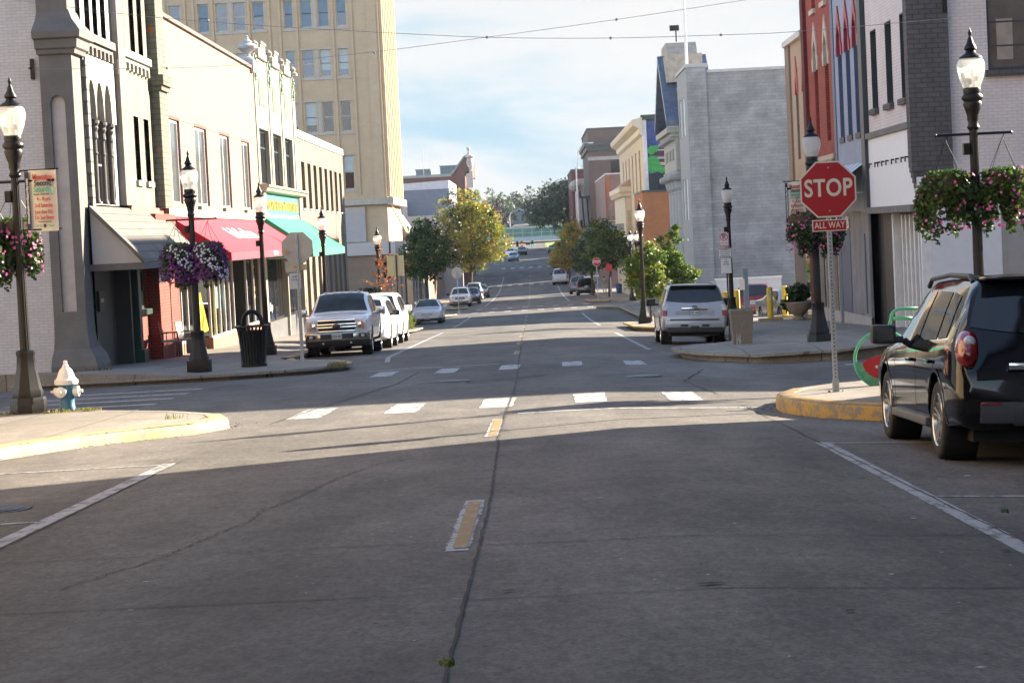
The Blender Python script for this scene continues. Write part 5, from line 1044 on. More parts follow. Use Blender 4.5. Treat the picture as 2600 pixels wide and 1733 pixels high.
def basket(x, y, zt, label, seed, style, w=.42, h=1.15, skew=0):
    rnd = random.Random(seed); t = thing('flower_basket', label, 'flower basket', (x, y, zt), 'flower baskets hanging on the street lamps')
    lf = []; dens = 1
    lf.append(blob(rnd, 1100, (x, y, zt - .30), w, w * .9, .26, .05, [3, 2, 0]))
    lf.append(blob(rnd, 900, (x, y, zt - .10), w * .8, w * .8, .13, .045, [6, 1, 0]))
    for k in range(15):
        a = rnd.random() * 6.28; r = w * rnd.uniform(.55, .92); ln = h * rnd.uniform(.45, 1.0); cx, cy = x + r * math.cos(a), y + r * math.sin(a)
        lf.append(blob(rnd, 190, (cx, cy, zt - .25 - ln * .4), .11, .11, ln * .42, .045, [3, 3, .9 if k < 5 else .1]))
    V, Fq, mi = join(lf); mesh_np('foliage', V, Fq, [MT['basket_leaf'], MT['basket_leaf_dark'], MT['trailing_brown']], mi, t)
    fl = []; n = {'pink': 150, 'few': 75, 'purple': 560}[style]
    cols = {'pink': ([MT['petal_pink'], MT['petal_white']], [7, .5]), 'few': ([MT['petal_pink'], MT['petal_white']], [7, .5]), 'purple': ([MT['petal_purple'], MT['petal_white'], MT['petal_violet'], MT['petal_pink']], [5, 3.2, 3, 1])}[style]
    for k in range(n):
        a = rnd.random() * 6.28; v = rnd.random() ** .8; rr = w * (1.03 if v < .35 else 1.0) * (.75 + .35 * min(1, v * 3)); z = zt - v * h * .82
        if style == 'purple' and k % 3 == 0: a = rnd.uniform(3.3, 6.1)
        c = Vector((x + rr * math.cos(a), y + rr * math.sin(a) * .95, z + rnd.uniform(-.05, .05))); nrm = Vector((math.cos(a), math.sin(a), rnd.uniform(-.2, .7))).normalized(); u = nrm.orthogonal().normalized(); q = nrm.cross(u)
        s = rnd.uniform(.02, .035); ci = rnd.choices(range(len(cols[1])), cols[1])[0]
        if style == 'purple': ci = 1 if (math.sin(a * 2 + z * 5 + seed) > .45 and rnd.random() < .8) else (0 if rnd.random() < .5 else 2 if rnd.random() < .9 else 3)
        for e in range(2):
            th = e * .8; uu = u * math.cos(th) + q * math.sin(th); qq = q * math.cos(th) - u * math.sin(th); P0 = c + nrm * (.004 * e)
            fl.append((np.array([P0 + uu * s, P0 + qq * s * .9 + nrm * .008, P0 - uu * s, P0 - qq * s * .9 + nrm * .008]), np.array([[0, 1, 2, 3]]), np.array([ci])))
    V, Fq, mi = join(fl); mesh_np('flowers', V, Fq, cols[0], mi, t)
    b = MB(); b.lathe([(.02, -.42), (.2, -.38), (.3, -.2), (.32, -.06)], 14, (x, y, zt), cap=False); b.build('pot', mat('coir_basket', (.08, .055, .03), .9, var=.4, scale=20), t)
    b = MB(); hz = zt + .55
    for k in range(4): a = k * 1.57 + .5; b.tube([(x + .31 * math.cos(a), y + .31 * math.sin(a), zt - .06), (x, y, hz - .06)], .005, 4)
    b.tube([(x, y, hz - .06), (x + .03, y, hz - .02), (x, y, hz + .01)], .008, 5); b.build('hanger', IRON, t)
g = zg(34.3) + .14
for (i, dx, lb, sd, st) in ((0, -.5, 'pink flower basket left of the nearest left lamp, cut by the frame', 1, 'few'), (0, -.12, 'pink flower basket tucked behind the nearest left lamp', 2, 'pink'),
    (1, -.37, 'purple and white flower basket left of its lamp before the porch', 3, 'purple'), (1, .37, 'purple and white flower basket right of its lamp before the red awning', 4, 'purple'),
    (7, -.44, 'leafy flower basket left of the nearest right lamp, few pink blooms', 5, 'few'), (7, .44, 'flower basket right of the nearest right lamp, thick with pink blooms', 6, 'pink'),
    (8, -.30, 'shaded magenta flower basket left behind the stop sign', 7, 'pink'), (8, .30, 'shaded magenta flower basket right behind the stop sign', 8, 'pink')):
    L_ = lamps[i].location; yy = L_.y + (.3 if dx == -.12 else 0)
    basket(L_.x + dx, yy, L_.z + 3.06, lb, sd, st, {0: .36, 1: .41, 7: .47, 8: .34}[i], 1.1)
# banners
def banner(lp, side, label):
    x, y, g = lp.location; t = thing('banner', label, 'banner', (x, y, g), 'event banners on the street lamps')
    x0 = x + side * .19; x1 = x + side * .64; c = (x0 + x1) / 2; zt, zb = g + 3.78, g + 2.83
    b = MB(); n = 8; b.grid([[(x0 + (x1 - x0) * i / n, y - .02 + .02 * math.sin(i * .8 + j * .3), zb + (zt - zb) * j / 8 + (.012 if i == 0 else 0)) for i in range(n + 1)] for j in range(9)]); b.build('cloth', mat('banner_cloth', (.60, .57, .49), .7, var=.05), t, smooth=180)
    b = MB(); b.tube([(x + side * .05, y, zt), (x1 + side * .04, y, zt + .01)], .014, 6); b.tube([(x + side * .05, y, zb + .03), (x1 + side * .04, y, zb + .03)], .014, 6); b.build('bracket', IRON, t)
    dk = mat('banner_navy', (.02, .025, .06), .7); rd = mat('banner_red', (.50, .05, .04), .7); tl = mat('banner_teal', (.10, .38, .30), .7)
    yy = y - .06; k = c + .02
    def tx(s, sz, m, z, xs=.62, bold=.012): text('lettering', s, sz, m, t, (k, yy, z), (1, 0, 0), (0, 0, 1), bold, xs)
    tx('Muscatine', .125, rd, zt - .11, .62, .02); tx('Second', .125, dk, zt - .205, .74, .02); tx('Saturday', .125, tl, zt - .30, .68, .02)
    tx('Shopping - Dining - Music - Fun', .032, dk, zt - .375, .75, .004); tx('4 - 8 pm', .085, rd, zt - .45, .75); tx('2nd Saturday', .085, rd, zt - .55, .63); tx('June thru Oct.', .085, rd, zt - .65, .58); tx('On 2nd Street', .085, rd, zt - .74, .6)
    tx('Presenting Sponsors', .032, dk, zt - .80, .8, .004)
    b = MB(); b.box(k - .02, k + .02, yy - .001, yy, zt - .89, zt - .84); b.build('logo', dk, t); tx('CBI Bk          Gartal', .045, tl, zt - .865, .8, .004)
    b = MB(); b.box(x0 - (.035 if side > 0 else -.0) , x0 + (.03 if side > 0 else .0) , y - .05, y - .045, zb + .02, zt - .02) if side > 0 else b.box(x1 - .01, x1 + .05, y - .05, y - .045, zb + .02, zt - .02); b.build('side_strip', dk, t)
    text('side_lettering', 'muscatinesecondsaturday.com', .06, M_letter, t, ((x0 - .002) if side > 0 else x1 + .02, y - .056, (zt + zb) / 2), (0, 0, 1), (-1, 0, 0), .01, .95)
banner(lamps[0], 1, 'cream event banner on the nearest left lamp post, fully readable'); banner(lamps[8], -1, 'white event banner half hidden behind the stop sign')
# ------------------------------------------------------------------ signs
M_signred = mat('sign_red', (.36, .006, .012), .38, var=.08, scale=2); M_signback = mat('sign_back', (.42, .38, .33), .45, metal=.25, var=.15, scale=3)
M_refl = mat('sign_white', (.66, .62, .55), .5, var=.04)
def octa(r, c, T): return [(c[0] + r * math.cos(rad(22.5 + 45 * k)), c[1] + r * math.sin(rad(22.5 + 45 * k))) for k in range(8)]
def post(t, x, y, z0, z1, w=.03, holes=True, m='galv'):
    b = MB(); b.bbox(x - w, x + w, y - w, y + w, z0, z1, .004); p = b.build('post', MT[m], t)
    if holes:
        b = MB(); n = int((z1 - z0) / .05)
        for k in range(n): zz = z0 + .03 + k * .05; b.poly([(x + .009 * math.cos(a), y - w - .001, zz + .009 * math.sin(a)) for a in np.linspace(0, 6.28, 9)[:-1]])
        b.build('perforation', MT['dark_void'], p)
    b = MB(); b.bbox(x - .12, x + .12, y - .06, y + .06, z0, z0 + .015, .003); b.box(x - w - .01, x + w + .01, y - w - .01, y + w + .01, z0, z0 + .18)
    for s in (-.09, .09): b.lathe([(.018, 0), (.018, .04), (0, .045)], 6, (x + s, y, z0 + .015))
    b.build('foot', MT[m], p); return p
def stop_sign(x, y, zb, zc, label, facing=-1, r=.40, text_on=True, plaque=True, group='stop signs', dx=0.0, pm='galv', h=None):
    t = thing('stop_sign', label, 'stop sign', (x, y, zb), group); f = facing; yy = y + f * .045; T = lambda p, q, d: (p, d, q)
    cx = x + dx
    b = MB(); b.prism(octa(r, (cx, zc), None), T, yy, yy + f * .006); b.build('border', M_refl, t)
    b = MB(); b.prism(octa(r * .945, (cx, zc), None), T, yy + f * .003, yy + f * .009); b.build('face', M_signred, t)
    b = MB(); b.prism(octa(r * .995, (cx, zc), None), T, yy - f * .001, yy - f * .004); b.build('back', M_signback, t)
    if text_on:
        text('lettering', 'STOP', r * .80, M_refl, t, (cx, yy + f * .010, zc + .01), (-f, 0, 0), (0, 0, 1), .022, .80, .002, spacing=1.06)
        for dz in (.28, -.28): b = MB(); b.lathe([(.013, 0), (.010, -.008), (0, -.01)], 8, (cx + .01, yy - .01, zc + dz), axis='y'); b.build('bolt', MT['steel'], t)
    if plaque:
        zq = zc - r * .92 - .105
        b = MB(); b.bbox(cx - .225, cx + .225, min(yy, yy + f * .006), max(yy, yy + f * .006), zq - .075, zq + .075, .0025); p = b.build('plaque', M_refl, t)
        b = MB(); b.box(cx - .212, cx + .212, yy + f * .0065, yy + f * .008, zq - .063, zq + .063); b.build('plaque_face', M_signred, p)
        b = MB(); b.box(cx - .224, cx + .224, yy - f * .003, yy - f * .001, zq - .074, zq + .074); b.build('plaque_back', mat('tan_plaque_back', (.52, .42, .24), .5, var=.1), p)
        if text_on: text('plaque_lettering', 'ALL WAY', .115, M_refl, p, (cx, yy + f * .009, zq), (-f, 0, 0), (0, 0, 1), .012, .78, .001, spacing=1.05)
    post(t, x, y, zb, h or zc + .3 * r, m=pm); return t
stop_sign(3.86, 28.7, zg(28.7, 3.86) + .2, 1.97, 'red stop sign with all way plaque at the near right corner', -1, .392)
s = stop_sign(-5.92, 55.5, zg(55.5, -5.9) + .08, 1.50, 'stop sign seen from behind beside the white pickup, bare metal back', 1, .425, False, True, h=1.85)
b = MB(); b.box(-6.22, -6.13, 55.46, 55.47, 1.38, 1.45); b.box(-6.02, -5.94, 55.46, 55.47, .99, 1.05); b.build('sticker', mat('orange_sticker', (.55, .28, .04), .6), s)
stop_sign(-5.35, 154.0, zg(154, -5) + .14, -.95, 'far stop sign seen from behind, pale back against the yellow tree', 1, .42, False, False)
stop_sign(5.05, 176.2, zg(176, 5) + .14, -1.0, 'far stop sign by the dark green tree, thin pale post', -1, .36, True, False)
stop_sign(4.2, 292, zg(292, 4) + .05, -3.3, 'small distant red stop sign in front of the white van', -1, .55, False, False)
stop_sign(3.5, 345, zg(345, 4) + .05, -1.6, 'tiny distant red stop sign beside the yellow orange tree', -1, .5, False, False)
M_signw = mat('sign_white_sheet', (.62, .63, .65), .45, var=.04); M_blk = mat('sign_black', (.02, .02, .022), .5); M_nred = mat('sign_dull_red', (.42, .03, .03), .5)
def plate(t, name, x0, x1, y, z0, z1, m, border=None):
    b = MB(); b.bbox(x0, x1, y - .004, y + .004, z0, z1, .003); p = b.build(name, m, t)
    if border:
        b = MB(); w = .012; yy = y - .0055
        for q in ((x0 + .01, x1 - .01, z0 + .01, z0 + .01 + w), (x0 + .01, x1 - .01, z1 - .01 - w, z1 - .01), (x0 + .01, x0 + .01 + w, z0 + .01 + w, z1 - .01 - w), (x1 - .01 - w, x1 - .01, z0 + .01 + w, z1 - .01 - w)): b.box(q[0], q[1], yy - .001, yy, q[2], q[3])
        b.build('border', border, p)
    return p
t = thing('parking_sign', 'post with three stacked parking signs beside the concrete bin', 'parking sign', (5.25, 60, zg(60, 5.2)))
y = 59.95
p = plate(t, 'no_parking_plate', 5.07, 5.33, y, .95, 1.33, M_signw, M_nred)
text('lettering', 'P', .2, M_blk, p, (5.2, y - .007, 1.22), (1, 0, 0), (0, 0, 1), .02, .9, .001)
b = MB(); b.mesh([(5.2 + r_ * math.cos(a), y - .0085, 1.22 + r_ * math.sin(a)) for r_ in (.085, .105) for a in np.linspace(0, 6.2832, 25)[:-1]], [(k, (k + 1) % 24, 24 + (k + 1) % 24, 24 + k) for k in range(24)])
b.poly([(5.2 + .09 * math.cos(a), y - .0088, 1.22 + .09 * math.sin(a)) for a in (rad(128), rad(142), rad(308), rad(322))]); b.build('ring', M_nred, p)
text('lettering', '2:00 AM', .06, M_nred, p, (5.2, y - .007, 1.06), (1, 0, 0), (0, 0, 1), .004, .8, .001); text('lettering', 'TO 6:00 AM', .06, M_nred, p, (5.2, y - .007, .99), (1, 0, 0), (0, 0, 1), .004, .75, .001)
p = plate(t, 'notice_plate', 5.02, 5.40, y, .66, .92, M_signw, M_blk)
for k, s_ in enumerate(('THIS PARKING', 'UP TO 3 HOURS', 'ONLY USE OF', 'IN THIS BLOCK')): text('lettering', s_, .05, M_blk, p, (5.21, y - .007, .87 - k * .055), (1, 0, 0), (0, 0, 1), .004, .8, .001)
p = plate(t, 'time_plate', 5.09, 5.37, y, .24, .65, M_signw)
text('lettering', 'FREE', .04, M_blk, p, (5.23, y - .007, .6), (1, 0, 0), (0, 0, 1), .003, .8, .001); text('lettering', '90 MIN', .055, M_blk, p, (5.23, y - .007, .54), (1, 0, 0), (0, 0, 1), .006, .8, .001); text('lettering', 'NO TRLR', .055, M_blk, p, (5.23, y - .007, .48), (1, 0, 0), (0, 0, 1), .006, .75, .001)
post(t, 5.25, 60, zg(60, 5.2) + .18, 1.3, .022, False, 'plastic_dark')
t = thing('parking_sign', 'small white parking sign on a bare post behind the back of the stop sign', 'parking sign', (-6.1, 58, zg(58, -6)))
p = plate(t, 'time_plate', -6.42, -6.12, 57.95, .42, .84, M_signw); text('lettering', '90 MIN', .06, M_blk, p, (-6.27, 57.94, .74), (1, 0, 0), (0, 0, 1), .006, .8, .001); text('lettering', 'NO TRLR', .06, M_blk, p, (-6.27, 57.94, .66), (1, 0, 0), (0, 0, 1), .006, .75, .001)
b = MB(); b.bbox(-6.52, -6.12, 57.955, 57.965, .86, 1.16, .004); b.build('pale_plate', M_signback, t); post(t, -6.22, 58, zg(58, -6) + .15, 1.2, .022, False)
t = thing('backside_sign', 'tall beige sign panel seen from behind on a dark post', 'sign', (-6.5, 105, zg(105, -6.5)))
b = MB(); T = lambda p, q, d: (p, d, q); b.prism([(-6.95, -.15), (-6.15, -.15), (-6.15, .82), (-6.38, .82), (-6.42, .92), (-6.58, .92), (-6.62, .82), (-6.95, .82)], T, 104.94, 104.96); b.build('panel', mat('beige_panel', (.55, .45, .28), .6, var=.08), t)
b = MB(); b.box(-6.32, -6.26, 104.93, 104.94, -.05, .02); b.build('sticker', MT['orange_sticker'], t); post(t, -6.5, 104.9, zg(105, -6.5) + .14, .85, .035, False, 'plastic_dark')
t = thing('sign_post', 'pale slim post under the dark green tree with a small red sign', 'sign', (5.9, 182, 0)); post(t, 6.35, 183, zg(183, 6.3) + .14, -2.4, .05, False); b = MB(); b.box(6.0, 6.5, 182.9, 182.94, -1.9, -1.3); b.build('plate', M_nred, t)
t = thing('utility_box', 'blue grey ticket box post between the yellow bollards', 'ticket machine', (7.85, 82, zg(82)))
b = MB(); b.bbox(7.76, 7.94, 81.9, 82.1, zg(82) - .1, -.1, .01); b.build('post', mat('blue_grey_post', (.13, .19, .27), .5), t); b = MB(); b.bbox(7.6, 7.8, 81.86, 81.98, -.9, -.5, .01); b.build('notice', M_signw, t)
# ------------------------------------------------------------------ hydrant, bins, planter, bollards
hx, hy = -7.35, 34.2; hz = zg(hy, hx) + .1
t = thing('fire_hydrant', 'blue fire hydrant with a white bonnet and white outlet caps', 'fire hydrant', (hx, hy, hz))
M_hb = mat('hydrant_blue', (.025, .13, .24), .4, var=.2, scale=9, bump=.1); M_hw = mat('hydrant_white', (.74, .72, .70), .45, var=.08)
b = MB(); b.lathe([(.16, 0), (.16, .05), (.125, .06), (.125, .12), (.115, .14), (.115, .42), (.13, .44), (.13, .47)], 20, (hx, hy, hz)); b.build('barrel', M_hb, t, smooth=40)
b = MB(); b.lathe([(.175, .47), (.185, .49), (.185, .54), (.165, .55), (.14, .58), (.125, .63), (.10, .69), (.065, .73), (.05, .74), (.05, .77), (.03, .78), (.03, .83), (.022, .84), (0, .845)], 20, (hx, hy, hz)); b.build('bonnet', M_hw, t, smooth=40)
for (dx, dy, ax, r) in ((1, 0, 'x', .085), (-1, 0, 'x', .065), (-.25, -1, 'y', .085)):
    b = MB(); s = 1 if (dx if ax == 'x' else dy) > 0 else -1
    c = (hx, hy + .0, hz + .36) if ax == 'x' else (hx - .06, hy, hz + .36)
    b.lathe([(r * .8, s * .10), (r, s * .12), (r, s * .19), (r * .75, s * .2), (r * .3, s * .205), (r * .3, s * .25), (0, s * .255)], 14, c, axis=ax); b.build('outlet_cap', M_hw, t, smooth=40)
t = thing('litter_bin', 'black slatted steel litter bin with an arched handle on the left pavement', 'litter bin', (-7.0, 54.3, zg(54.3, -7) + .15))
bz = zg(54.3, -7) + .15; b = MB(); b.lathe([(.27, .03), (.34, .9), (.33, .9), (.26, .05)], 22, (-7, 54.3, bz)); b.build('liner', MT['black_gloss'], t)
b = MB()
for k in range(26):
    a = 2 * math.pi * k / 26; ca, sa = math.cos(a), math.sin(a); T = lambda u, d, z: (-7 + ca * d - sa * u, 54.3 + sa * d + ca * u, bz + z)
    pts = [(.31, .02), (.315, .3), (.345, .7), (.38, .93), (.43, 1.0)]
    b.grid([[T(-.026, d, z), T(.026, d, z)] for d, z in pts])
b.build('slats', IRON, t)
b = MB(); b.lathe([(.40, .98), (.44, .99), (.44, 1.02), (.33, 1.02), (.33, .98)], 24, (-7, 54.3, bz), cap=False); b.lathe([(.3, 0), (.32, .0), (.32, .07), (.3, .07)], 22, (-7, 54.3, bz)); b.build('rim', IRON, t)
b = MB(); b.tube([(-7 + .24 * math.cos(a), 54.3, bz + 1.02 + .34 * math.sin(a) ** .8) for a in np.linspace(.0, math.pi, 15)], .055, 8); b.build('handle', IRON, t)
t = thing('litter_bin', 'square tapered exposed aggregate concrete bin on the right pavement', 'litter bin', (4.95, 53.2, zg(53.2, 5) + .19))
cz = zg(53.2, 5) + .18; M_agg = mat('aggregate_concrete', (.20, .175, .14), .9, var=.35, scale=38, bump=.6, bscale=60)
b = MB(); b.lathe([(.30, 0), (.30, .02), (.385, .86), (.40, .87), (.40, .93), (.36, .95)], 4, (4.95, 53.2, cz), ang0=rad(45)); b.build('body', M_agg, t)
b = MB(); b.lathe([(.34, .951), (.2, .955), (.0, .9)], 4, (4.95, 53.2, cz), ang0=rad(45), cap=False); b.build('opening', MT['dark_void'], t)
rnd = random.Random(3); b = MB()
for k in range(9):
    x = 4.82 + rnd.uniform(-.08, .08); z = cz + .1 + .1 * rnd.random(); h = rnd.uniform(.08, .3); yy = 53.2 - .2162 - (z - cz) * .073 - .004; b.poly([(x, yy, z), (x + .03, yy, z), (x + .02 + rnd.uniform(-.03, .03), yy - h * .073, z + h)])
b.build('splash_stain', mat('white_splash', (.5, .48, .45), .8), t)
px, pyy = 9.12, 76.6; pz = zg(pyy, px) + pav(px)
t = thing('planter_urn', 'round stone planter urn holding a leafy green plant against the tan wall', 'planter', (px, pyy, pz))
b = MB(); b.lathe([(.24, 0), (.26, .06), (.17, .1), (.15, .16), (.24, .22), (.42, .42), (.48, .58), (.5, .62), (.44, .64)], 20, (px, pyy, pz)); b.build('bowl', mat('urn_stone', (.30, .25, .19), .8, var=.2, scale=6, bump=.2), t, smooth=50)
rnd = random.Random(8); V, Fq, mi = join([blob(rnd, 380, (px, pyy, pz + .95), .42, .42, .33, .10, [2, 2])] + [blob(rnd, 60, (px - .45 + .1 * k, pyy, pz + .6 - .1 * k), .16, .16, .25, .09, [2, 1]) for k in range(2)]); mesh_np('foliage', V, Fq, [MT['basket_leaf'], MT['basket_leaf_dark']], mi, t)
M_boly = mat('bollard_yellow', (.62, .44, .03), .45, var=.12, scale=6)
for (x, y, lb) in ((6.85, 79.5, 'leftmost yellow bollard, just left of the parking sign post'), (7.3, 79.8, 'yellow bollard just right of the dark lamp post'), (8.25, 77.6, 'yellow bollard before the red car with peeling stickers'), (9.0, 74.8, 'rightmost yellow bollard before the silver sedan')):
    if y < 76: x, y = 9.25, 81.8
    z = zg(y, x) + pav(x) - .01
    t = thing('bollard', lb, 'bollard', (x, y, z), 'yellow bollards at the car park entrance'); b = MB(); b.lathe([(.105, -.1), (.105, 1.16), (.09, 1.2), (0, 1.215)], 14, (x, y, z)); b.build('post', M_boly, t, smooth=40)
    b = MB(); b.bbox(x - .42, x + .42, y - .2, y + .25, z - .14, z + .12, .03); b.build('kerb_stone', MT['kerb_yellow'], t)
    if x == 8.25: b = MB(); b.box(x - .05, x + .04, y - .108, y - .1, z + .75, z + 1.1); b.build('sticker', mat('faded_sticker', (.55, .5, .3), .7), t)
# watermelon bicycle rack
t = thing('bicycle_rack', 'mint green ring bicycle rack with a painted watermelon slice', 'bicycle rack', (4.75, 30.2, zg(30.2, 4.7) + .21))
rz = zg(30.2, 4.7) + .21; M_mint = mat('mint_tube', (.09, .42, .24), .35, var=.08); cx, cz_ = 4.72, rz + .40
b = MB(); b.tube([(cx + .385 * math.cos(a), 30.2, cz_ + .385 * math.sin(a)) for a in np.linspace(0, 2 * math.pi, 33)[:-1]], .022, 8, True); b.build('ring', M_mint, t, smooth=180)
b = MB(); b.tube([(cx + .06, 30.2, cz_ + .38), (cx + .13, 30.2, cz_ + .52), (cx + .14, 30.2, cz_ + .60), (cx + .18, 30.2, cz_ + .65), (cx + .25, 30.2, cz_ + .67), (cx + .5, 30.2, cz_ + .675)], .022, 8); b.tube([(cx + .16, 30.2, cz_ + .55), (cx + .42, 30.2, cz_ + .54)], .03, 6); b.build('handlebar', M_mint, t, smooth=180)
b = MB(); T = lambda p, q, d: (p, d, q)
b.prism([(cx + .37 * math.cos(a), cz_ + .37 * math.sin(a)) for a in np.linspace(rad(183), rad(318), 18)], T, 30.185, 30.2); b.build('rind', mat('rind_green', (.12, .36, .20), .5, var=.3, scale=14), t)
b = MB(); b.prism([(cx + .29 * math.cos(a), cz_ + .0 + .27 * math.sin(a)) for a in np.linspace(rad(190), rad(310), 14)] + [(cx + .34, cz_ + .16), (cx - .24, cz_ + .0)], T, 30.178, 30.184); b.build('flesh', mat('melon_red', (.42, .015, .02), .4, var=.12), t)
b = MB()
for (dx, dz) in ((-.09, -.10), (.08, -.04), (.0, -.19), (.16, -.14)): b.lathe([(.022, 0), (.02, -.01), (0, -.012)], 8, (cx + dx, 30.177, cz_ + dz), axis='y')
b.build('seed', mat('pale_seed', (.6, .55, .5), .4), t)
# bench style chairs by the brick pier
def chair(x, y, rz_, label):
    g = zg(y, x) + .36; t = thing('bistro_chair', label, 'chair', (0, 0, 0), 'chairs by the red brick front'); R_ = .012
    b = MB(); b.bbox(-.24, .24, -.24, .24, .42, .47, .012); b.build('seat', mat('speckled_cushion', (.28, .29, .25), .8, var=.4, scale=20), t)
    b = MB(); b.grid([[(-.22 + .44 * i / 4, .24 + .05 * j / 4 + .01 * math.sin(i), .5 + .45 * j / 4) for i in range(5)] for j in range(5)]); b.tube([(-.22, .23, .45), (-.22, .30, .97), (.22, .30, .97), (.22, .23, .45)], .014, 6); b.build('backrest', mat('pale_wire', (.30, .30, .27), .5, var=.2), t)
    for sx in (-.22, .22):
        for sy in (-.22, .22): b = MB(); b.tube([(sx, sy, .43), (sx * 1.08, sy * 1.08, 0)], R_, 6); b.build('leg', IRON, t)
    b = MB()
    for sx in (-.24, .24): b.tube([(sx, .25, .68), (sx, -.2, .68), (sx, -.22, .44)], R_, 6)
    b.build('armrest', IRON, t); t.location = (x, y, g); t.rotation_euler = (0, 0, rz_); return t
c1 = chair(-10.25, 61.6, rad(100), 'pale wire chair with speckled cushion against the red brick wall'); 
c2 = dup(c1, (-10.0, 63.2, zg(63.2, -10) + .36), rad(75), 'second pale wire chair, half behind the first by the brick pier')
t = thing('side_table', 'small wooden side table behind the pale chairs', 'table', (-10.4, 62.5, zg(62.5, -10.4) + .36)); g = zg(62.5, -10.4) + .36
b = MB(); b.bbox(-10.62, -10.18, 62.2, 62.9, g + .66, g + .70, .008); b.build('tabletop', mat('worn_wood', (.30, .18, .10), .6, var=.3, scale=8), t)
for sx in (-10.56, -10.24):
    for sy in (62.28, 62.82): b = MB(); b.tube([(sx, sy, g), (sx, sy, g + .66)], .018, 6); b.build('leg', MT['worn_wood'], t)
t = thing('storage_box', 'sage green metal box standing at the foot of the brick pier', 'box', (-10.15, 65.5, zg(65, -10) + .36)); g = zg(65.5, -10.2) + .36
b = MB(); b.bbox(-10.4, -9.95, 65.2, 66.1, g, g + .62, .05); b.build('case', mat('sage_metal', (.14, .21, .18), .5, var=.1), t); b = MB(); b.box(-9.95, -9.94, 65.3, 66.0, g + .1, g + .12); b.build('slot', MT['dark_void'], t)
# display things inside the shop window
t = thing('shell_chair', 'cream moulded chair with thin steel legs in the shop window', 'chair', (-11.9, 73.6, -1.7)); x, y, z = -11.75, 73.7, -1.72
b = MB(); b.grid([[(x + .3 * math.sin(a) , y - .3 * math.cos(a) * .0 + .42 * u, z + .55 + (.0 if j < 3 else .16 * (j - 2)) + .05 * abs(u) * 2) for u in np.linspace(-.6, .6, 7)] for j, a in enumerate((1.2, .5, 0, -.5, -.7, -.8))]); b.build('shell', mat('cream_shell', (.62, .50, .34), .5), t)
for (dx, dy) in ((.3, .3), (.3, -.3), (-.3, .3), (-.3, -.3)): b = MB(); b.tube([(x + dx * .5, y + dy * .5, z + .55), (x + dx, y + dy, z)], .016, 6); b.build('leg', MT['chrome'], t)
t = thing('wall_clock', 'tall orange leaf shaped panel leaning inside the shop window', 'ornament', (-12.3, 73.3, 0)); b = MB(); b.prism([(73.0 + .26 * math.sin(a) + .12 * math.sin(a * .5), .15 + .75 * math.cos(a)) for a in np.linspace(0, 6.28, 21)[:-1]], lambda p, q, d: (d, p, q), -12.2, -12.1); b.build('panel', mat('orange_panel', (.55, .26, .04), .6), t)
t = thing('yellow_coat', 'yellow cloth hanging in the shop window by the mullion', 'cloth', (-11.6, 75.6, 0)); b = MB(); b.grid([[(-11.5 - .03 * math.sin(i * 2), 75.5 + (.12 + .1 * j) * (i / 4 - .5) * 2.0, .1 - .28 * j) for i in range(9)] for j in range(6)]); b.build('cloth', mat('yellow_cloth', (.68, .47, .04), .8), t)
t = thing('display_table', 'dark red display table on the shop floor behind the glass', 'table', (-12, 74, -1.75)); b = MB(); b.bbox(-12.8, -12.0, 73.9, 75.0, -1.75, -1.1, .02); b.build('cabinet', mat('dark_red_wood', (.12, .03, .025), .5), t); b = MB(); b.bbox(-12.85, -11.95, 73.85, 75.05, -1.1, -1.06, .01); b.build('top', MT['worn_wood'], t)
t = thing('window_poster', 'pale blue poster hanging in the shop window', 'poster', (-11.3, 78.4, 0)); b = MB(); b.box(-11.3, -11.28, 78.0, 78.9, -.55, .95); b.build('sheet', mat('poster_blue', (.22, .45, .60), .6, var=.3, scale=4), t)
t = thing('armchair', 'dark blue upholstered chair inside the shop', 'chair', (-12.2, 77, -1.75)); b = MB(); b.bbox(-12.8, -12, 76.4, 77.8, -1.6, -1.0, .08); b.build('seat', mat('navy_cloth', (.03, .05, .09), .8), t); b = MB(); b.bbox(-13.0, -12.8, 76.4, 77.8, -1.6, -.1, .06); b.build('backrest', MT['navy_cloth'], t)
# overhead cables over the crossing
def cable(label, pts, r=.014, clips=()):
    t = thing('overhead_cable', label, 'cable', (0, 0, 0)); P = [Vector(p) for p in pts]; Q = []
    for i in range(len(P) - 1):
        p0, p1, p2, p3 = P[max(i - 1, 0)], P[i], P[i + 1], P[min(i + 2, len(P) - 1)]
        for k in range(8): s = k / 8; Q.append(.5 * ((2 * p1) + (p2 - p0) * s + (2 * p0 - 5 * p1 + 4 * p2 - p3) * s * s + (3 * p1 - p0 - 3 * p2 + p3) * s ** 3))
    Q.append(P[-1]); b = MB(); b.tube(Q, r, 5); b.build('wire', mat('cable_grey', (.24, .24, .26), .5), t)
    b = MB()
    for c in clips: b.lathe([(0, -.04), (.03, -.02), (.03, .02), (0, .04)], 8, c)
    if clips: b.build('clamp', MT['cable_grey'], t)
Rm = R
def pix(px, py, Y):
    d = Rm @ Vector(((px - 1300) / F, (866.5 - py) / F, -1)); return tuple(Vector((0, 0, EYE)) + d * (Y / d.y))
w1 = [pix(x, y, 54.3) for x, y in ((-60, -12), (113, 10), (350, 40), (600, 61), (900, 79), (1236, 95), (1550, 97), (1830, 89), (2030, 80), (2415, 46))]
cable('long grey cable sagging between the two corner buildings over the crossing', w1, .007, [w1[1], pix(528, 52, 54.3), pix(1550, 97, 54.3), pix(1830, 89, 54.3)])
w2 = [pix(x, y, 54.0) for x, y in ((82, 176), (424, 173), (640, 163), (950, 132), (1236, 95), (1565, 50), (1880, 2), (2100, -35))]
cable('thinner cable rising from the left corner wall up across the other cable', w2, .006, [w2[1], pix(950, 133, 54), w2[4], w2[5]])
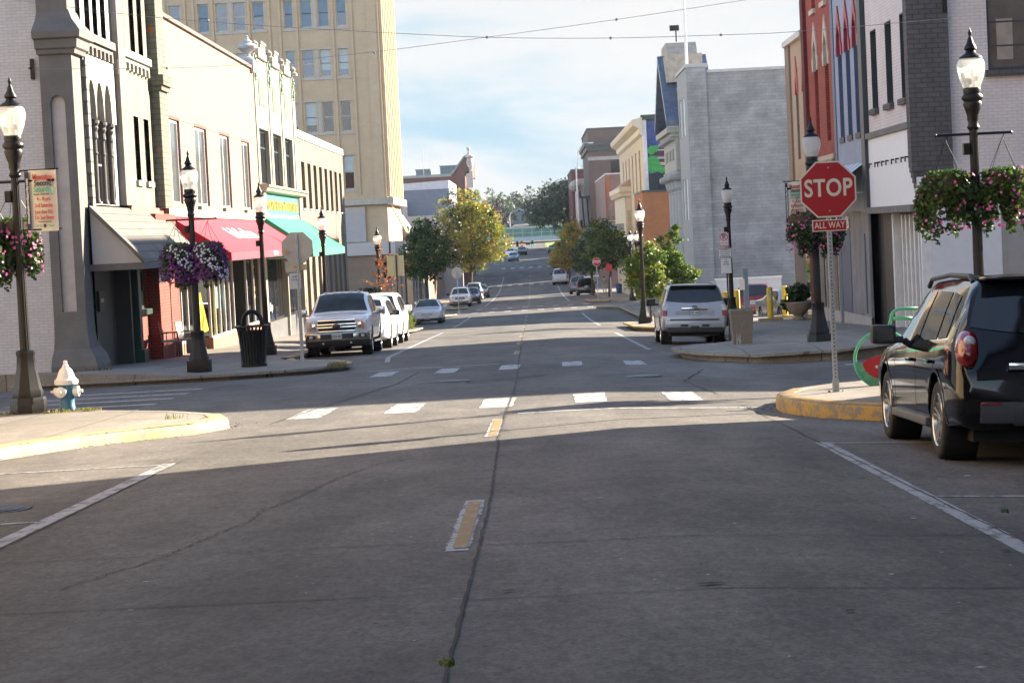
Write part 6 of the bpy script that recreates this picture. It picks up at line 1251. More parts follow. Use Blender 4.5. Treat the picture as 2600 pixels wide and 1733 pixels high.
p = pix(82, 176, 54.45); t = thing('cable_anchor', 'iron wall plate holding a cable on the white brick side wall', 'wall plate', p); b = MB(); b.box(p[0] - .04, p[0] + .04, 54.38, 54.5, p[2] - .25, p[2] + .25); b.build('plate', IRON, t); b = MB(); b.tube([(p[0], 54.38, p[2]), (p[0], 54.1, p[2])], .02, 6); b.build('eye_bolt', IRON, t)
# distant street lights
def masthead(x, y, h, lb, reach=2.2, side=1, z0=None):
    z0 = zg(y, x) if z0 is None else z0; t = thing('street_light', lb, 'street light', (x, y, z0)); b = MB(); b.tube([(x, y, z0), (x, y, z0 + h * .8), (x + side * .3, y, z0 + h * .93), (x + side * 1.1, y, z0 + h), (x + side * reach, y, z0 + h)], [.13, .11, .09, .07, .06], 8); b.build('mast', MT['steel'], t)
    b = MB(); b.bbox(x + side * reach - .1 * side - .3, x + side * reach - .1 * side + .4, y - .15, y + .15, z0 + h - .12, z0 + h + .05, .03); b.build('head', MT['steel'], t)
masthead(6.55, 305, 18.3, 'tall curved street light standing before the fire escape on the right', 2.2)
masthead(-4.6, 480, 6.8, 'pale street light beyond the green bridge near the dark red tree', 4.2, 1)
t = thing('flag', 'furled striped flag on a short pole by the far brick wall', 'flag', (7, 330, 0)); b = MB(); b.tube([(6.9, 330, .2), (6.1, 329, 3.6)], .05, 6); b.build('pole', MT['white_paint'], t); b = MB(); b.grid([[(6.1 + .12 * i, 329 + .1 * math.sin(i * 2 + j), 3.4 - .6 * j) for i in range(5)] for j in range(6)]); b.build('cloth', mat('flag_cloth', (.32, .2, .3), .8, var=.5, scale=3), t)
t = thing('hanging_sign', 'small blue pictorial sign hanging over the pavement by the dark green tree', 'sign', (6.4, 200, 0)); b = MB(); b.box(6.9, 8.4, 200, 200.1, 1.0, 2.0); b.build('board', mat('blue_picture', (.10, .30, .50), .5, var=.6, scale=2, col2=(.5, .5, .45)), t); b = MB(); b.box(6.85, 8.45, 199.98, 200.12, 2.0, 2.1); b.tube([(8.6, 200, 2.3), (6.8, 200, 2.3)], .03, 5); b.build('bracket', MT['white_paint'], t)
# ------------------------------------------------------------------ vehicles
def paint(name, col, metal=.0, rough=.28, var=.03, coat=.6):
    return mat(name, col, rough, metal=metal, var=var, scale=2, coat=coat)
M_void = MT['dark_void']
def pch(xs, ys, q):
    xs = np.array(xs, float); ys = np.array(ys, float); h = np.diff(xs); d = np.diff(ys) / h; m = np.zeros(len(xs)); m[0], m[-1] = d[0], d[-1]
    for i in range(1, len(xs) - 1):
        m[i] = 0 if d[i - 1] * d[i] <= 0 else (h[i - 1] + h[i]) * 3 / ((2 * h[i] + h[i - 1]) / d[i - 1] + (h[i] + 2 * h[i - 1]) / d[i])
    i = np.clip(np.searchsorted(xs, q) - 1, 0, len(h) - 1); t = (q - xs[i]) / h[i]
    return ys[i] * (1 + 2 * t) * (1 - t) ** 2 + m[i] * h[i] * t * (1 - t) ** 2 + ys[i + 1] * t * t * (3 - 2 * t) + m[i + 1] * h[i] * t * t * (t - 1)
class Car:
    """body skin from cross-sections along y (rear bumper at 0, nose at L); columns: y, zb, w, zs, zbelt, wb, zt, wt"""
    def __init__(s, st):
        s.st = np.array(st, float); s.L = s.st[-1, 0]
    def par(s, y): return [float(pch(s.st[:, 0], s.st[:, k], np.array([y]))[0]) for k in range(1, 8)]
    def sec(s, y, dense=False):
        zb, w, zs, zbl, wb, zt, wt = s.par(y); h = zt - zbl
        P = [(0, zb), (w * .8, zb), (w * .955, zb + .05), (w * .985, zb + (zs - zb) * .35), (w, zs - .06), (w * .998, zs), (wb + (w - wb) * .45, zs + (zbl - zs) * .72), (wb, zbl),
             (wt + (wb - wt) * .52, zbl + h * .5), (wt + (wb - wt) * .12, zbl + h * .85), (wt * .955, zbl + h * .955), (wt * .8, zt - .003), (wt * .45, zt + .014), (0, zt + .02)]
        return P
    def skin(s, n=56):
        ys = []
        for a, c in zip(s.st[:-1, 0], s.st[1:, 0]):
            k = max(2, int(round((c - a) / s.L * n))); ys += [a + (c - a) * q / k for q in range(k)]
        ys.append(s.L); rows = []
        for y in ys:
            h = s.sec(y, False); full = [(x, y, z) for x, z in h] + [(-x, y, z) for x, z in h[-2:0:-1]]; rows.append(full)
        m = len(rows[0]); vs = [p for r in rows for p in r]
        fs = [(i * m + j, (i + 1) * m + j, (i + 1) * m + (j + 1) % m, i * m + (j + 1) % m) for i in range(len(rows) - 1) for j in range(m)]
        fs += [tuple(range(m)), tuple(range((len(rows) - 1) * m, len(rows) * m))[::-1]]
        return vs, fs
    def sx(s, y, z):
        P = s.sec(y, False)[1:-2]; zs_ = np.maximum.accumulate([p[1] for p in P]); return float(np.interp(z, zs_, [p[0] for p in P]))
    def top(s, y, f):
        P = s.sec(y, False)[-5:][::-1]; wt = s.par(y)[6]; x = abs(f) * wt
        return float(np.interp(x, [p[0] for p in P], [p[1] for p in P])), f * wt
    def side(s, bot, top, side, off=.008, n=14, m=7):
        bt = np.array(bot, float); tp = np.array(top, float); rows = []
        for i in range(n + 1):
            t = i / n; a = np.array([np.interp(t, np.linspace(0, 1, len(bt)), bt[:, k]) for k in (0, 1)]); c = np.array([np.interp(t, np.linspace(0, 1, len(tp)), tp[:, k]) for k in (0, 1)])
            r = []
            for j in range(m + 1): q = a + (c - a) * j / m; r.append((side * (s.sx(q[0], q[1]) + off), q[0], q[1]))
            rows.append(r)
        return rows
    def topp(s, y0, y1, f0, f1, off=(0, -.006, .006), n=10, m=10, curve=0.0):
        rows = []
        for i in range(n + 1):
            t = i / n; r = []
            for j in range(m + 1):
                f = -1 + 2 * j / m; y = y0 + (y1 - y0) * t + curve * f * f; ff = f * (f0 + (f1 - f0) * t); z, x = s.top(y, ff); r.append((x + off[0], y + off[1], z + off[2]))
            rows.append(r)
        return rows
def boolcut(o, cyls):
    b = MB()
    for (x0, x1, y, z, r) in cyls: b.lathe([(r, x0), (r, x1)], 28, (0, y, z), axis='x')
    bm = bmesh.new(); me = bpy.data.meshes.new('cut'); me.from_pydata(b.v, [], b.f); bm.from_mesh(me); bmesh.ops.recalc_face_normals(bm, faces=bm.faces[:]); bm.to_mesh(me); bm.free()
    c = bpy.data.objects.new('cut', me); COL.objects.link(c)
    bm = bmesh.new(); bm.from_mesh(o.data); bmesh.ops.recalc_face_normals(bm, faces=bm.faces[:]); bm.to_mesh(o.data); bm.free()
    md = o.modifiers.new('b', 'BOOLEAN'); md.object = c; md.operation = 'DIFFERENCE'; md.solver = 'EXACT'
    dg = bpy.context.evaluated_depsgraph_get(); nm = bpy.data.meshes.new_from_object(o.evaluated_get(dg)); o.modifiers.clear(); mats = list(o.data.materials); o.data = nm
    if not nm.materials:
        for m_ in mats: nm.materials.append(m_)
    nm.polygons.foreach_set('use_smooth', [True] * len(nm.polygons)); nm.set_sharp_from_angle(angle=rad(32)); bpy.data.objects.remove(c)
def wheel(t, x, y, r, w, rim='alloy', side=1):
    b = MB(); h = w / 2; b.lathe([(r * .66, -h * .9), (r * .8, -h), (r * .93, -h * .96), (r * .985, -h * .8), (r, -h * .5), (r * 1.003, 0), (r, h * .5), (r * .985, h * .8), (r * .93, h * .96), (r * .8, h), (r * .66, h * .9)], 36, (x, y, r), axis='x', cap=False)
    o = b.build('wheel', MT['rubber'], t, smooth=50)
    b = MB(); s = side; c = (x, y, r)
    b.lathe([(r * .68, s * h * .92), (r * .665, s * h * .98), (r * .63, s * h * .9), (r * .61, s * h * .4), (r * .2, s * h * .15), (0, s * h * .15)], 36, c, axis='x', cap=False)
    b.lathe([(r * .15, s * h * .5), (r * .14, s * h * .78), (0, s * h * .8)], 16, c, axis='x', cap=False)
    for k in range(5):
        a0 = k * 2 * math.pi / 5 + .3
        for da in (-.14, .14):
            a = a0 + da; pr = []
            for rr, wd, dp in ((.12, .05, .70), (.4, .045, .74), (.64, .05, .86)):
                pr.append([(x + s * h * dp, y + r * rr * math.cos(a) - r * wd * math.sin(a), r + r * rr * math.sin(a) + r * wd * math.cos(a)), (x + s * h * (dp + .04), y + r * rr * math.cos(a), r + r * rr * math.sin(a)), (x + s * h * dp, y + r * rr * math.cos(a) + r * wd * math.sin(a), r + r * rr * math.sin(a) - r * wd * math.cos(a))])
            b.grid(pr)
    b.build('rim', mat('alloy_wheel', (.50, .48, .44), .22, metal=.85, var=.1), o, smooth=40)
    return o
def make_car(label, spec, group='parked cars'):
    c = Car(spec['st']); t = thing('parked_car', label, spec.get('cat', 'car'), (0, 0, 0), group)
    body_m = spec['paint']; R_, rw = spec['R'], spec.get('tw', .23); W_ = max(spec['st'][k][2] for k in range(len(spec['st'])))
    vs, fs = c.skin(); b = MB(); b.mesh(vs, fs); o = b.build('body', body_m, t, smooth=32)
    ax = spec['ax']; cr_ = R_ + spec.get('gap', .05)
    if spec.get('bool', True):
        boolcut(o, [(-W_ - .2, -W_ + .34, y, R_ + .02, cr_) for y in ax] + [(W_ - .34, W_ + .2, y, R_ + .02, cr_) for y in ax])
    for y in ax:
        for s in (-1, 1): b = MB(); b.lathe([(cr_ - .004, s * (W_ - .335)), (cr_ - .004, s * (W_ - .06))], 28, (0, y, R_ + .02), axis='x', cap=False); b.lathe([(cr_ - .004, s * (W_ - .33)), (0, s * (W_ - .33))], 28, (0, y, R_ + .02), axis='x', cap=False); b.build('wheel_arch_liner', M_void, t)
    for y in ax:
        for s in (-1, 1): wheel(t, s * (W_ - rw / 2 - .02), y, R_, rw, side=s)
    GL = spec.get('glass', MT['dark_glass'])
    for win in spec['side']:
        for s in (-1, 1):
            b = MB(); b.grid(c.side(win[0], win[1], s, .006)); b.build('side_window', GL, t, smooth=180)
    for nm, a in (('windshield', spec['ws']), ('rear_window', spec['rw'])):
        if a: b = MB(); b.grid(c.topp(*a)); b.build(nm, spec.get('wsglass', GL) if nm == 'windshield' else GL, t, smooth=180)
    if spec.get('seams'):
        b = MB()
        for pts in spec['seams']:
            for s in (-1, 1):
                q = [(y + (y2 - y) * k / 6, z + (z2 - z) * k / 6) for (y, z), (y2, z2) in zip(pts[:-1], pts[1:]) for k in range(7)]
                b.grid([[(s * (c.sx(y - .006, z) + .0025), y - .006, z), (s * (c.sx(y + .006, z) + .0025), y + .006, z)] if abs(pts[0][0] - pts[-1][0]) < abs(pts[0][1] - pts[-1][1]) else [(s * (c.sx(y, z - .006) + .0025), y, z - .006), (s * (c.sx(y, z + .006) + .0025), y, z + .006)] for y, z in q])
        b.build('door_gap', M_void, t)
    for (y, z) in spec.get('handles', []):
        for s in (-1, 1): x = s * c.sx(y, z); b = MB(); b.bbox(min(x, x + s * .04), max(x, x + s * .04), y - .11, y + .11, z - .018, z + .018, .012); b.build('door_handle', spec.get('handle_m', body_m), t)
    if spec.get('mirror'):
        y, z = spec['mirror']
        for s in (-1, 1):
            x = s * c.sx(y, z); k = spec.get('mk', 1.0); b = MB(); b.bbox(min(x, x + s * .1), max(x, x + s * .1), y - .05, y + .05, z - .02, z + .05, .015)
            b.bbox(min(x + s * .08, x + s * (.08 + .22 * k)), max(x + s * .08, x + s * (.08 + .22 * k)), y - .09, y + .09, z - .03, z + .15 * k, .04); mo = b.build('wing_mirror', spec.get('mirror_m', MT['plastic_dark']), t, smooth=40)
            b = MB(); b.box(min(x + s * .11, x + s * (.05 + .22 * k)), max(x + s * .11, x + s * (.05 + .22 * k)), y - .094, y - .091, z, z + .12 * k); b.build('mirror_glass', MT['black_gloss'], mo)
    for s in (-1, 1):
        if spec.get('sill'): b = MB(); y0, y1, z = spec['sill']; b.bbox(min(s * (W_ - .12), s * (W_ + .01)), max(s * (W_ - .12), s * (W_ + .01)), y0, y1, z, z + .08, .02); b.build('running_board', spec.get('sill_m', MT['plastic_dark']), t)
        if spec.get('rails'):
            y0, y1, z, x = spec['rails']; b = MB(); b.tube([(s * x, y0, z), (s * x, y0 + .12, z + .055), (s * x, (y0 + y1) / 2, z + .075), (s * x, y1 - .15, z + .04), (s * x, y1, z - .03)], [.028, .028, .022, .022, .025], 8); b.build('roof_rail', spec.get('rail_m', MT['plastic_dark']), t)
    if spec.get('under'): y0, y1, z0, z1, w = spec['under']; b = MB(); b.box(-w, w, y0, y1, z0, z1); b.build('underbody', M_void, t)
    return t, c
def rear_kit(t, c, q):
    """tail lights, bumper, plate and trim on the rear of a vehicle"""
    yq = np.linspace(0, .5, 101); zq = np.array([c.par(v)[5] for v in yq])
    yf = lambda z: float(np.interp(z + .05, np.maximum.accumulate(zq), yq))
    for s in (-1, 1):
        for (y0, y1, z0, z1, m) in q.get('tail', []):     # wrap-round lamp on the side skin
            ya, yb = max(y0, yf(z0)), max(y0, yf(z1)); d = y1 - y0
            b = MB(); b.grid(c.side([(ya, z0), (ya + d, z0)], [(yb, z1), (yb + d, z1)], s, .012)); rows = c.side([(ya, z0), (ya, z0)], [(yb, z1), (yb, z1)], s, .012, 1, 7)[0]
            w = q.get('tw', .16); b.grid([[(p[0] - s * w * k / 4, p[1] - .012 - .012 * math.sin(k / 4 * 3.14) * .5, p[2]) for p in rows] for k in range(5)]); b.build('tail_light', MT[m], t, smooth=60)
    for (nm, x0, x1, y0, y1, z0, z1, m, bv) in q.get('boxes', []):
        b = MB(); b.bbox(x0, x1, y0, y1, z0, z1, bv); b.build(nm, m if not isinstance(m, str) else MT[m], t, smooth=40)
def plate_(t, y, z, txt, front=False, w=.155, frame=True):
    s = 1 if front else -1; b = MB(); b.bbox(-w, w, min(y, y + s * .012), max(y, y + s * .012), z - .078, z + .078, .004); p = b.build('licence_plate', mat('plate_white', (.52, .58, .60), .4, var=.08, scale=9), t)
    if frame:
        b = MB(); yy = y + s * .013
        for a in ((-w, w, z + .064, z + .078), (-w, w, z - .078, z - .066), (-w, -w + .012, z - .066, z + .064), (w - .012, w, z - .066, z + .064)): b.box(a[0], a[1], min(yy, yy + s * .004), max(yy, yy + s * .004), a[2], a[3])
        b.build('plate_frame', mat('plate_blue', (.03, .12, .22), .4), p)
    text('plate_lettering', txt, .10, mat('plate_ink', (.02, .03, .07), .5), p, (0, y + s * .014, z - .005), (-s, 0, 0), (0, 0, 1), .012, .72, .001)
def put(t, x, yr, face, dz=0.0, rz=0.0):
    ym = yr + (2.3 if face > 0 else -2.3); s = (zg(ym + 2, x) - zg(ym - 2, x)) / 4
    sx = (zg(ym, x + .8) - zg(ym, x - .8)) / 1.6
    t.rotation_euler = (math.atan(s) * face, -math.atan(sx) * face, (0 if face > 0 else math.pi) + rz); t.location = (x, yr, zg(ym, x) - s * (ym - yr) + dz + .004)
SUV = [(0.00, .42, .80, .60, .70, .79, .76, .74), (0.06, .34, .86, .66, .86, .84, .93, .77), (0.14, .31, .89, .72, 1.00, .86, 1.10, .775), (0.26, .30, .905, .76, 1.06, .875, 1.34, .74), (0.40, .29, .915, .80, 1.09, .88, 1.58, .665),
       (0.52, .28, .92, .82, 1.09, .885, 1.645, .64), (1.2, .26, .92, .83, 1.06, .885, 1.675, .635), (2.4, .25, .92, .83, 1.03, .885, 1.655, .63), (2.95, .25, .92, .82, 1.00, .885, 1.57, .61), (3.35, .25, .92, .80, .985, .885, 1.31, .65),
       (3.68, .25, .92, .79, .97, .88, 1.07, .73), (4.2, .26, .91, .76, .92, .86, .985, .71), (4.55, .28, .87, .70, .84, .80, .88, .65), (4.77, .34, .74, .60, .69, .70, .73, .55)]
def scale_st(st, sy=1, sz=1, sx=1): return [(a[0] * sy, a[1] * sz, a[2] * sx, a[3] * sz, a[4] * sz, a[5] * sx, a[6] * sz, a[7] * sx) for a in st]
# ---- black SUV at the right edge, three quarter rear view
M_black = paint('black_paint', (.003, .0035, .005), .0, .05, coat=0)
sp = dict(st=SUV, paint=M_black, R=.362, tw=.225, ax=(.97, 3.83), side=[([(.62, 1.12), (1.02, 1.10)], [(.72, 1.50), (1.10, 1.53)]), ([(1.12, 1.095), (1.98, 1.07)], [(1.20, 1.53), (1.98, 1.54)]), ([(2.06, 1.068), (3.22, 1.03)], [(2.06, 1.54), (2.30, 1.535), (2.62, 1.50), (2.82, 1.44), (3.02, 1.30), (3.20, 1.10)])],
          ws=(2.98, 3.62, .9, 1.0), rw=(.155, .42, .98, .93, (0, -.008, .006), 10, 10, .05), seams=[[(1.06, 1.03), (1.10, .8), (1.38, .45)], [(2.02, 1.0), (2.02, .36)], [(3.18, .97), (3.24, .7), (3.2, .38)]], handles=[(1.30, .89), (2.28, .88)], mirror=(3.0, 1.04), mk=1.1, sill=(1.4, 3.35, .28), sill_m=mat('sill_grey', (.10, .105, .11), .35), rails=(.70, 2.9, 1.615, .61), under=(.3, 4.4, .2, .34, .7), gap=.055)
t, c = make_car('shiny black sport utility car cut by the right edge, rear side towards us', sp)
M_bumper = mat('bumper_charcoal', (.045, .047, .052), .5, var=.15)
rear_kit(t, c, dict(tail=[], boxes=[('bumper', -.70, .70, -.05, .06, .38, .57, M_bumper, .03), ('chrome_trim', -.45, .45, -.035, .02, .85, .91, 'chrome', .015), ('reflector', -.70, -.52, -.062, -.045, .545, .565, 'red_lens', .004), ('reflector', .52, .70, -.062, -.045, .545, .565, 'red_lens', .004),
   ('bumper_recess', -.42, .42, -.06, .0, .36, .52, 'plastic_dark', .03), ('spoiler', -.60, .60, .22, .62, 1.63, 1.668, M_black, .015)]))
for s in (-1, 1):
    b = MB(); n = 14; b.lathe([(math.sin(math.pi * k / n) ** .8, -math.cos(math.pi * k / n)) for k in range(n + 1)], 24, cap=False)
    b.v = [(s * (.79 + x * .10 - (z > 0) * z * .02), .13 + y * .18 + z * .06, 1.03 + z * .165) for x, y, z in b.v]; tl_ = b.build('tail_light', MT['red_lens'], t, smooth=180)
    b = MB(); b.lathe([(.05, .03), (.048, -.012), (.03, -.022), (0, -.025)], 18, (s * .785, .0, 1.10), axis='y'); b.build('reverse_lamp', MT['clear_lens'], tl_, smooth=60)
    b = MB(); b.lathe([(.062, .03), (.06, -.008), (.035, -.02), (0, -.022)], 18, (s * .79, -.04, .975), axis='y'); b.build('brake_lamp', mat('deep_red_lens', (.17, .003, .004), .1, spec=.7), tl_, smooth=60)
    b = MB()
    for y in (.97, 3.83):
        n = 22; b.grid([[(s * (c.sx(y + (.417 + dr) * math.cos(a), max(.3, .382 + (.417 + dr) * math.sin(a))) + .006), y + (.417 + dr) * math.cos(a), max(.24, .382 + (.417 + dr) * math.sin(a))) for dr in (0, .035)] for a in np.linspace(-.25, math.pi + .25, n)])
    b.build('arch_trim', M_black, t)
b = MB(); b.tube([(-.25, .30, 1.15), (.15, .27, 1.2)], .012, 5); b.build('rear_wiper', M_void, t)
put(t, 4.52, 19.25, 1)
# ---- white pickup facing us
PK = [(0, .55, .93, .9, 1.28, .95, 1.34, .90), (.08, .50, .985, .95, 1.32, .985, 1.375, .93), (1.70, .46, 1.0, .97, 1.32, .99, 1.375, .94), (1.80, .46, 1.005, .97, 1.32, .99, 1.80, .77), (1.95, .45, 1.005, .97, 1.32, .985, 1.90, .755), (2.7, .44, 1.005, .97, 1.29, .98, 1.925, .75), (3.45, .44, 1.005, .96, 1.27, .98, 1.885, .745),
      (3.75, .44, 1.005, .96, 1.26, .98, 1.75, .75), (4.22, .44, 1.005, .95, 1.21, .97, 1.32, .87), (4.32, .44, 1.005, .95, 1.20, .97, 1.285, .88), (5.0, .46, 1.0, .94, 1.17, .96, 1.255, .87), (5.55, .48, .99, .92, 1.13, .95, 1.22, .85), (5.78, .50, .965, .88, 1.08, .93, 1.165, .83), (5.87, .52, .93, .84, 1.02, .90, 1.10, .80)]
M_whitep = paint('white_car_paint', (.80, .80, .80), 0, .3)
M_wsg = mat('windshield_glass', (.03, .045, .05), .04, spec=.35, var=.5, scale=2.2)
sp = dict(cat='pickup truck', st=PK, paint=M_whitep, R=.40, tw=.27, ax=(1.15, 4.82), gap=.07, wsglass=M_wsg, side=[([(1.95, 1.35), (2.75, 1.33)], [(2.02, 1.78), (2.75, 1.80)]), ([(2.85, 1.33), (4.1, 1.28)], [(2.85, 1.80), (3.4, 1.78), (3.75, 1.62), (4.08, 1.32)])],
          ws=(3.50, 4.20, .93, .95, (0, .008, .008)), rw=None, seams=[[(2.8, 1.32), (2.8, .5)], [(1.85, 1.3), (1.85, .6)], [(4.15, 1.25), (4.1, .55)]], handles=[(2.05, 1.12), (3.0, 1.1)], mirror=(3.98, 1.24), mk=1.35, mirror_m=mat('mirror_chrome', (.42, .44, .47), .15, metal=.8), sill=(1.75, 4.25, .36), sill_m=MT['chrome'], under=(.3, 5.6, .34, .5, .8))
t, c = make_car('white crew cab pickup facing us, chrome grille and dark tinted windows', sp)
Lp = 5.87
def fbox(nm, x0, x1, y0, y1, z0, z1, m, bv=.01, par=None): b = MB(); b.bbox(x0, x1, y0, y1, z0, z1, bv); return b.build(nm, m if not isinstance(m, str) else MT[m], par or t, smooth=40)
gr = fbox('grille', -.56, .56, Lp - .03, Lp + .012, .74, 1.10, 'plastic_dark', .02)
for z0, z1, h in ((1.055, 1.10, .58), (.93, .985, .60), (.845, .90, .60), (.735, .775, .56)):
    fbox('grille_bar', -h, h, Lp + .0, Lp + .05, z0, z1, 'chrome', .014, gr)
b = MB(); b.lathe([(.0, Lp + .10), (.09, Lp + .095), (.105, Lp + .08), (.105, Lp + .03)], 28, (0, 0, 0), axis='y')
b.v = [(x * 1.35, y, .915 + z * .62) for x, y, z in b.v]; e = b.build('emblem', MT['chrome'], gr, smooth=40)
b = MB(); b.lathe([(0, Lp + .104), (.088, Lp + .100), (.092, Lp + .09)], 28, (0, 0, 0), axis='y'); b.v = [(x * 1.35, y, .915 + z * .62) for x, y, z in b.v]; b.build('emblem_field', mat('emblem_blue', (.012, .03, .085), .2), e)
text('emblem_lettering', 'Ford', .085, MT['chrome'], e, (0, Lp + .106, .915), (-1, 0, 0), (0, 0, 1), .0, 1.1, .001, shear=.3)
for s in (-1, 1):
    h = fbox('headlight', min(s * .60, s * .905), max(s * .60, s * .905), Lp - .16, Lp + .012, .76, 1.08, 'clear_lens', .03)
    fbox('lamp_reflector', min(s * .64, s * .74), max(s * .64, s * .74), Lp + .005, Lp + .016, .83, 1.0, 'chrome', .01, h); fbox('turn_signal', min(s * .76, s * .82), max(s * .76, s * .82), Lp + .005, Lp + .018, .80, 1.02, 'amber_lens', .01, h)
    fbox('fog_lamp_recess', min(s * .66, s * .90), max(s * .66, s * .90), Lp + .09, Lp + .105, .54, .67, 'plastic_dark', .02); fbox('fog_lamp', min(s * .73, s * .83), max(s * .73, s * .83), Lp + .10, Lp + .115, .56, .64, 'clear_lens', .015)
    b = MB(); b.lathe([(.03, -.05), (.03, .05)], 6, (s * .42, Lp + .09, .40), axis='y'); b.build('tow_hook', MT['steel'], t)
b = MB(); pts = [(-.99, Lp - .30), (-.97, Lp - .02), (-.85, Lp + .07), (-.5, Lp + .105), (0, Lp + .115), (.5, Lp + .105), (.85, Lp + .07), (.97, Lp - .02), (.99, Lp - .30)]
b.grid([[(x, y - dy, z) for x, y in pts] for z, dy in ((.46, .05), (.48, .01), (.55, -.0), (.66, 0), (.71, .02), (.73, .06))]); b.build('bumper', mat('bumper_chrome', (.50, .47, .42), .16, metal=.9, var=.1), t, smooth=50)
b = MB(); b.grid([[(x * .99, y - dy, z) for x, y in pts] for z, dy in ((.28, .12), (.34, .05), (.47, .05))]); b.build('lower_valance', MT['plastic_dark'], t, smooth=50)
fbox('bumper_insert', -.5, .5, Lp + .10, Lp + .122, .54, .68, 'plastic_dark', .01)
plate_(t, Lp + .125, .60, 'UGA 057', True, frame=False)
b = MB()
for k in range(5): b.bbox(-.52 + k * .26 - .04, -.52 + k * .26 + .04, 2.0, 3.35, 1.925, 1.95, .012)
b.build('roof_rib', M_whitep, t)
b = MB(); b.tube([(-.3, 4.24, 1.31), (.35, 4.1, 1.36)], .012, 5); b.tube([(.3, 4.24, 1.31), (.8, 4.08, 1.36)], .012, 5); b.build('wiper', M_void, t)
b = MB(); b.grid(c.topp(4.3, 5.7, .62, .55, (0, 0, .012), 8, 6)); b.build('hood_bulge', M_whitep, t, smooth=60)
for x in (-.38, .38): fbox('headrest', x - .14, x + .14, 3.35, 3.45, 1.42, 1.66, 'plastic_dark', .05)
put(t, -5.98, 66.1 + 5.87, -1)
# ---- two more white vehicles behind it
SV2 = scale_st(SUV, 1.05, 1.05, 1.08)
def suv_spec(p, st=SUV, sy=1.0, sz=1.0, R_=.37, **k):
    g = lambda q: [(a * sy, z * sz) for a, z in q]
    d = dict(st=st, paint=p, R=R_, tw=.24, ax=(.97 * sy, 3.83 * sy), side=[(g([(.62, 1.12), (1.02, 1.10)]), g([(.72, 1.50), (1.10, 1.53)])), (g([(1.12, 1.095), (1.98, 1.07)]), g([(1.20, 1.53), (1.98, 1.54)])), (g([(2.06, 1.068), (3.22, 1.03)]), g([(2.06, 1.54), (2.30, 1.535), (2.62, 1.50), (2.82, 1.44), (3.02, 1.30), (3.20, 1.10)]))],
      ws=(2.98 * sy, 3.62 * sy, .9, 1.0, (0, .007, .008)), rw=(.155 * sy, .42 * sy, .95, .9, (0, -.008, .006), 10, 10, .03), seams=[[(2.02 * sy, 1.06 * sz), (2.02 * sy, .36)], [(3.18 * sy, 1.02 * sz), (3.2 * sy, .38)], [(1.06 * sy, 1.1 * sz), (1.3 * sy, .5)]], handles=[(1.3 * sy, .93 * sz), (2.28 * sy, .92 * sz)], mirror=(3.0 * sy, 1.06 * sz), under=(.3, 4.3 * sy, .2, .36, .7), gap=.05)
    d.update(k); return d
def front_kit(t, L_, W_, z, grille_m='plastic_dark', bars=3, light_w=.26, gh=.22, gw=.42, plate=None, fog=False):
    gz0, gz1 = z, z + gh; fy = L_
    g = MB(); g.bbox(-gw, gw, fy - .08, fy + .02, gz0, gz1, .03); gg = g.build('grille', MT[grille_m], t, smooth=40)
    for k in range(bars): zz = gz0 + gh * (k + .5) / bars; b = MB(); b.bbox(-gw * .96, gw * .96, fy + .012, fy + .03, zz - .012, zz + .012, .006); b.build('grille_bar', MT['chrome'], gg)
    for s in (-1, 1):
        b = MB(); b.bbox(min(s * (gw + .03), s * (gw + .03 + light_w)), max(s * (gw + .03), s * (gw + .03 + light_w)), fy - .34, fy - .005, gz0 + gh * .35, gz1 + .06, .04); b.build('headlight', MT['clear_lens'], t, smooth=40)
        if fog: b = MB(); b.bbox(min(s * .5, s * .74), max(s * .5, s * .74), fy - .1, fy + .03, z - .3, z - .12, .04); fo = b.build('fog_lamp_recess', MT['plastic_dark'], t, smooth=40); b = MB(); b.lathe([(.06, fy + .03), (.05, fy + .045), (0, fy + .05)], 12, (s * .62, 0, z - .21), axis='y'); b.build('fog_lamp', MT['clear_lens'], fo)
    b = MB(); b.bbox(-.62, .62, fy - .1, fy + .035, z - .30, z - .17, .03); b.build('lower_intake', MT['plastic_dark'], t, smooth=40)
    if plate: plate_(t, fy + .036, z - .13, plate, True, frame=False)
t, c = make_car('white sport utility car between the pickup and the far white one, dark mirror', suv_spec(paint('ice_white_paint', (.66, .71, .74), 0, .3), SV2, 1.05, 1.05, .38, mirror_m=MT['black_gloss']), 'parked cars')
front_kit(t, 5.0, .98, .62); put(t, -5.86, 73.4 + 5.0, -1)
t, c = make_car('rearmost of three parked white vehicles, tall with round fog lamp by the shrubs', suv_spec(M_whitep, scale_st(SUV, 1.1, 1.13, 1.1), 1.1, 1.13, .40, mirror_m=M_whitep, mk=1.3, wsglass=M_wsg), 'parked cars')
front_kit(t, 5.25, 1.0, .72, fog=True); put(t, -5.92, 80.6 + 5.25, -1)
# ---- silver off road SUV seen from behind
M_silver = paint('silver_paint', (.36, .39, .44), .25, .3)
R4 = [(0.00, .48, .86, .66, .74, .85, .80, .80), (0.05, .44, .915, .74, .92, .90, .97, .84), (0.10, .40, .93, .80, 1.08, .91, 1.15, .84), (0.20, .38, .94, .84, 1.15, .91, 1.42, .80), (0.34, .36, .945, .88, 1.17, .91, 1.66, .745), (0.46, .36, .95, .90, 1.17, .912, 1.735, .72), (1.2, .36, .955, .90, 1.15, .912, 1.765, .715), (2.3, .36, .955, .90, 1.13, .912, 1.75, .71), (2.8, .36, .955, .89, 1.11, .91, 1.68, .69), (3.25, .36, .955, .88, 1.09, .905, 1.40, .72), (3.5, .36, .955, .87, 1.08, .90, 1.17, .78), (4.1, .38, .95, .85, 1.04, .89, 1.10, .76), (4.6, .40, .92, .80, .96, .86, 1.00, .72), (4.83, .45, .82, .70, .82, .77, .86, .64)]
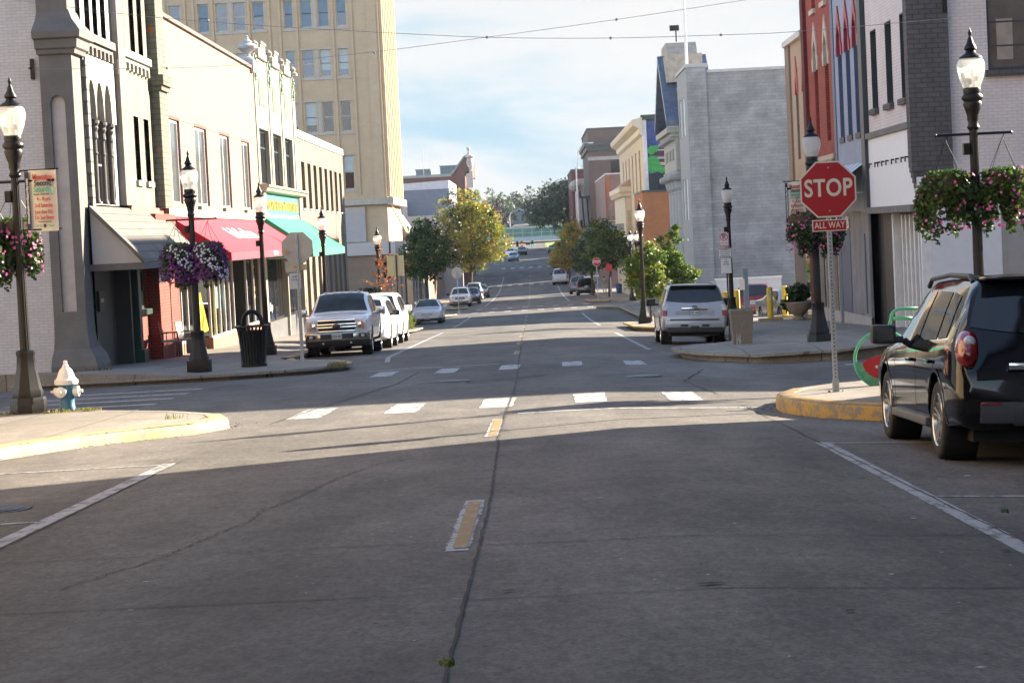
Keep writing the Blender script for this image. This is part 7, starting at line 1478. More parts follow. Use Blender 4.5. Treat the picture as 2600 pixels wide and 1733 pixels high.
sp = dict(st=R4, paint=M_silver, R=.39, tw=.26, ax=(1.12, 3.91), gap=.07, side=[([(.55, 1.21), (1.0, 1.2)], [(.62, 1.60), (1.05, 1.62)]), ([(1.1, 1.2), (1.95, 1.18)], [(1.15, 1.62), (1.95, 1.63)]), ([(2.02, 1.18), (3.05, 1.14)], [(2.02, 1.63), (2.45, 1.60), (2.8, 1.42), (3.04, 1.18)])], ws=(2.85, 3.45, .9, 1.0, (0, .007, .008)), rw=(.115, .38, .99, .93, (0, -.008, .006), 10, 10, .03),
          seams=[[(1.98, 1.17), (1.98, .46)], [(3.05, 1.12), (3.05, .5)], [(1.07, 1.18), (1.35, .6)]], handles=[(1.25, 1.02), (2.2, 1.0)], mirror=(2.88, 1.15), mk=1.3, mirror_m=MT['black_gloss'], sill=(1.6, 3.3, .38), sill_m=MT['steel'], rails=(.6, 2.7, 1.75, .64), rail_m=MT['galv'], under=(.15, 4.4, .25, .46, .72))
t, c = make_car('silver off road car parked with its rear towards us beside the parking signs', sp)
rear_kit(t, c, dict(tail=[(.03, .24, .84, 1.0, 'red_lens'), (.03, .24, 1.0, 1.17, 'clear_lens')], tw=.14, boxes=[('bumper', -.86, .86, -.10, .05, .50, .70, M_silver, .04), ('lower_bumper', -.80, .80, -.07, .06, .36, .50, 'plastic_dark', .03), ('bumper_pad', -.42, -.2, -.108, -.09, .53, .60, 'plastic_dark', .01), ('bumper_pad', .2, .42, -.108, -.09, .53, .60, 'plastic_dark', .01), ('hitch', -.13, .13, -.11, 0, .42, .55, 'plastic_dark', .015),
  ('plate_garnish', -.38, .38, -.005, .06, 1.025, 1.075, 'chrome', .015), ('tailgate_step', -.72, .72, -.03, .02, .715, .75, 'plastic_dark', .01), ('spoiler', -.68, .68, .20, .6, 1.715, 1.755, M_silver, .018), ('exhaust_muffler', -.1, .25, .15, .5, .26, .38, 'plastic_dark', .05)]))
b = MB(); b.lathe([(.0, -.02), (.06, -.02), (.065, 0), (.065, .03)], 18, (0, .055, 1.10), axis='y'); b.v = [(x * 1.3, y, 1.10 + (z - 1.10) * .75) for x, y, z in b.v]; b.build('emblem', MT['chrome'], t)
text('badge_lettering', 'TOYOTA', .05, M_blk, t, (0, -.008, 1.05), (1, 0, 0), (0, 0, 1), .008, 1.3, .001)
plate_(t, .018, .93, 'IXC 458'); b = MB(); b.bbox(-.56, .56, .015, .05, .83, 1.0, .02); b.build('plate_recess', M_silver, t)
put(t, 4.58, 64.0, 1)
# ---- silver sedan facing us beyond the kerb shrubs
SD = [(0, .42, .76, .60, .74, .76, .80, .70), (.10, .34, .84, .66, .90, .83, .98, .76), (.7, .30, .885, .72, .95, .86, 1.04, .76), (.95, .28, .90, .73, .96, .87, 1.08, .74), (1.65, .26, .91, .74, .95, .88, 1.40, .56), (2.1, .25, .91, .74, .94, .88, 1.45, .55), (2.9, .25, .91, .74, .93, .875, 1.41, .56), (3.25, .25, .91, .73, .92, .87, 1.26, .62), (3.72, .25, .905, .72, .90, .86, .99, .74), (4.3, .26, .89, .68, .84, .82, .90, .70), (4.68, .29, .85, .62, .76, .76, .81, .64), (4.88, .34, .72, .54, .64, .68, .68, .56)]
def sedan_spec(p, sy=1.0, **k):
    d = dict(st=scale_st(SD, sy), paint=p, R=.335, tw=.22, ax=(.98 * sy, 3.80 * sy), gap=.045, side=[([(1.2 * sy, 1.0), (2.15 * sy, .98)], [(1.62 * sy, 1.30), (2.15 * sy, 1.34)]), ([(2.22 * sy, .98), (3.38 * sy, .95)], [(2.22 * sy, 1.34), (2.85 * sy, 1.30), (3.1 * sy, 1.18), (3.36 * sy, .99)])], ws=(2.95 * sy, 3.66 * sy, .9, .98, (0, .007, .008)), rw=(1.0 * sy, 1.6 * sy, .95, .9, (0, -.006, .008)), seams=[[(2.18 * sy, .96), (2.18 * sy, .36)], [(3.3 * sy, .94), (3.3 * sy, .4)]], handles=[(1.4 * sy, .86), (2.4 * sy, .85)], mirror=(3.12 * sy, .97), mirror_m=p, under=(.3, 4.4 * sy, .18, .32, .7)); d.update(k); return d
M_silver2 = paint('pale_silver_paint', (.55, .57, .60), .25, .3)
t, c = make_car('pale silver saloon facing us behind the kerb extension with shrubs', sedan_spec(M_silver2, wsglass=M_wsg)); front_kit(t, 4.88, .9, .52, gh=.16, gw=.30, light_w=.34, plate='DEALER'); put(t, -6.38, 129.5 + 4.88, -1)
t, c = make_car('white sport utility car facing us beyond the far stop sign back', suv_spec(M_whitep, scale_st(SUV, 1, 1.03, 1.05), 1, 1.03, wsglass=M_wsg, mirror_m=MT['black_gloss'])); front_kit(t, 4.77, .95, .66, gh=.26, gw=.42, plate='GKB 112', fog=True); put(t, -6.55, 193 + 4.77, -1)
M_dark = paint('dark_blue_paint', (.012, .016, .024), .2, .25)
t, c = make_car('dark compact car parked behind the far white sport utility car', suv_spec(M_dark, scale_st(SUV, .93, .95, .96), .93, .95)); front_kit(t, 4.44, .9, .6); put(t, -5.95, 206 + 4.4, -1)
t, c = make_car('light blue van parked under the yellow tree on the left', suv_spec(paint('pale_blue_paint', (.42, .50, .58), .2, .3), scale_st(SUV, 1.05, 1.08, 1.02), 1.05, 1.08)); front_kit(t, 5.0, .95, .66); put(t, -6.4, 232 + 5, -1)
t, c = make_car('dark red car parked beyond the pale blue van under the yellow tree', sedan_spec(paint('maroon_paint', (.10, .012, .02), .2, .25))); front_kit(t, 4.88, .9, .52); put(t, -5.9, 242 + 5, -1)
# ---- right hand row in the distance and the car park
t, c = make_car('black sport utility car seen from behind under the dark street tree', suv_spec(paint('soot_paint', (.008, .009, .012), 0, .2), scale_st(SUV, 1, 1.05, 1.06), 1, 1.05)); rear_kit(t, c, dict(tail=[(.03, .3, .84, 1.12, 'red_lens')], tw=.12)); plate_(t, -.01, .9, 'JKR 203', frame=False); put(t, 5.25, 224, 1)
t, c = make_car('tall grey van with red tail lamp left of the black car', suv_spec(paint('dusk_grey_paint', (.10, .12, .16), .3, .3), scale_st(SUV, 1.08, 1.12, 1.06), 1.08, 1.12)); rear_kit(t, c, dict(tail=[(.03, .3, .84, 1.2, 'red_lens')], tw=.14)); put(t, 4.72, 234, 1)
t, c = make_car('white van seen from behind, halfway up the far street', suv_spec(paint('van_white_paint', (.60, .62, .66), 0, .35), scale_st(SUV, 1.1, 1.22, 1.06), 1.1, 1.22)); rear_kit(t, c, dict(tail=[(.03, .2, .86, 1.15, 'red_lens')], tw=.08)); put(t, 3.35, 284, 1)
t, c = make_car('dark car beyond the white van with a pale roof', suv_spec(M_dark, SUV)); rear_kit(t, c, dict(tail=[(.03, .3, .8, 1.05, 'red_lens')])); put(t, 4.2, 318, 1)
t, c = make_car('small dark car on the far right kerb beside the green verge', sedan_spec(M_dark)); put(t, 3.6, 392, 1)
t, c = make_car('pale sport utility car near the crest on the right', suv_spec(M_whitep, scale_st(SUV, 1, 1.05, 1), 1, 1.05)); rear_kit(t, c, dict(tail=[(.03, .3, .8, 1.05, 'red_lens')])); put(t, 4.0, 366, 1)
t, c = make_car('grey car behind the distant red stop sign', sedan_spec(paint('mid_grey_paint', (.2, .22, .25), .3, .3))); put(t, 4.35, 348, 1)
t, c = make_car('steel blue saloon driving towards us on the distant rise', sedan_spec(paint('steel_blue_paint', (.10, .17, .24), .3, .25), wsglass=M_wsg), 'cars on the far road'); front_kit(t, 4.88, .9, .52); put(t, -3.2, 364 + 4.88, -1)
t, c = make_car('white car just behind the distant blue saloon', sedan_spec(M_whitep, wsglass=M_wsg), 'cars on the far road'); put(t, -3.9, 386 + 4.88, -1)
t, c = make_car('dark car at the distant lights, right of the blue saloon', sedan_spec(M_dark), 'cars on the far road'); put(t, -1.9, 392 + 4.88, -1)
M_cherry = paint('cherry_paint', (.17, .005, .008), .15, .25)
t, c = make_car('cherry red rounded hatchback parked in the car park behind the bollards', suv_spec(M_cherry, scale_st(SUV, .94, .98, .95), .94, .98)); rear_kit(t, c, dict(tail=[(.03, .28, .8, 1.05, 'red_lens')], tw=.1, boxes=[('bumper', -.7, .7, -.06, .05, .40, .6, M_cherry, .03)])); plate_(t, -.01, .86, 'KLM 880', frame=False); put(t, 9.45, 95.5, 1, rz=rad(-8))
M_greys = paint('grey_silver_paint', (.26, .27, .28), .5, .3)
t, c = make_car('grey silver saloon nosing out of the car park beside the tan wall', sedan_spec(M_greys)); front_kit(t, 4.88, .9, .52); put(t, 9.95, 87.0 + 4.88, -1, rz=rad(10))
# ------------------------------------------------------------------ trees and plants
leafmat('leaf_green', (.04, .10, .022), (.085, .165, .035)); leafmat('leaf_green_dark', (.016, .040, .014), (.03, .065, .02)); leafmat('leaf_green_light', (.08, .16, .03), (.14, .22, .05))
leafmat('leaf_yellow', (.30, .26, .025), (.46, .36, .035), .4); leafmat('leaf_olive', (.16, .20, .025), (.27, .29, .035), .4); leafmat('leaf_gold', (.38, .24, .03), (.50, .32, .04), .4)
leafmat('leaf_lime', (.13, .19, .03), (.24, .27, .05), .4); leafmat('leaf_rust', (.36, .11, .025), (.46, .17, .05), .35); leafmat('leaf_far', (.045, .085, .045), (.075, .12, .05), .25); leafmat('leaf_far_light', (.09, .14, .06), (.13, .18, .07), .25); leafmat('leaf_far_dark', (.02, .04, .026), (.035, .06, .03), .2); leafmat('leaf_plum', (.035, .018, .022), (.06, .032, .03), .2)
def crown_np(rng, ells, nclump, nleaf, lsize, cr, weights, fl=0.55, band=None):
    vol = np.array([e[3] * e[4] * e[5] for e in ells]); pick = rng.choice(len(ells), nclump, p=vol / vol.sum()); E_ = np.array(ells, float)[pick]
    d = rng.normal(size=(nclump, 3)); d /= np.linalg.norm(d, axis=1)[:, None]; r = rng.random(nclump) ** .38
    C_ = E_[:, :3] + d * r[:, None] * E_[:, 3:6]
    cm = rng.choice(len(weights), nclump, p=np.array(weights, float) / sum(weights))
    if band is not None: cm = np.array([band(c, m, rng) for c, m in zip(C_, cm)])
    n = nclump * nleaf; cc = np.repeat(C_, nleaf, 0); crr = np.repeat(rng.uniform(.55, 1.25, nclump) * cr, nleaf)
    p = cc + rng.normal(size=(n, 3)) * crr[:, None] * np.array([.55, .55, .38])
    nrm = rng.normal(size=(n, 3)); nrm[:, 2] += fl; nrm /= np.linalg.norm(nrm, axis=1)[:, None]
    u = np.cross(nrm, rng.normal(size=(n, 3))); u /= np.linalg.norm(u, axis=1)[:, None] + 1e-9; w = np.cross(nrm, u)
    s = lsize * rng.uniform(.6, 1.35, n)[:, None]
    V = np.stack([p - u * s, p - w * s * .55, p + u * s, p + w * s * .55], 1).reshape(-1, 3)
    mi = np.repeat(cm, nleaf); fl_ = rng.random(n) < .12; mi[fl_] = rng.integers(0, len(weights), fl_.sum())
    return V, np.arange(n * 4).reshape(n, 4), mi, C_
def tree(name, label, x, y, ells, nclump, nleaf, lsize, cr, mats, weights, seed, tr=.12, group=None, bark='bark', fork=None, nlimb=9, band=None, zb=None):
    rng = np.random.default_rng(seed); zb = zg(y, x) + .1 if zb is None else zb; t = thing(name, label, 'tree', (x, y, zb), group)
    el = [(x + e[0], y + e[1], e[2], e[3], e[4], e[5]) for e in ells]
    V, Fq, mi, C_ = crown_np(rng, el, nclump, nleaf, lsize, cr, weights, band=band); mesh_np('crown', V, Fq, [MT[m] for m in mats], mi, t)
    zt = max(e[2] for e in el); fork = fork if fork else min(e[2] - e[5] for e in el) + .3
    b = MB(); lean = rng.normal(size=2) * .1
    P = [(x, y, zb - .2), (x + lean[0] * .3, y + lean[1] * .3, zb + (fork - zb) * .5), (x + lean[0], y + lean[1], fork), (x + lean[0] * 2, y + lean[1], fork + (zt - fork) * .5), (x, y, zt)]
    b.tube(P, [tr * 1.25, tr, tr * .85, tr * .5, tr * .15], 9)
    for i in rng.choice(len(C_), min(nlimb, len(C_)), replace=False):
        c = C_[i]; z0 = fork + (min(c[2], zt) - fork) * rng.uniform(.0, .45); m = (np.array([x, y, z0]) + c) / 2 + np.array([0, 0, .15 * abs(c[0] - x)])
        b.tube([(x + lean[0], y + lean[1], z0), tuple(m), tuple(c)], [tr * .45, tr * .28, tr * .08], 6)
    b.build('trunk', MT[bark], t, smooth=60); return t
tree('maple_tree', 'round glossy green street tree in front of the tower canopy', -6.75, 140, [(0, 0, .6, 1.75, 1.7, 1.75), (-.1, 0, 1.9, .95, 1.0, 1.0), (-1.1, 0, .2, .8, .9, 1.2), (.9, 0, .2, .9, .9, 1.0)], 330, 24, .10, .30, ['leaf_green', 'leaf_green_dark', 'leaf_green_light', 'leaf_gold'], [5, 4, 2, .12], 11, .10, fork=-1.2)
tree('maple_tree', 'large yellowing street tree spreading over the parked cars on the left', -7.0, 240, [(.2, 0, 1.9, 3.6, 3.2, 3.6), (-.3, 0, 5.0, 2.0, 2.0, 2.0), (2.5, 0, .6, 2.2, 2.0, 2.0), (-1.9, 0, 3.8, 1.7, 1.6, 1.8), (1.9, 0, 3.5, 1.3, 1.4, 1.5), (0, 0, -1.2, 2.4, 2.2, 1.2)], 620, 24, .15, .50, ['leaf_olive', 'leaf_yellow', 'leaf_gold', 'leaf_green_dark'], [7, 4.5, .8, 1.6], 12, .22, fork=-2.4, nlimb=14,
     band=lambda c, m, rng: (3 if rng.random() < .35 else 0) if (c[0] < -7.9 and rng.random() < .75) else (0 if c[2] < -.6 and rng.random() < .6 else m))
tree('linden_tree', 'dense dark green street tree beyond the second crossing on the right', 6.6, 195, [(0, 0, .0, 1.9, 1.8, 1.9), (-.5, 0, 1.3, 1.2, 1.2, 1.2), (.9, 0, -.3, 1.4, 1.4, 1.5), (-1.0, 0, -.9, 1.2, 1.2, .9)], 420, 24, .13, .38, ['leaf_green_dark', 'leaf_green', 'leaf_olive'], [4, 5, 1], 13, .12, fork=-2.2)
tree('linden_tree', 'second dark green tree just behind the first, over the black cars', 5.9, 222, [(0, 0, -.6, 2.0, 1.8, 2.2), (-.6, 0, -2.0, 1.5, 1.4, 1.0)], 240, 22, .13, .36, ['leaf_green_dark', 'leaf_green'], [6, 3], 23, .12, fork=-3)
tree('maple_tree', 'yellow orange autumn tree on the right kerb before the distant cars', 4.3, 262, [(0, 0, -.6, 1.7, 1.7, 2.6), (.7, 0, 1.6, 1.0, 1.0, 1.4), (-1.1, 0, -1.6, 1.3, 1.2, 1.5)], 340, 22, .14, .40, ['leaf_yellow', 'leaf_gold', 'leaf_olive', 'leaf_green_dark'], [4, 4, 3, 1.4], 14, .14, fork=-2.8)
tree('linden_tree', 'young lime green tree left of the silver car on the kerb extension', 5.0, 95.5, [(0, 0, .1, .75, .75, .85), (-.3, 0, -.7, .7, .7, .8), (.4, 0, -.9, .55, .6, .7), (-.9, 0, -.2, .4, .4, .45)], 280, 22, .08, .19, ['leaf_lime', 'leaf_green_light', 'leaf_olive', 'leaf_green'], [6, 3, 2.5, 1.5], 15, .05, 'young trees on the kerb extension', fork=-1.2)
tree('linden_tree', 'young bright green tree with loose upright shoots against the grey bank wall', 6.05, 97, [(0, 0, -.2, .62, .6, 1.0), (.15, 0, 1.0, .32, .35, .45), (.6, 0, -.6, .6, .6, .6), (.22, 0, 1.55, .2, .22, .25), (-.35, 0, .75, .24, .25, .35)], 250, 22, .08, .18, ['leaf_lime', 'leaf_green_light', 'leaf_green', 'leaf_green_dark'], [4, 4, 3, .8], 16, .045, 'young trees on the kerb extension', fork=-1.2)
# rusty sapling: thin pale stem with leafy ascending twigs
rng = np.random.default_rng(21); sx_, sy_ = -7.3, 108.0; sz_ = zg(sy_, sx_) + .15
t = thing('sapling', 'orange leaved sapling with thin upswept branches behind the white cars', 'tree', (sx_, sy_, sz_)); b = MB(); b.tube([(sx_, sy_, sz_), (sx_ - .03, sy_, -.8), (sx_ - .1, sy_, .4), (sx_ - .15, sy_, 1.7)], [.04, .03, .02, .008], 6); parts = []
for k in range(26):
    z0 = rng.uniform(-1.2, .6); a = rng.uniform(0, 6.28); ln = rng.uniform(.5, 1.25) * (1.0 if z0 < -.3 else .5); e = np.array([sx_ - .05 + ln * math.cos(a), sy_ + ln * math.sin(a) * .6, z0 + ln * rng.uniform(.25, .85)]); s0 = np.array([sx_ - .05, sy_, z0]); b.tube([tuple(s0), tuple((s0 + e) / 2 + [0, 0, -.04]), tuple(e)], [.014, .01, .004], 5)
    n = int(20 * ln) + 8; f = rng.random(n) ** .7; p = s0 + (e - s0) * f[:, None] + rng.normal(size=(n, 3)) * .045; parts.append(p)
p = np.concatenate(parts + [np.array([sx_ - .12, sy_, 0]) + np.stack([rng.normal(size=70) * .09, rng.normal(size=70) * .09, rng.uniform(.2, 1.75, 70)], 1)]); n = len(p); u = rng.normal(size=(n, 3)); u /= np.linalg.norm(u, axis=1)[:, None]; w = np.cross(u, rng.normal(size=(n, 3))); w /= np.linalg.norm(w, axis=1)[:, None]; s = .05 * rng.uniform(.6, 1.3, n)[:, None]
mesh_np('crown', np.stack([p - u * s, p - w * s * .6, p + u * s, p + w * s * .6], 1).reshape(-1, 3), np.arange(n * 4).reshape(n, 4), [MT['leaf_rust']], None, t); b.build('trunk', MT['bark_grey'], t)
# strap leaved shrub and grasses on the left kerb extension
def grass_clump(name, label, cat, spots, n, h, mats, seed, wdt=.014, spread=.5, kind=None, group=None):
    rng = np.random.default_rng(seed); x0, y0 = spots[0][:2]; t = thing(name, label, cat, (x0, y0, zg(y0, x0)), group) if not kind else None; V = []; mi = []
    for (x, y, r) in spots:
        for k in range(n):
            a = rng.uniform(0, 6.28); q = r * math.sqrt(rng.random()); bx, by = x + q * math.cos(a), y + q * math.sin(a); bz = zg(by, bx) + .13; hh = h * rng.uniform(.5, 1.1); a2 = rng.uniform(0, 6.28); d = np.array([math.cos(a2), math.sin(a2), 0]); sp = spread * hh * rng.random(); wv = np.array([-d[1], d[0], 0]) * wdt
            b0 = np.array([bx, by, bz]); m = b0 + d * sp * .35 + [0, 0, hh * .75]; e = b0 + d * sp + [0, 0, hh * (1 - .5 * rng.random() * spread)]; V += [b0 - wv, b0 + wv, m + wv * .9, m - wv * .9, m - wv * .9, m + wv * .9, e + wv * .15, e - wv * .15]; c = rng.integers(0, len(mats)); mi += [c, c]
    V = np.array(V); o = mesh_np('blades' if t else name, V, np.arange(len(V)).reshape(-1, 4), [MT[m] for m in mats], np.array(mi), t)
    if kind: tag(o, kind=kind)
    return t or o
grass_clump('shrub', 'arching bright green shrub on the left kerb extension', 'shrub', [(-6.55, 106, .45), (-6.4, 107.5, .4), (-6.7, 104.5, .35)], 260, .85, ['leaf_lime', 'leaf_green_light', 'leaf_green'], 31, .02, 1.0)
grass_clump('shrub', 'dark dried shrub behind the bright green one on the kerb extension', 'shrub', [(-6.7, 109, .3)], 160, .8, ['trailing_brown', 'leaf_green_dark'], 32, .012, .7)
grass_clump('weed', 'small weed growing from the pavement joint at the near left corner', 'weed', [(-4.95, 29.9, .2)], 26, .12, ['leaf_lime', 'leaf_olive'], 33, .004, 1.6)
leafmat('dry_grass', (.20, .15, .06), (.30, .22, .09), .3, 3)
grass_clump('dry_grass_tuft', None, None, [(-7.2, 33.95, .25), (-7.5, 33.9, .22), (-8.3, 34.2, .2), (-6.9, 33.9, .15)], 70, .09, ['dry_grass', 'leaf_olive'], 34, .007, 1.2, 'stuff')
grass_clump('weed', 'dry weed at the kerb nose before the white pickup', 'weed', [(-4.75, 51.2, .15), (-4.55, 51.0, .12)], 50, .14, ['dry_grass', 'leaf_olive'], 35, .01, 1.1)
grass_clump('weed', 'tuft of weeds at the base of the grey corner pier', 'weed', [(-11.3, 53.8, .35), (-10.7, 53.9, .3)], 60, .25, ['leaf_green_dark', 'leaf_olive'], 36, .012, .8)
grass_clump('weed', 'green tuft in the centre crack at the bottom of the frame', 'weed', [(-.42, 8.72, .03)], 26, .04, ['leaf_green', 'leaf_olive'], 37, .004, 1.3)
grass_clump('weed', 'green sprig in the right parking line', 'weed', [(2.93, 14.0, .03)], 14, .04, ['leaf_green'], 38, .004, 1.2)
tree('shrub', 'small dark evergreen shrub behind the white pickup roof', -9.6, 128, [(0, 0, -1.9, .7, .6, .8)], 50, 20, .09, .22, ['leaf_far_dark', 'leaf_green_dark'], [3, 2], 39, .05)
tree('oak_tree', 'very large dark oak beyond the yellow tree on the right', 7.4, 430, [(0, 0, 7.6, 6.2, 5.0, 4.4), (-5.2, 0, 5.6, 3.8, 3.2, 2.9), (3.6, 0, 10.4, 3.4, 3, 3.4), (-3, 0, 3.6, 3.2, 3, 1.8), (3, 0, 4, 4, 3, 2.8)], 620, 20, .30, .85, ['leaf_far_dark', 'leaf_green_dark', 'leaf_far', 'leaf_far_light'], [5, 4, 4, 1.2], 17, .5, fork=1.5, zb=-1.5, nlimb=14)
far = [('leafy_tree', 'pale green round tree on the skyline left of the road', -11.5, 560, 12.4, 4.2, ['leaf_far_light', 'leaf_far'], 41), ('leafy_tree', 'mid green skyline tree right of the pale round one', -7.9, 575, 11.0, 3.4, ['leaf_far', 'leaf_far_light'], 42), ('beech_tree', 'dark plum coloured tree on the left of the hill road', -7.6, 500, 8.3, 3.2, ['leaf_plum', 'leaf_plum', 'leaf_far_dark'], 43),
    ('leafy_tree', 'dark skyline tree right of the gap at the end of the road', -3.3, 590, 11.6, 3.2, ['leaf_far_dark', 'leaf_far'], 44), ('leafy_tree', 'broad pale skyline tree above the hill houses', .9, 600, 12.6, 3.8, ['leaf_far', 'leaf_far_light'], 45), ('leafy_tree', 'tall green skyline tree behind the big oak', 6.8, 610, 13.0, 4.2, ['leaf_far', 'leaf_far_light'], 46), ('leafy_tree', 'rightmost skyline tree touching the maroon wall', 13.5, 600, 12.8, 4.8, ['leaf_far_light', 'leaf_far'], 47),
    ('leafy_tree', 'low green tree in the skyline gap', -5.6, 640, 10.6, 2.4, ['leaf_far', 'leaf_far_light'], 48), ('leafy_tree', 'small tree beside the hill houses on the right', 2.0, 560, 8.6, 2.6, ['leaf_far_dark', 'leaf_far'], 49), ('leafy_tree', 'yellow green tree below the plum tree on the left', -13.0, 520, 8, 3.4, ['leaf_far_light', 'leaf_olive'], 50), ('leafy_tree', 'dark tree behind the yellow tree on the far left', -19, 560, 9, 5, ['leaf_far', 'leaf_far_dark'], 51), ('leafy_tree', 'green tree far right behind the brick walls', 22, 600, 10, 5, ['leaf_far', 'leaf_far_dark'], 52)]
for nm, lb, x, y, ztop, r, ms, sd in far:
    rng = np.random.default_rng(sd); g = zg(y); h = max(1.5, (ztop + 1.9 - g) / 2)
    tree(nm, lb, x, y, [(0, 0, ztop + 1.2 - r * .9, r, r, r * .95), (-r * .5, 0, ztop - 1.5 - r * .8, r * .8, r * .8, r * .7), (r * .5, 0, ztop - 1 - r * .9, r * .75, r * .8, r * .75), (0, 0, ztop - r * 1.9, r * .9, r * .8, r * .7)], 120, 16, .34, .75, ms, [3, 2, 1][:len(ms)], sd, .25, 'skyline trees', fork=g + 1, zb=g)
# hill houses
def house(x, y, w, d, h, label, mw, mr):
    g = zg(y); t = thing('house', label, 'house', (x, y, g), 'houses on the far hill'); b = MB(); b.box(x - w / 2, x + w / 2, y, y + d, g - 1, g + h); b.prism([(x - w / 2, g + h), (x + w / 2, g + h), (x, g + h + w * .38)], lambda p, q, e: (p, e, q), y, y + d); b.build('wall', mw, t)
    b = MB(); b.prism([(x - w / 2 - .4, g + h - .15), (x, g + h + w * .38 + .1), (x + w / 2 + .4, g + h - .15), (x + w / 2 + .4, g + h + .12), (x, g + h + w * .38 + .4), (x - w / 2 - .4, g + h + .12)], lambda p, q, e: (p, e, q), y - .4, y + d); b.build('roof', mr, t)
    for k in (-1, 1):
        for z in (1.0, 3.6):
            if z + 1.3 < h: b = MB(); b.box(x + k * w * .25 - .5, x + k * w * .25 + .5, y - .05, y, g + z, g + z + 1.4); b.build('window', MT['dark_glass'], t)
house(-3.0, 575, 3.6, 8, 2.6, 'pale blue grey house on the hill right of the plum tree', mat('far_blue_wall', (.16, .19, .23), .7), mat('far_roof', (.30, .29, .30), .7)); house(-.3, 585, 2.8, 8, 2.6, 'small tan house beside the pale blue one on the hill', mat('far_tan_wall', (.22, .19, .15), .7), MT['far_roof'])
t = thing('shed', 'small grey shed by the hill road under the plum tree', 'shed', (-6.0, 520, zg(520))); b = MB(); b.box(-6.9, -5.3, 520, 523, zg(520) - .5, zg(520) + 2.2); b.build('wall', mat('far_shed', (.22, .24, .28), .7), t); b = MB(); b.box(-7, -5.2, 519.9, 523, zg(520) + 2.2, zg(520) + 2.35); b.build('roof', MT['far_roof'], t)
b = MB(); b.grid([[(x, y, zg(y, x) + .05) for x in (2.6, 5, 9, 12)] for y in np.arange(405, 468, 6)]); tag(b.build('verge', mat('verge_grass', (.20, .25, .05), .9, var=.25)), kind='structure')
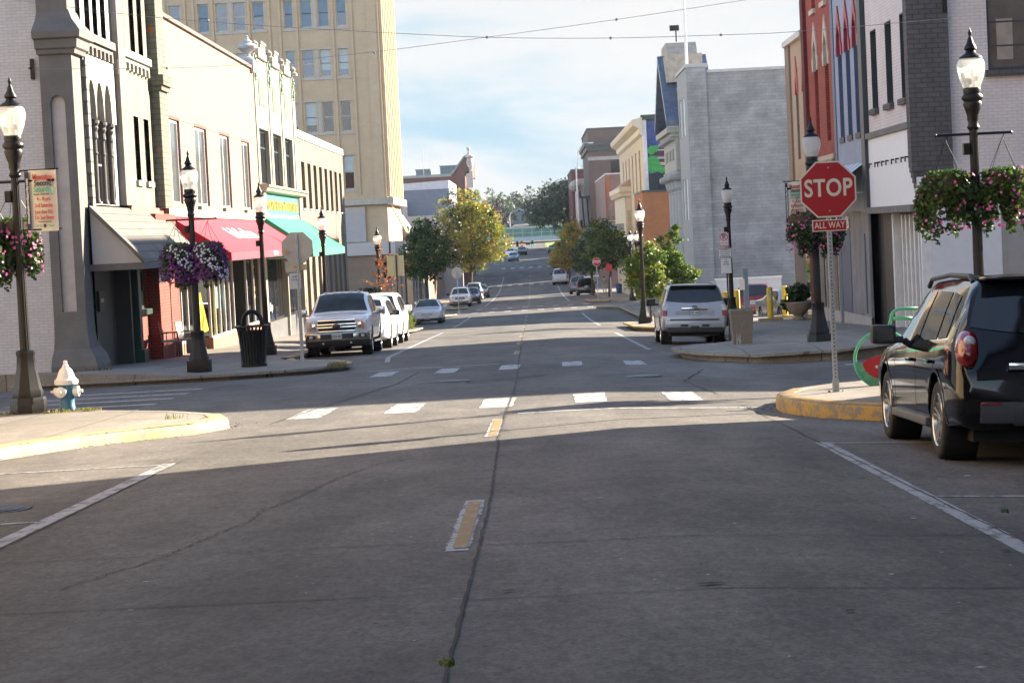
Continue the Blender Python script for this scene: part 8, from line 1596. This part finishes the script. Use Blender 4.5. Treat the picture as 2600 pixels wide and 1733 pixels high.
# ------------------------------------------------------------------ people far down the right pavement
def person(x, y, label, shirt, trousers, seed, face=1):
    g = zg(y, x) + .15; t = thing('person', label, 'person', (x, y, g)); k = .06 * (1 if seed % 2 else -1)
    J = dict(pel=(0, 0, .95), waist=(0, 0, 1.1), chest=(0, 0, 1.32), neck=(0, 0, 1.48), head=(0, -.01, 1.60), top=(0, 0, 1.74), shl=(-.19, 0, 1.42), shr=(.19, 0, 1.42), ell=(-.24, .03, 1.14), elr=(.24, .04, 1.14), hl=(-.25, -.08, .9), hr=(.25, -.06, .9), fl=(-.27, -.12, .8), fr=(.27, -.1, .8), hpl=(-.1, 0, .9), hpr=(.1, 0, .9), knl=(-.11, -.1 - k, .5), knr=(.11, .06 + k, .5), anl=(-.11, -.08, .08), anr=(.11, .16, .1), tol=(-.12, -.24, .03), tor=(.12, .02, .03))
    rad_ = dict(pel=.15, waist=.135, chest=.16, neck=.06, head=.105, top=.075, shl=.075, shr=.075, ell=.05, elr=.05, hl=.038, hr=.038, fl=.025, fr=.025, hpl=.1, hpr=.1, knl=.065, knr=.065, anl=.045, anr=.045, tol=.035, tor=.035)
    names = list(J); ed = [('pel', 'waist'), ('waist', 'chest'), ('chest', 'neck'), ('neck', 'head'), ('head', 'top'), ('chest', 'shl'), ('chest', 'shr'), ('shl', 'ell'), ('shr', 'elr'), ('ell', 'hl'), ('elr', 'hr'), ('hl', 'fl'), ('hr', 'fr'), ('pel', 'hpl'), ('pel', 'hpr'), ('hpl', 'knl'), ('hpr', 'knr'), ('knl', 'anl'), ('knr', 'anr'), ('anl', 'tol'), ('anr', 'tor')]
    me = bpy.data.meshes.new('body'); me.from_pydata([J[n] for n in names], [(names.index(a), names.index(c)) for a, c in ed], []); o = bpy.data.objects.new('body', me); COL.objects.link(o); o.modifiers.new('s', 'SKIN'); sv = me.skin_vertices[0].data
    for i, n in enumerate(names): sv[i].radius = (rad_[n], rad_[n] * (.8 if n in ('chest', 'pel', 'waist') else 1)); sv[i].use_root = n == 'pel'
    o.modifiers.new('d', 'SUBSURF').levels = 1; dg = bpy.context.evaluated_depsgraph_get(); nm = bpy.data.meshes.new_from_object(o.evaluated_get(dg)); o.modifiers.clear(); o.data = nm; o.parent = t; ORG[o.name] = Vector((0, 0, 0))
    for m_ in (mat('skin', (.42, .26, .19), .6), shirt, trousers, MT['plastic_dark']): nm.materials.append(m_)
    for f in nm.polygons:
        c = f.center; f.material_index = 0 if c.z > 1.47 or (abs(c.x) > .205 and c.z < 1.18) else 1 if c.z > .95 else 2 if c.z > (.5 if seed == 1 else .1) else (0 if c.z > .1 else 3); f.use_smooth = True
    b = MB(); b.lathe([(.0, 1.76), (.07, 1.745), (.105, 1.68), (.108, 1.62), (.09, 1.56)], 12, (0, .015, 0)); h = b.build('hair', mat('brown_hair', (.05, .03, .02), .6)); h.parent = t; t.rotation_euler = (0, 0, 0 if face > 0 else math.pi)
person(9.0, 214, 'person in a red shirt and grey shorts on the far right pavement', mat('red_shirt', (.30, .02, .02), .8), mat('grey_shorts', (.22, .23, .25), .8), 1)
person(6.75, 212, 'person in pale grey clothes standing by the trunk of the dark tree', mat('grey_top', (.22, .22, .24), .8), mat('pale_trousers', (.34, .34, .37), .8), 2)
t = thing('litter_bin', 'small blue bin on the far right pavement', 'litter bin', (8.2, 214, zg(214))); b = MB(); b.lathe([(.26, .1), (.3, .95), (.31, 1.0), (.2, 1.05)], 12, (8.2, 214, zg(214, 8))); b.build('body', mat('bin_blue', (.02, .06, .25), .5), t); b = MB(); b.lathe([(.31, 1.0), (.32, 1.03), (.0, 1.15)], 12, (8.2, 214, zg(214, 8))); b.build('lid', MT['plastic_dark'], t)
t = thing('wall', 'low white wall at the back of the car park before the bank', 'wall', (9.8, 118, zg(118))); b = MB(); b.box(9.7, 13.2, 118, 118.3, zg(118) - .2, zg(118) + 1.75); b.build('face', mat('low_white_wall', (.60, .61, .63), .6, var=.05), t); b = MB(); b.box(9.65, 13.25, 117.95, 118.35, zg(118) + 1.75, zg(118) + 1.85); b.build('coping', MT['trim_white'], t)
# ------------------------------------------------------------------ air
hb = MB(); hb.box(-120, 120, -70, 760, -8, 45)
hz_m = bpy.data.materials.new('haze'); hz_m.use_nodes = True; tt = hz_m.node_tree; tt.nodes.clear(); pv = N(tt, 'ShaderNodeVolumePrincipled'); pv.inputs['Density'].default_value = .00011; pv.inputs['Color'].default_value = (.80, .88, 1, 1); pv.inputs['Anisotropy'].default_value = .2
oo = N(tt, 'ShaderNodeOutputMaterial'); tt.links.new(pv.outputs[0], oo.inputs['Volume'])
tag(hb.build('haze', hz_m, uv=False), kind='stuff')
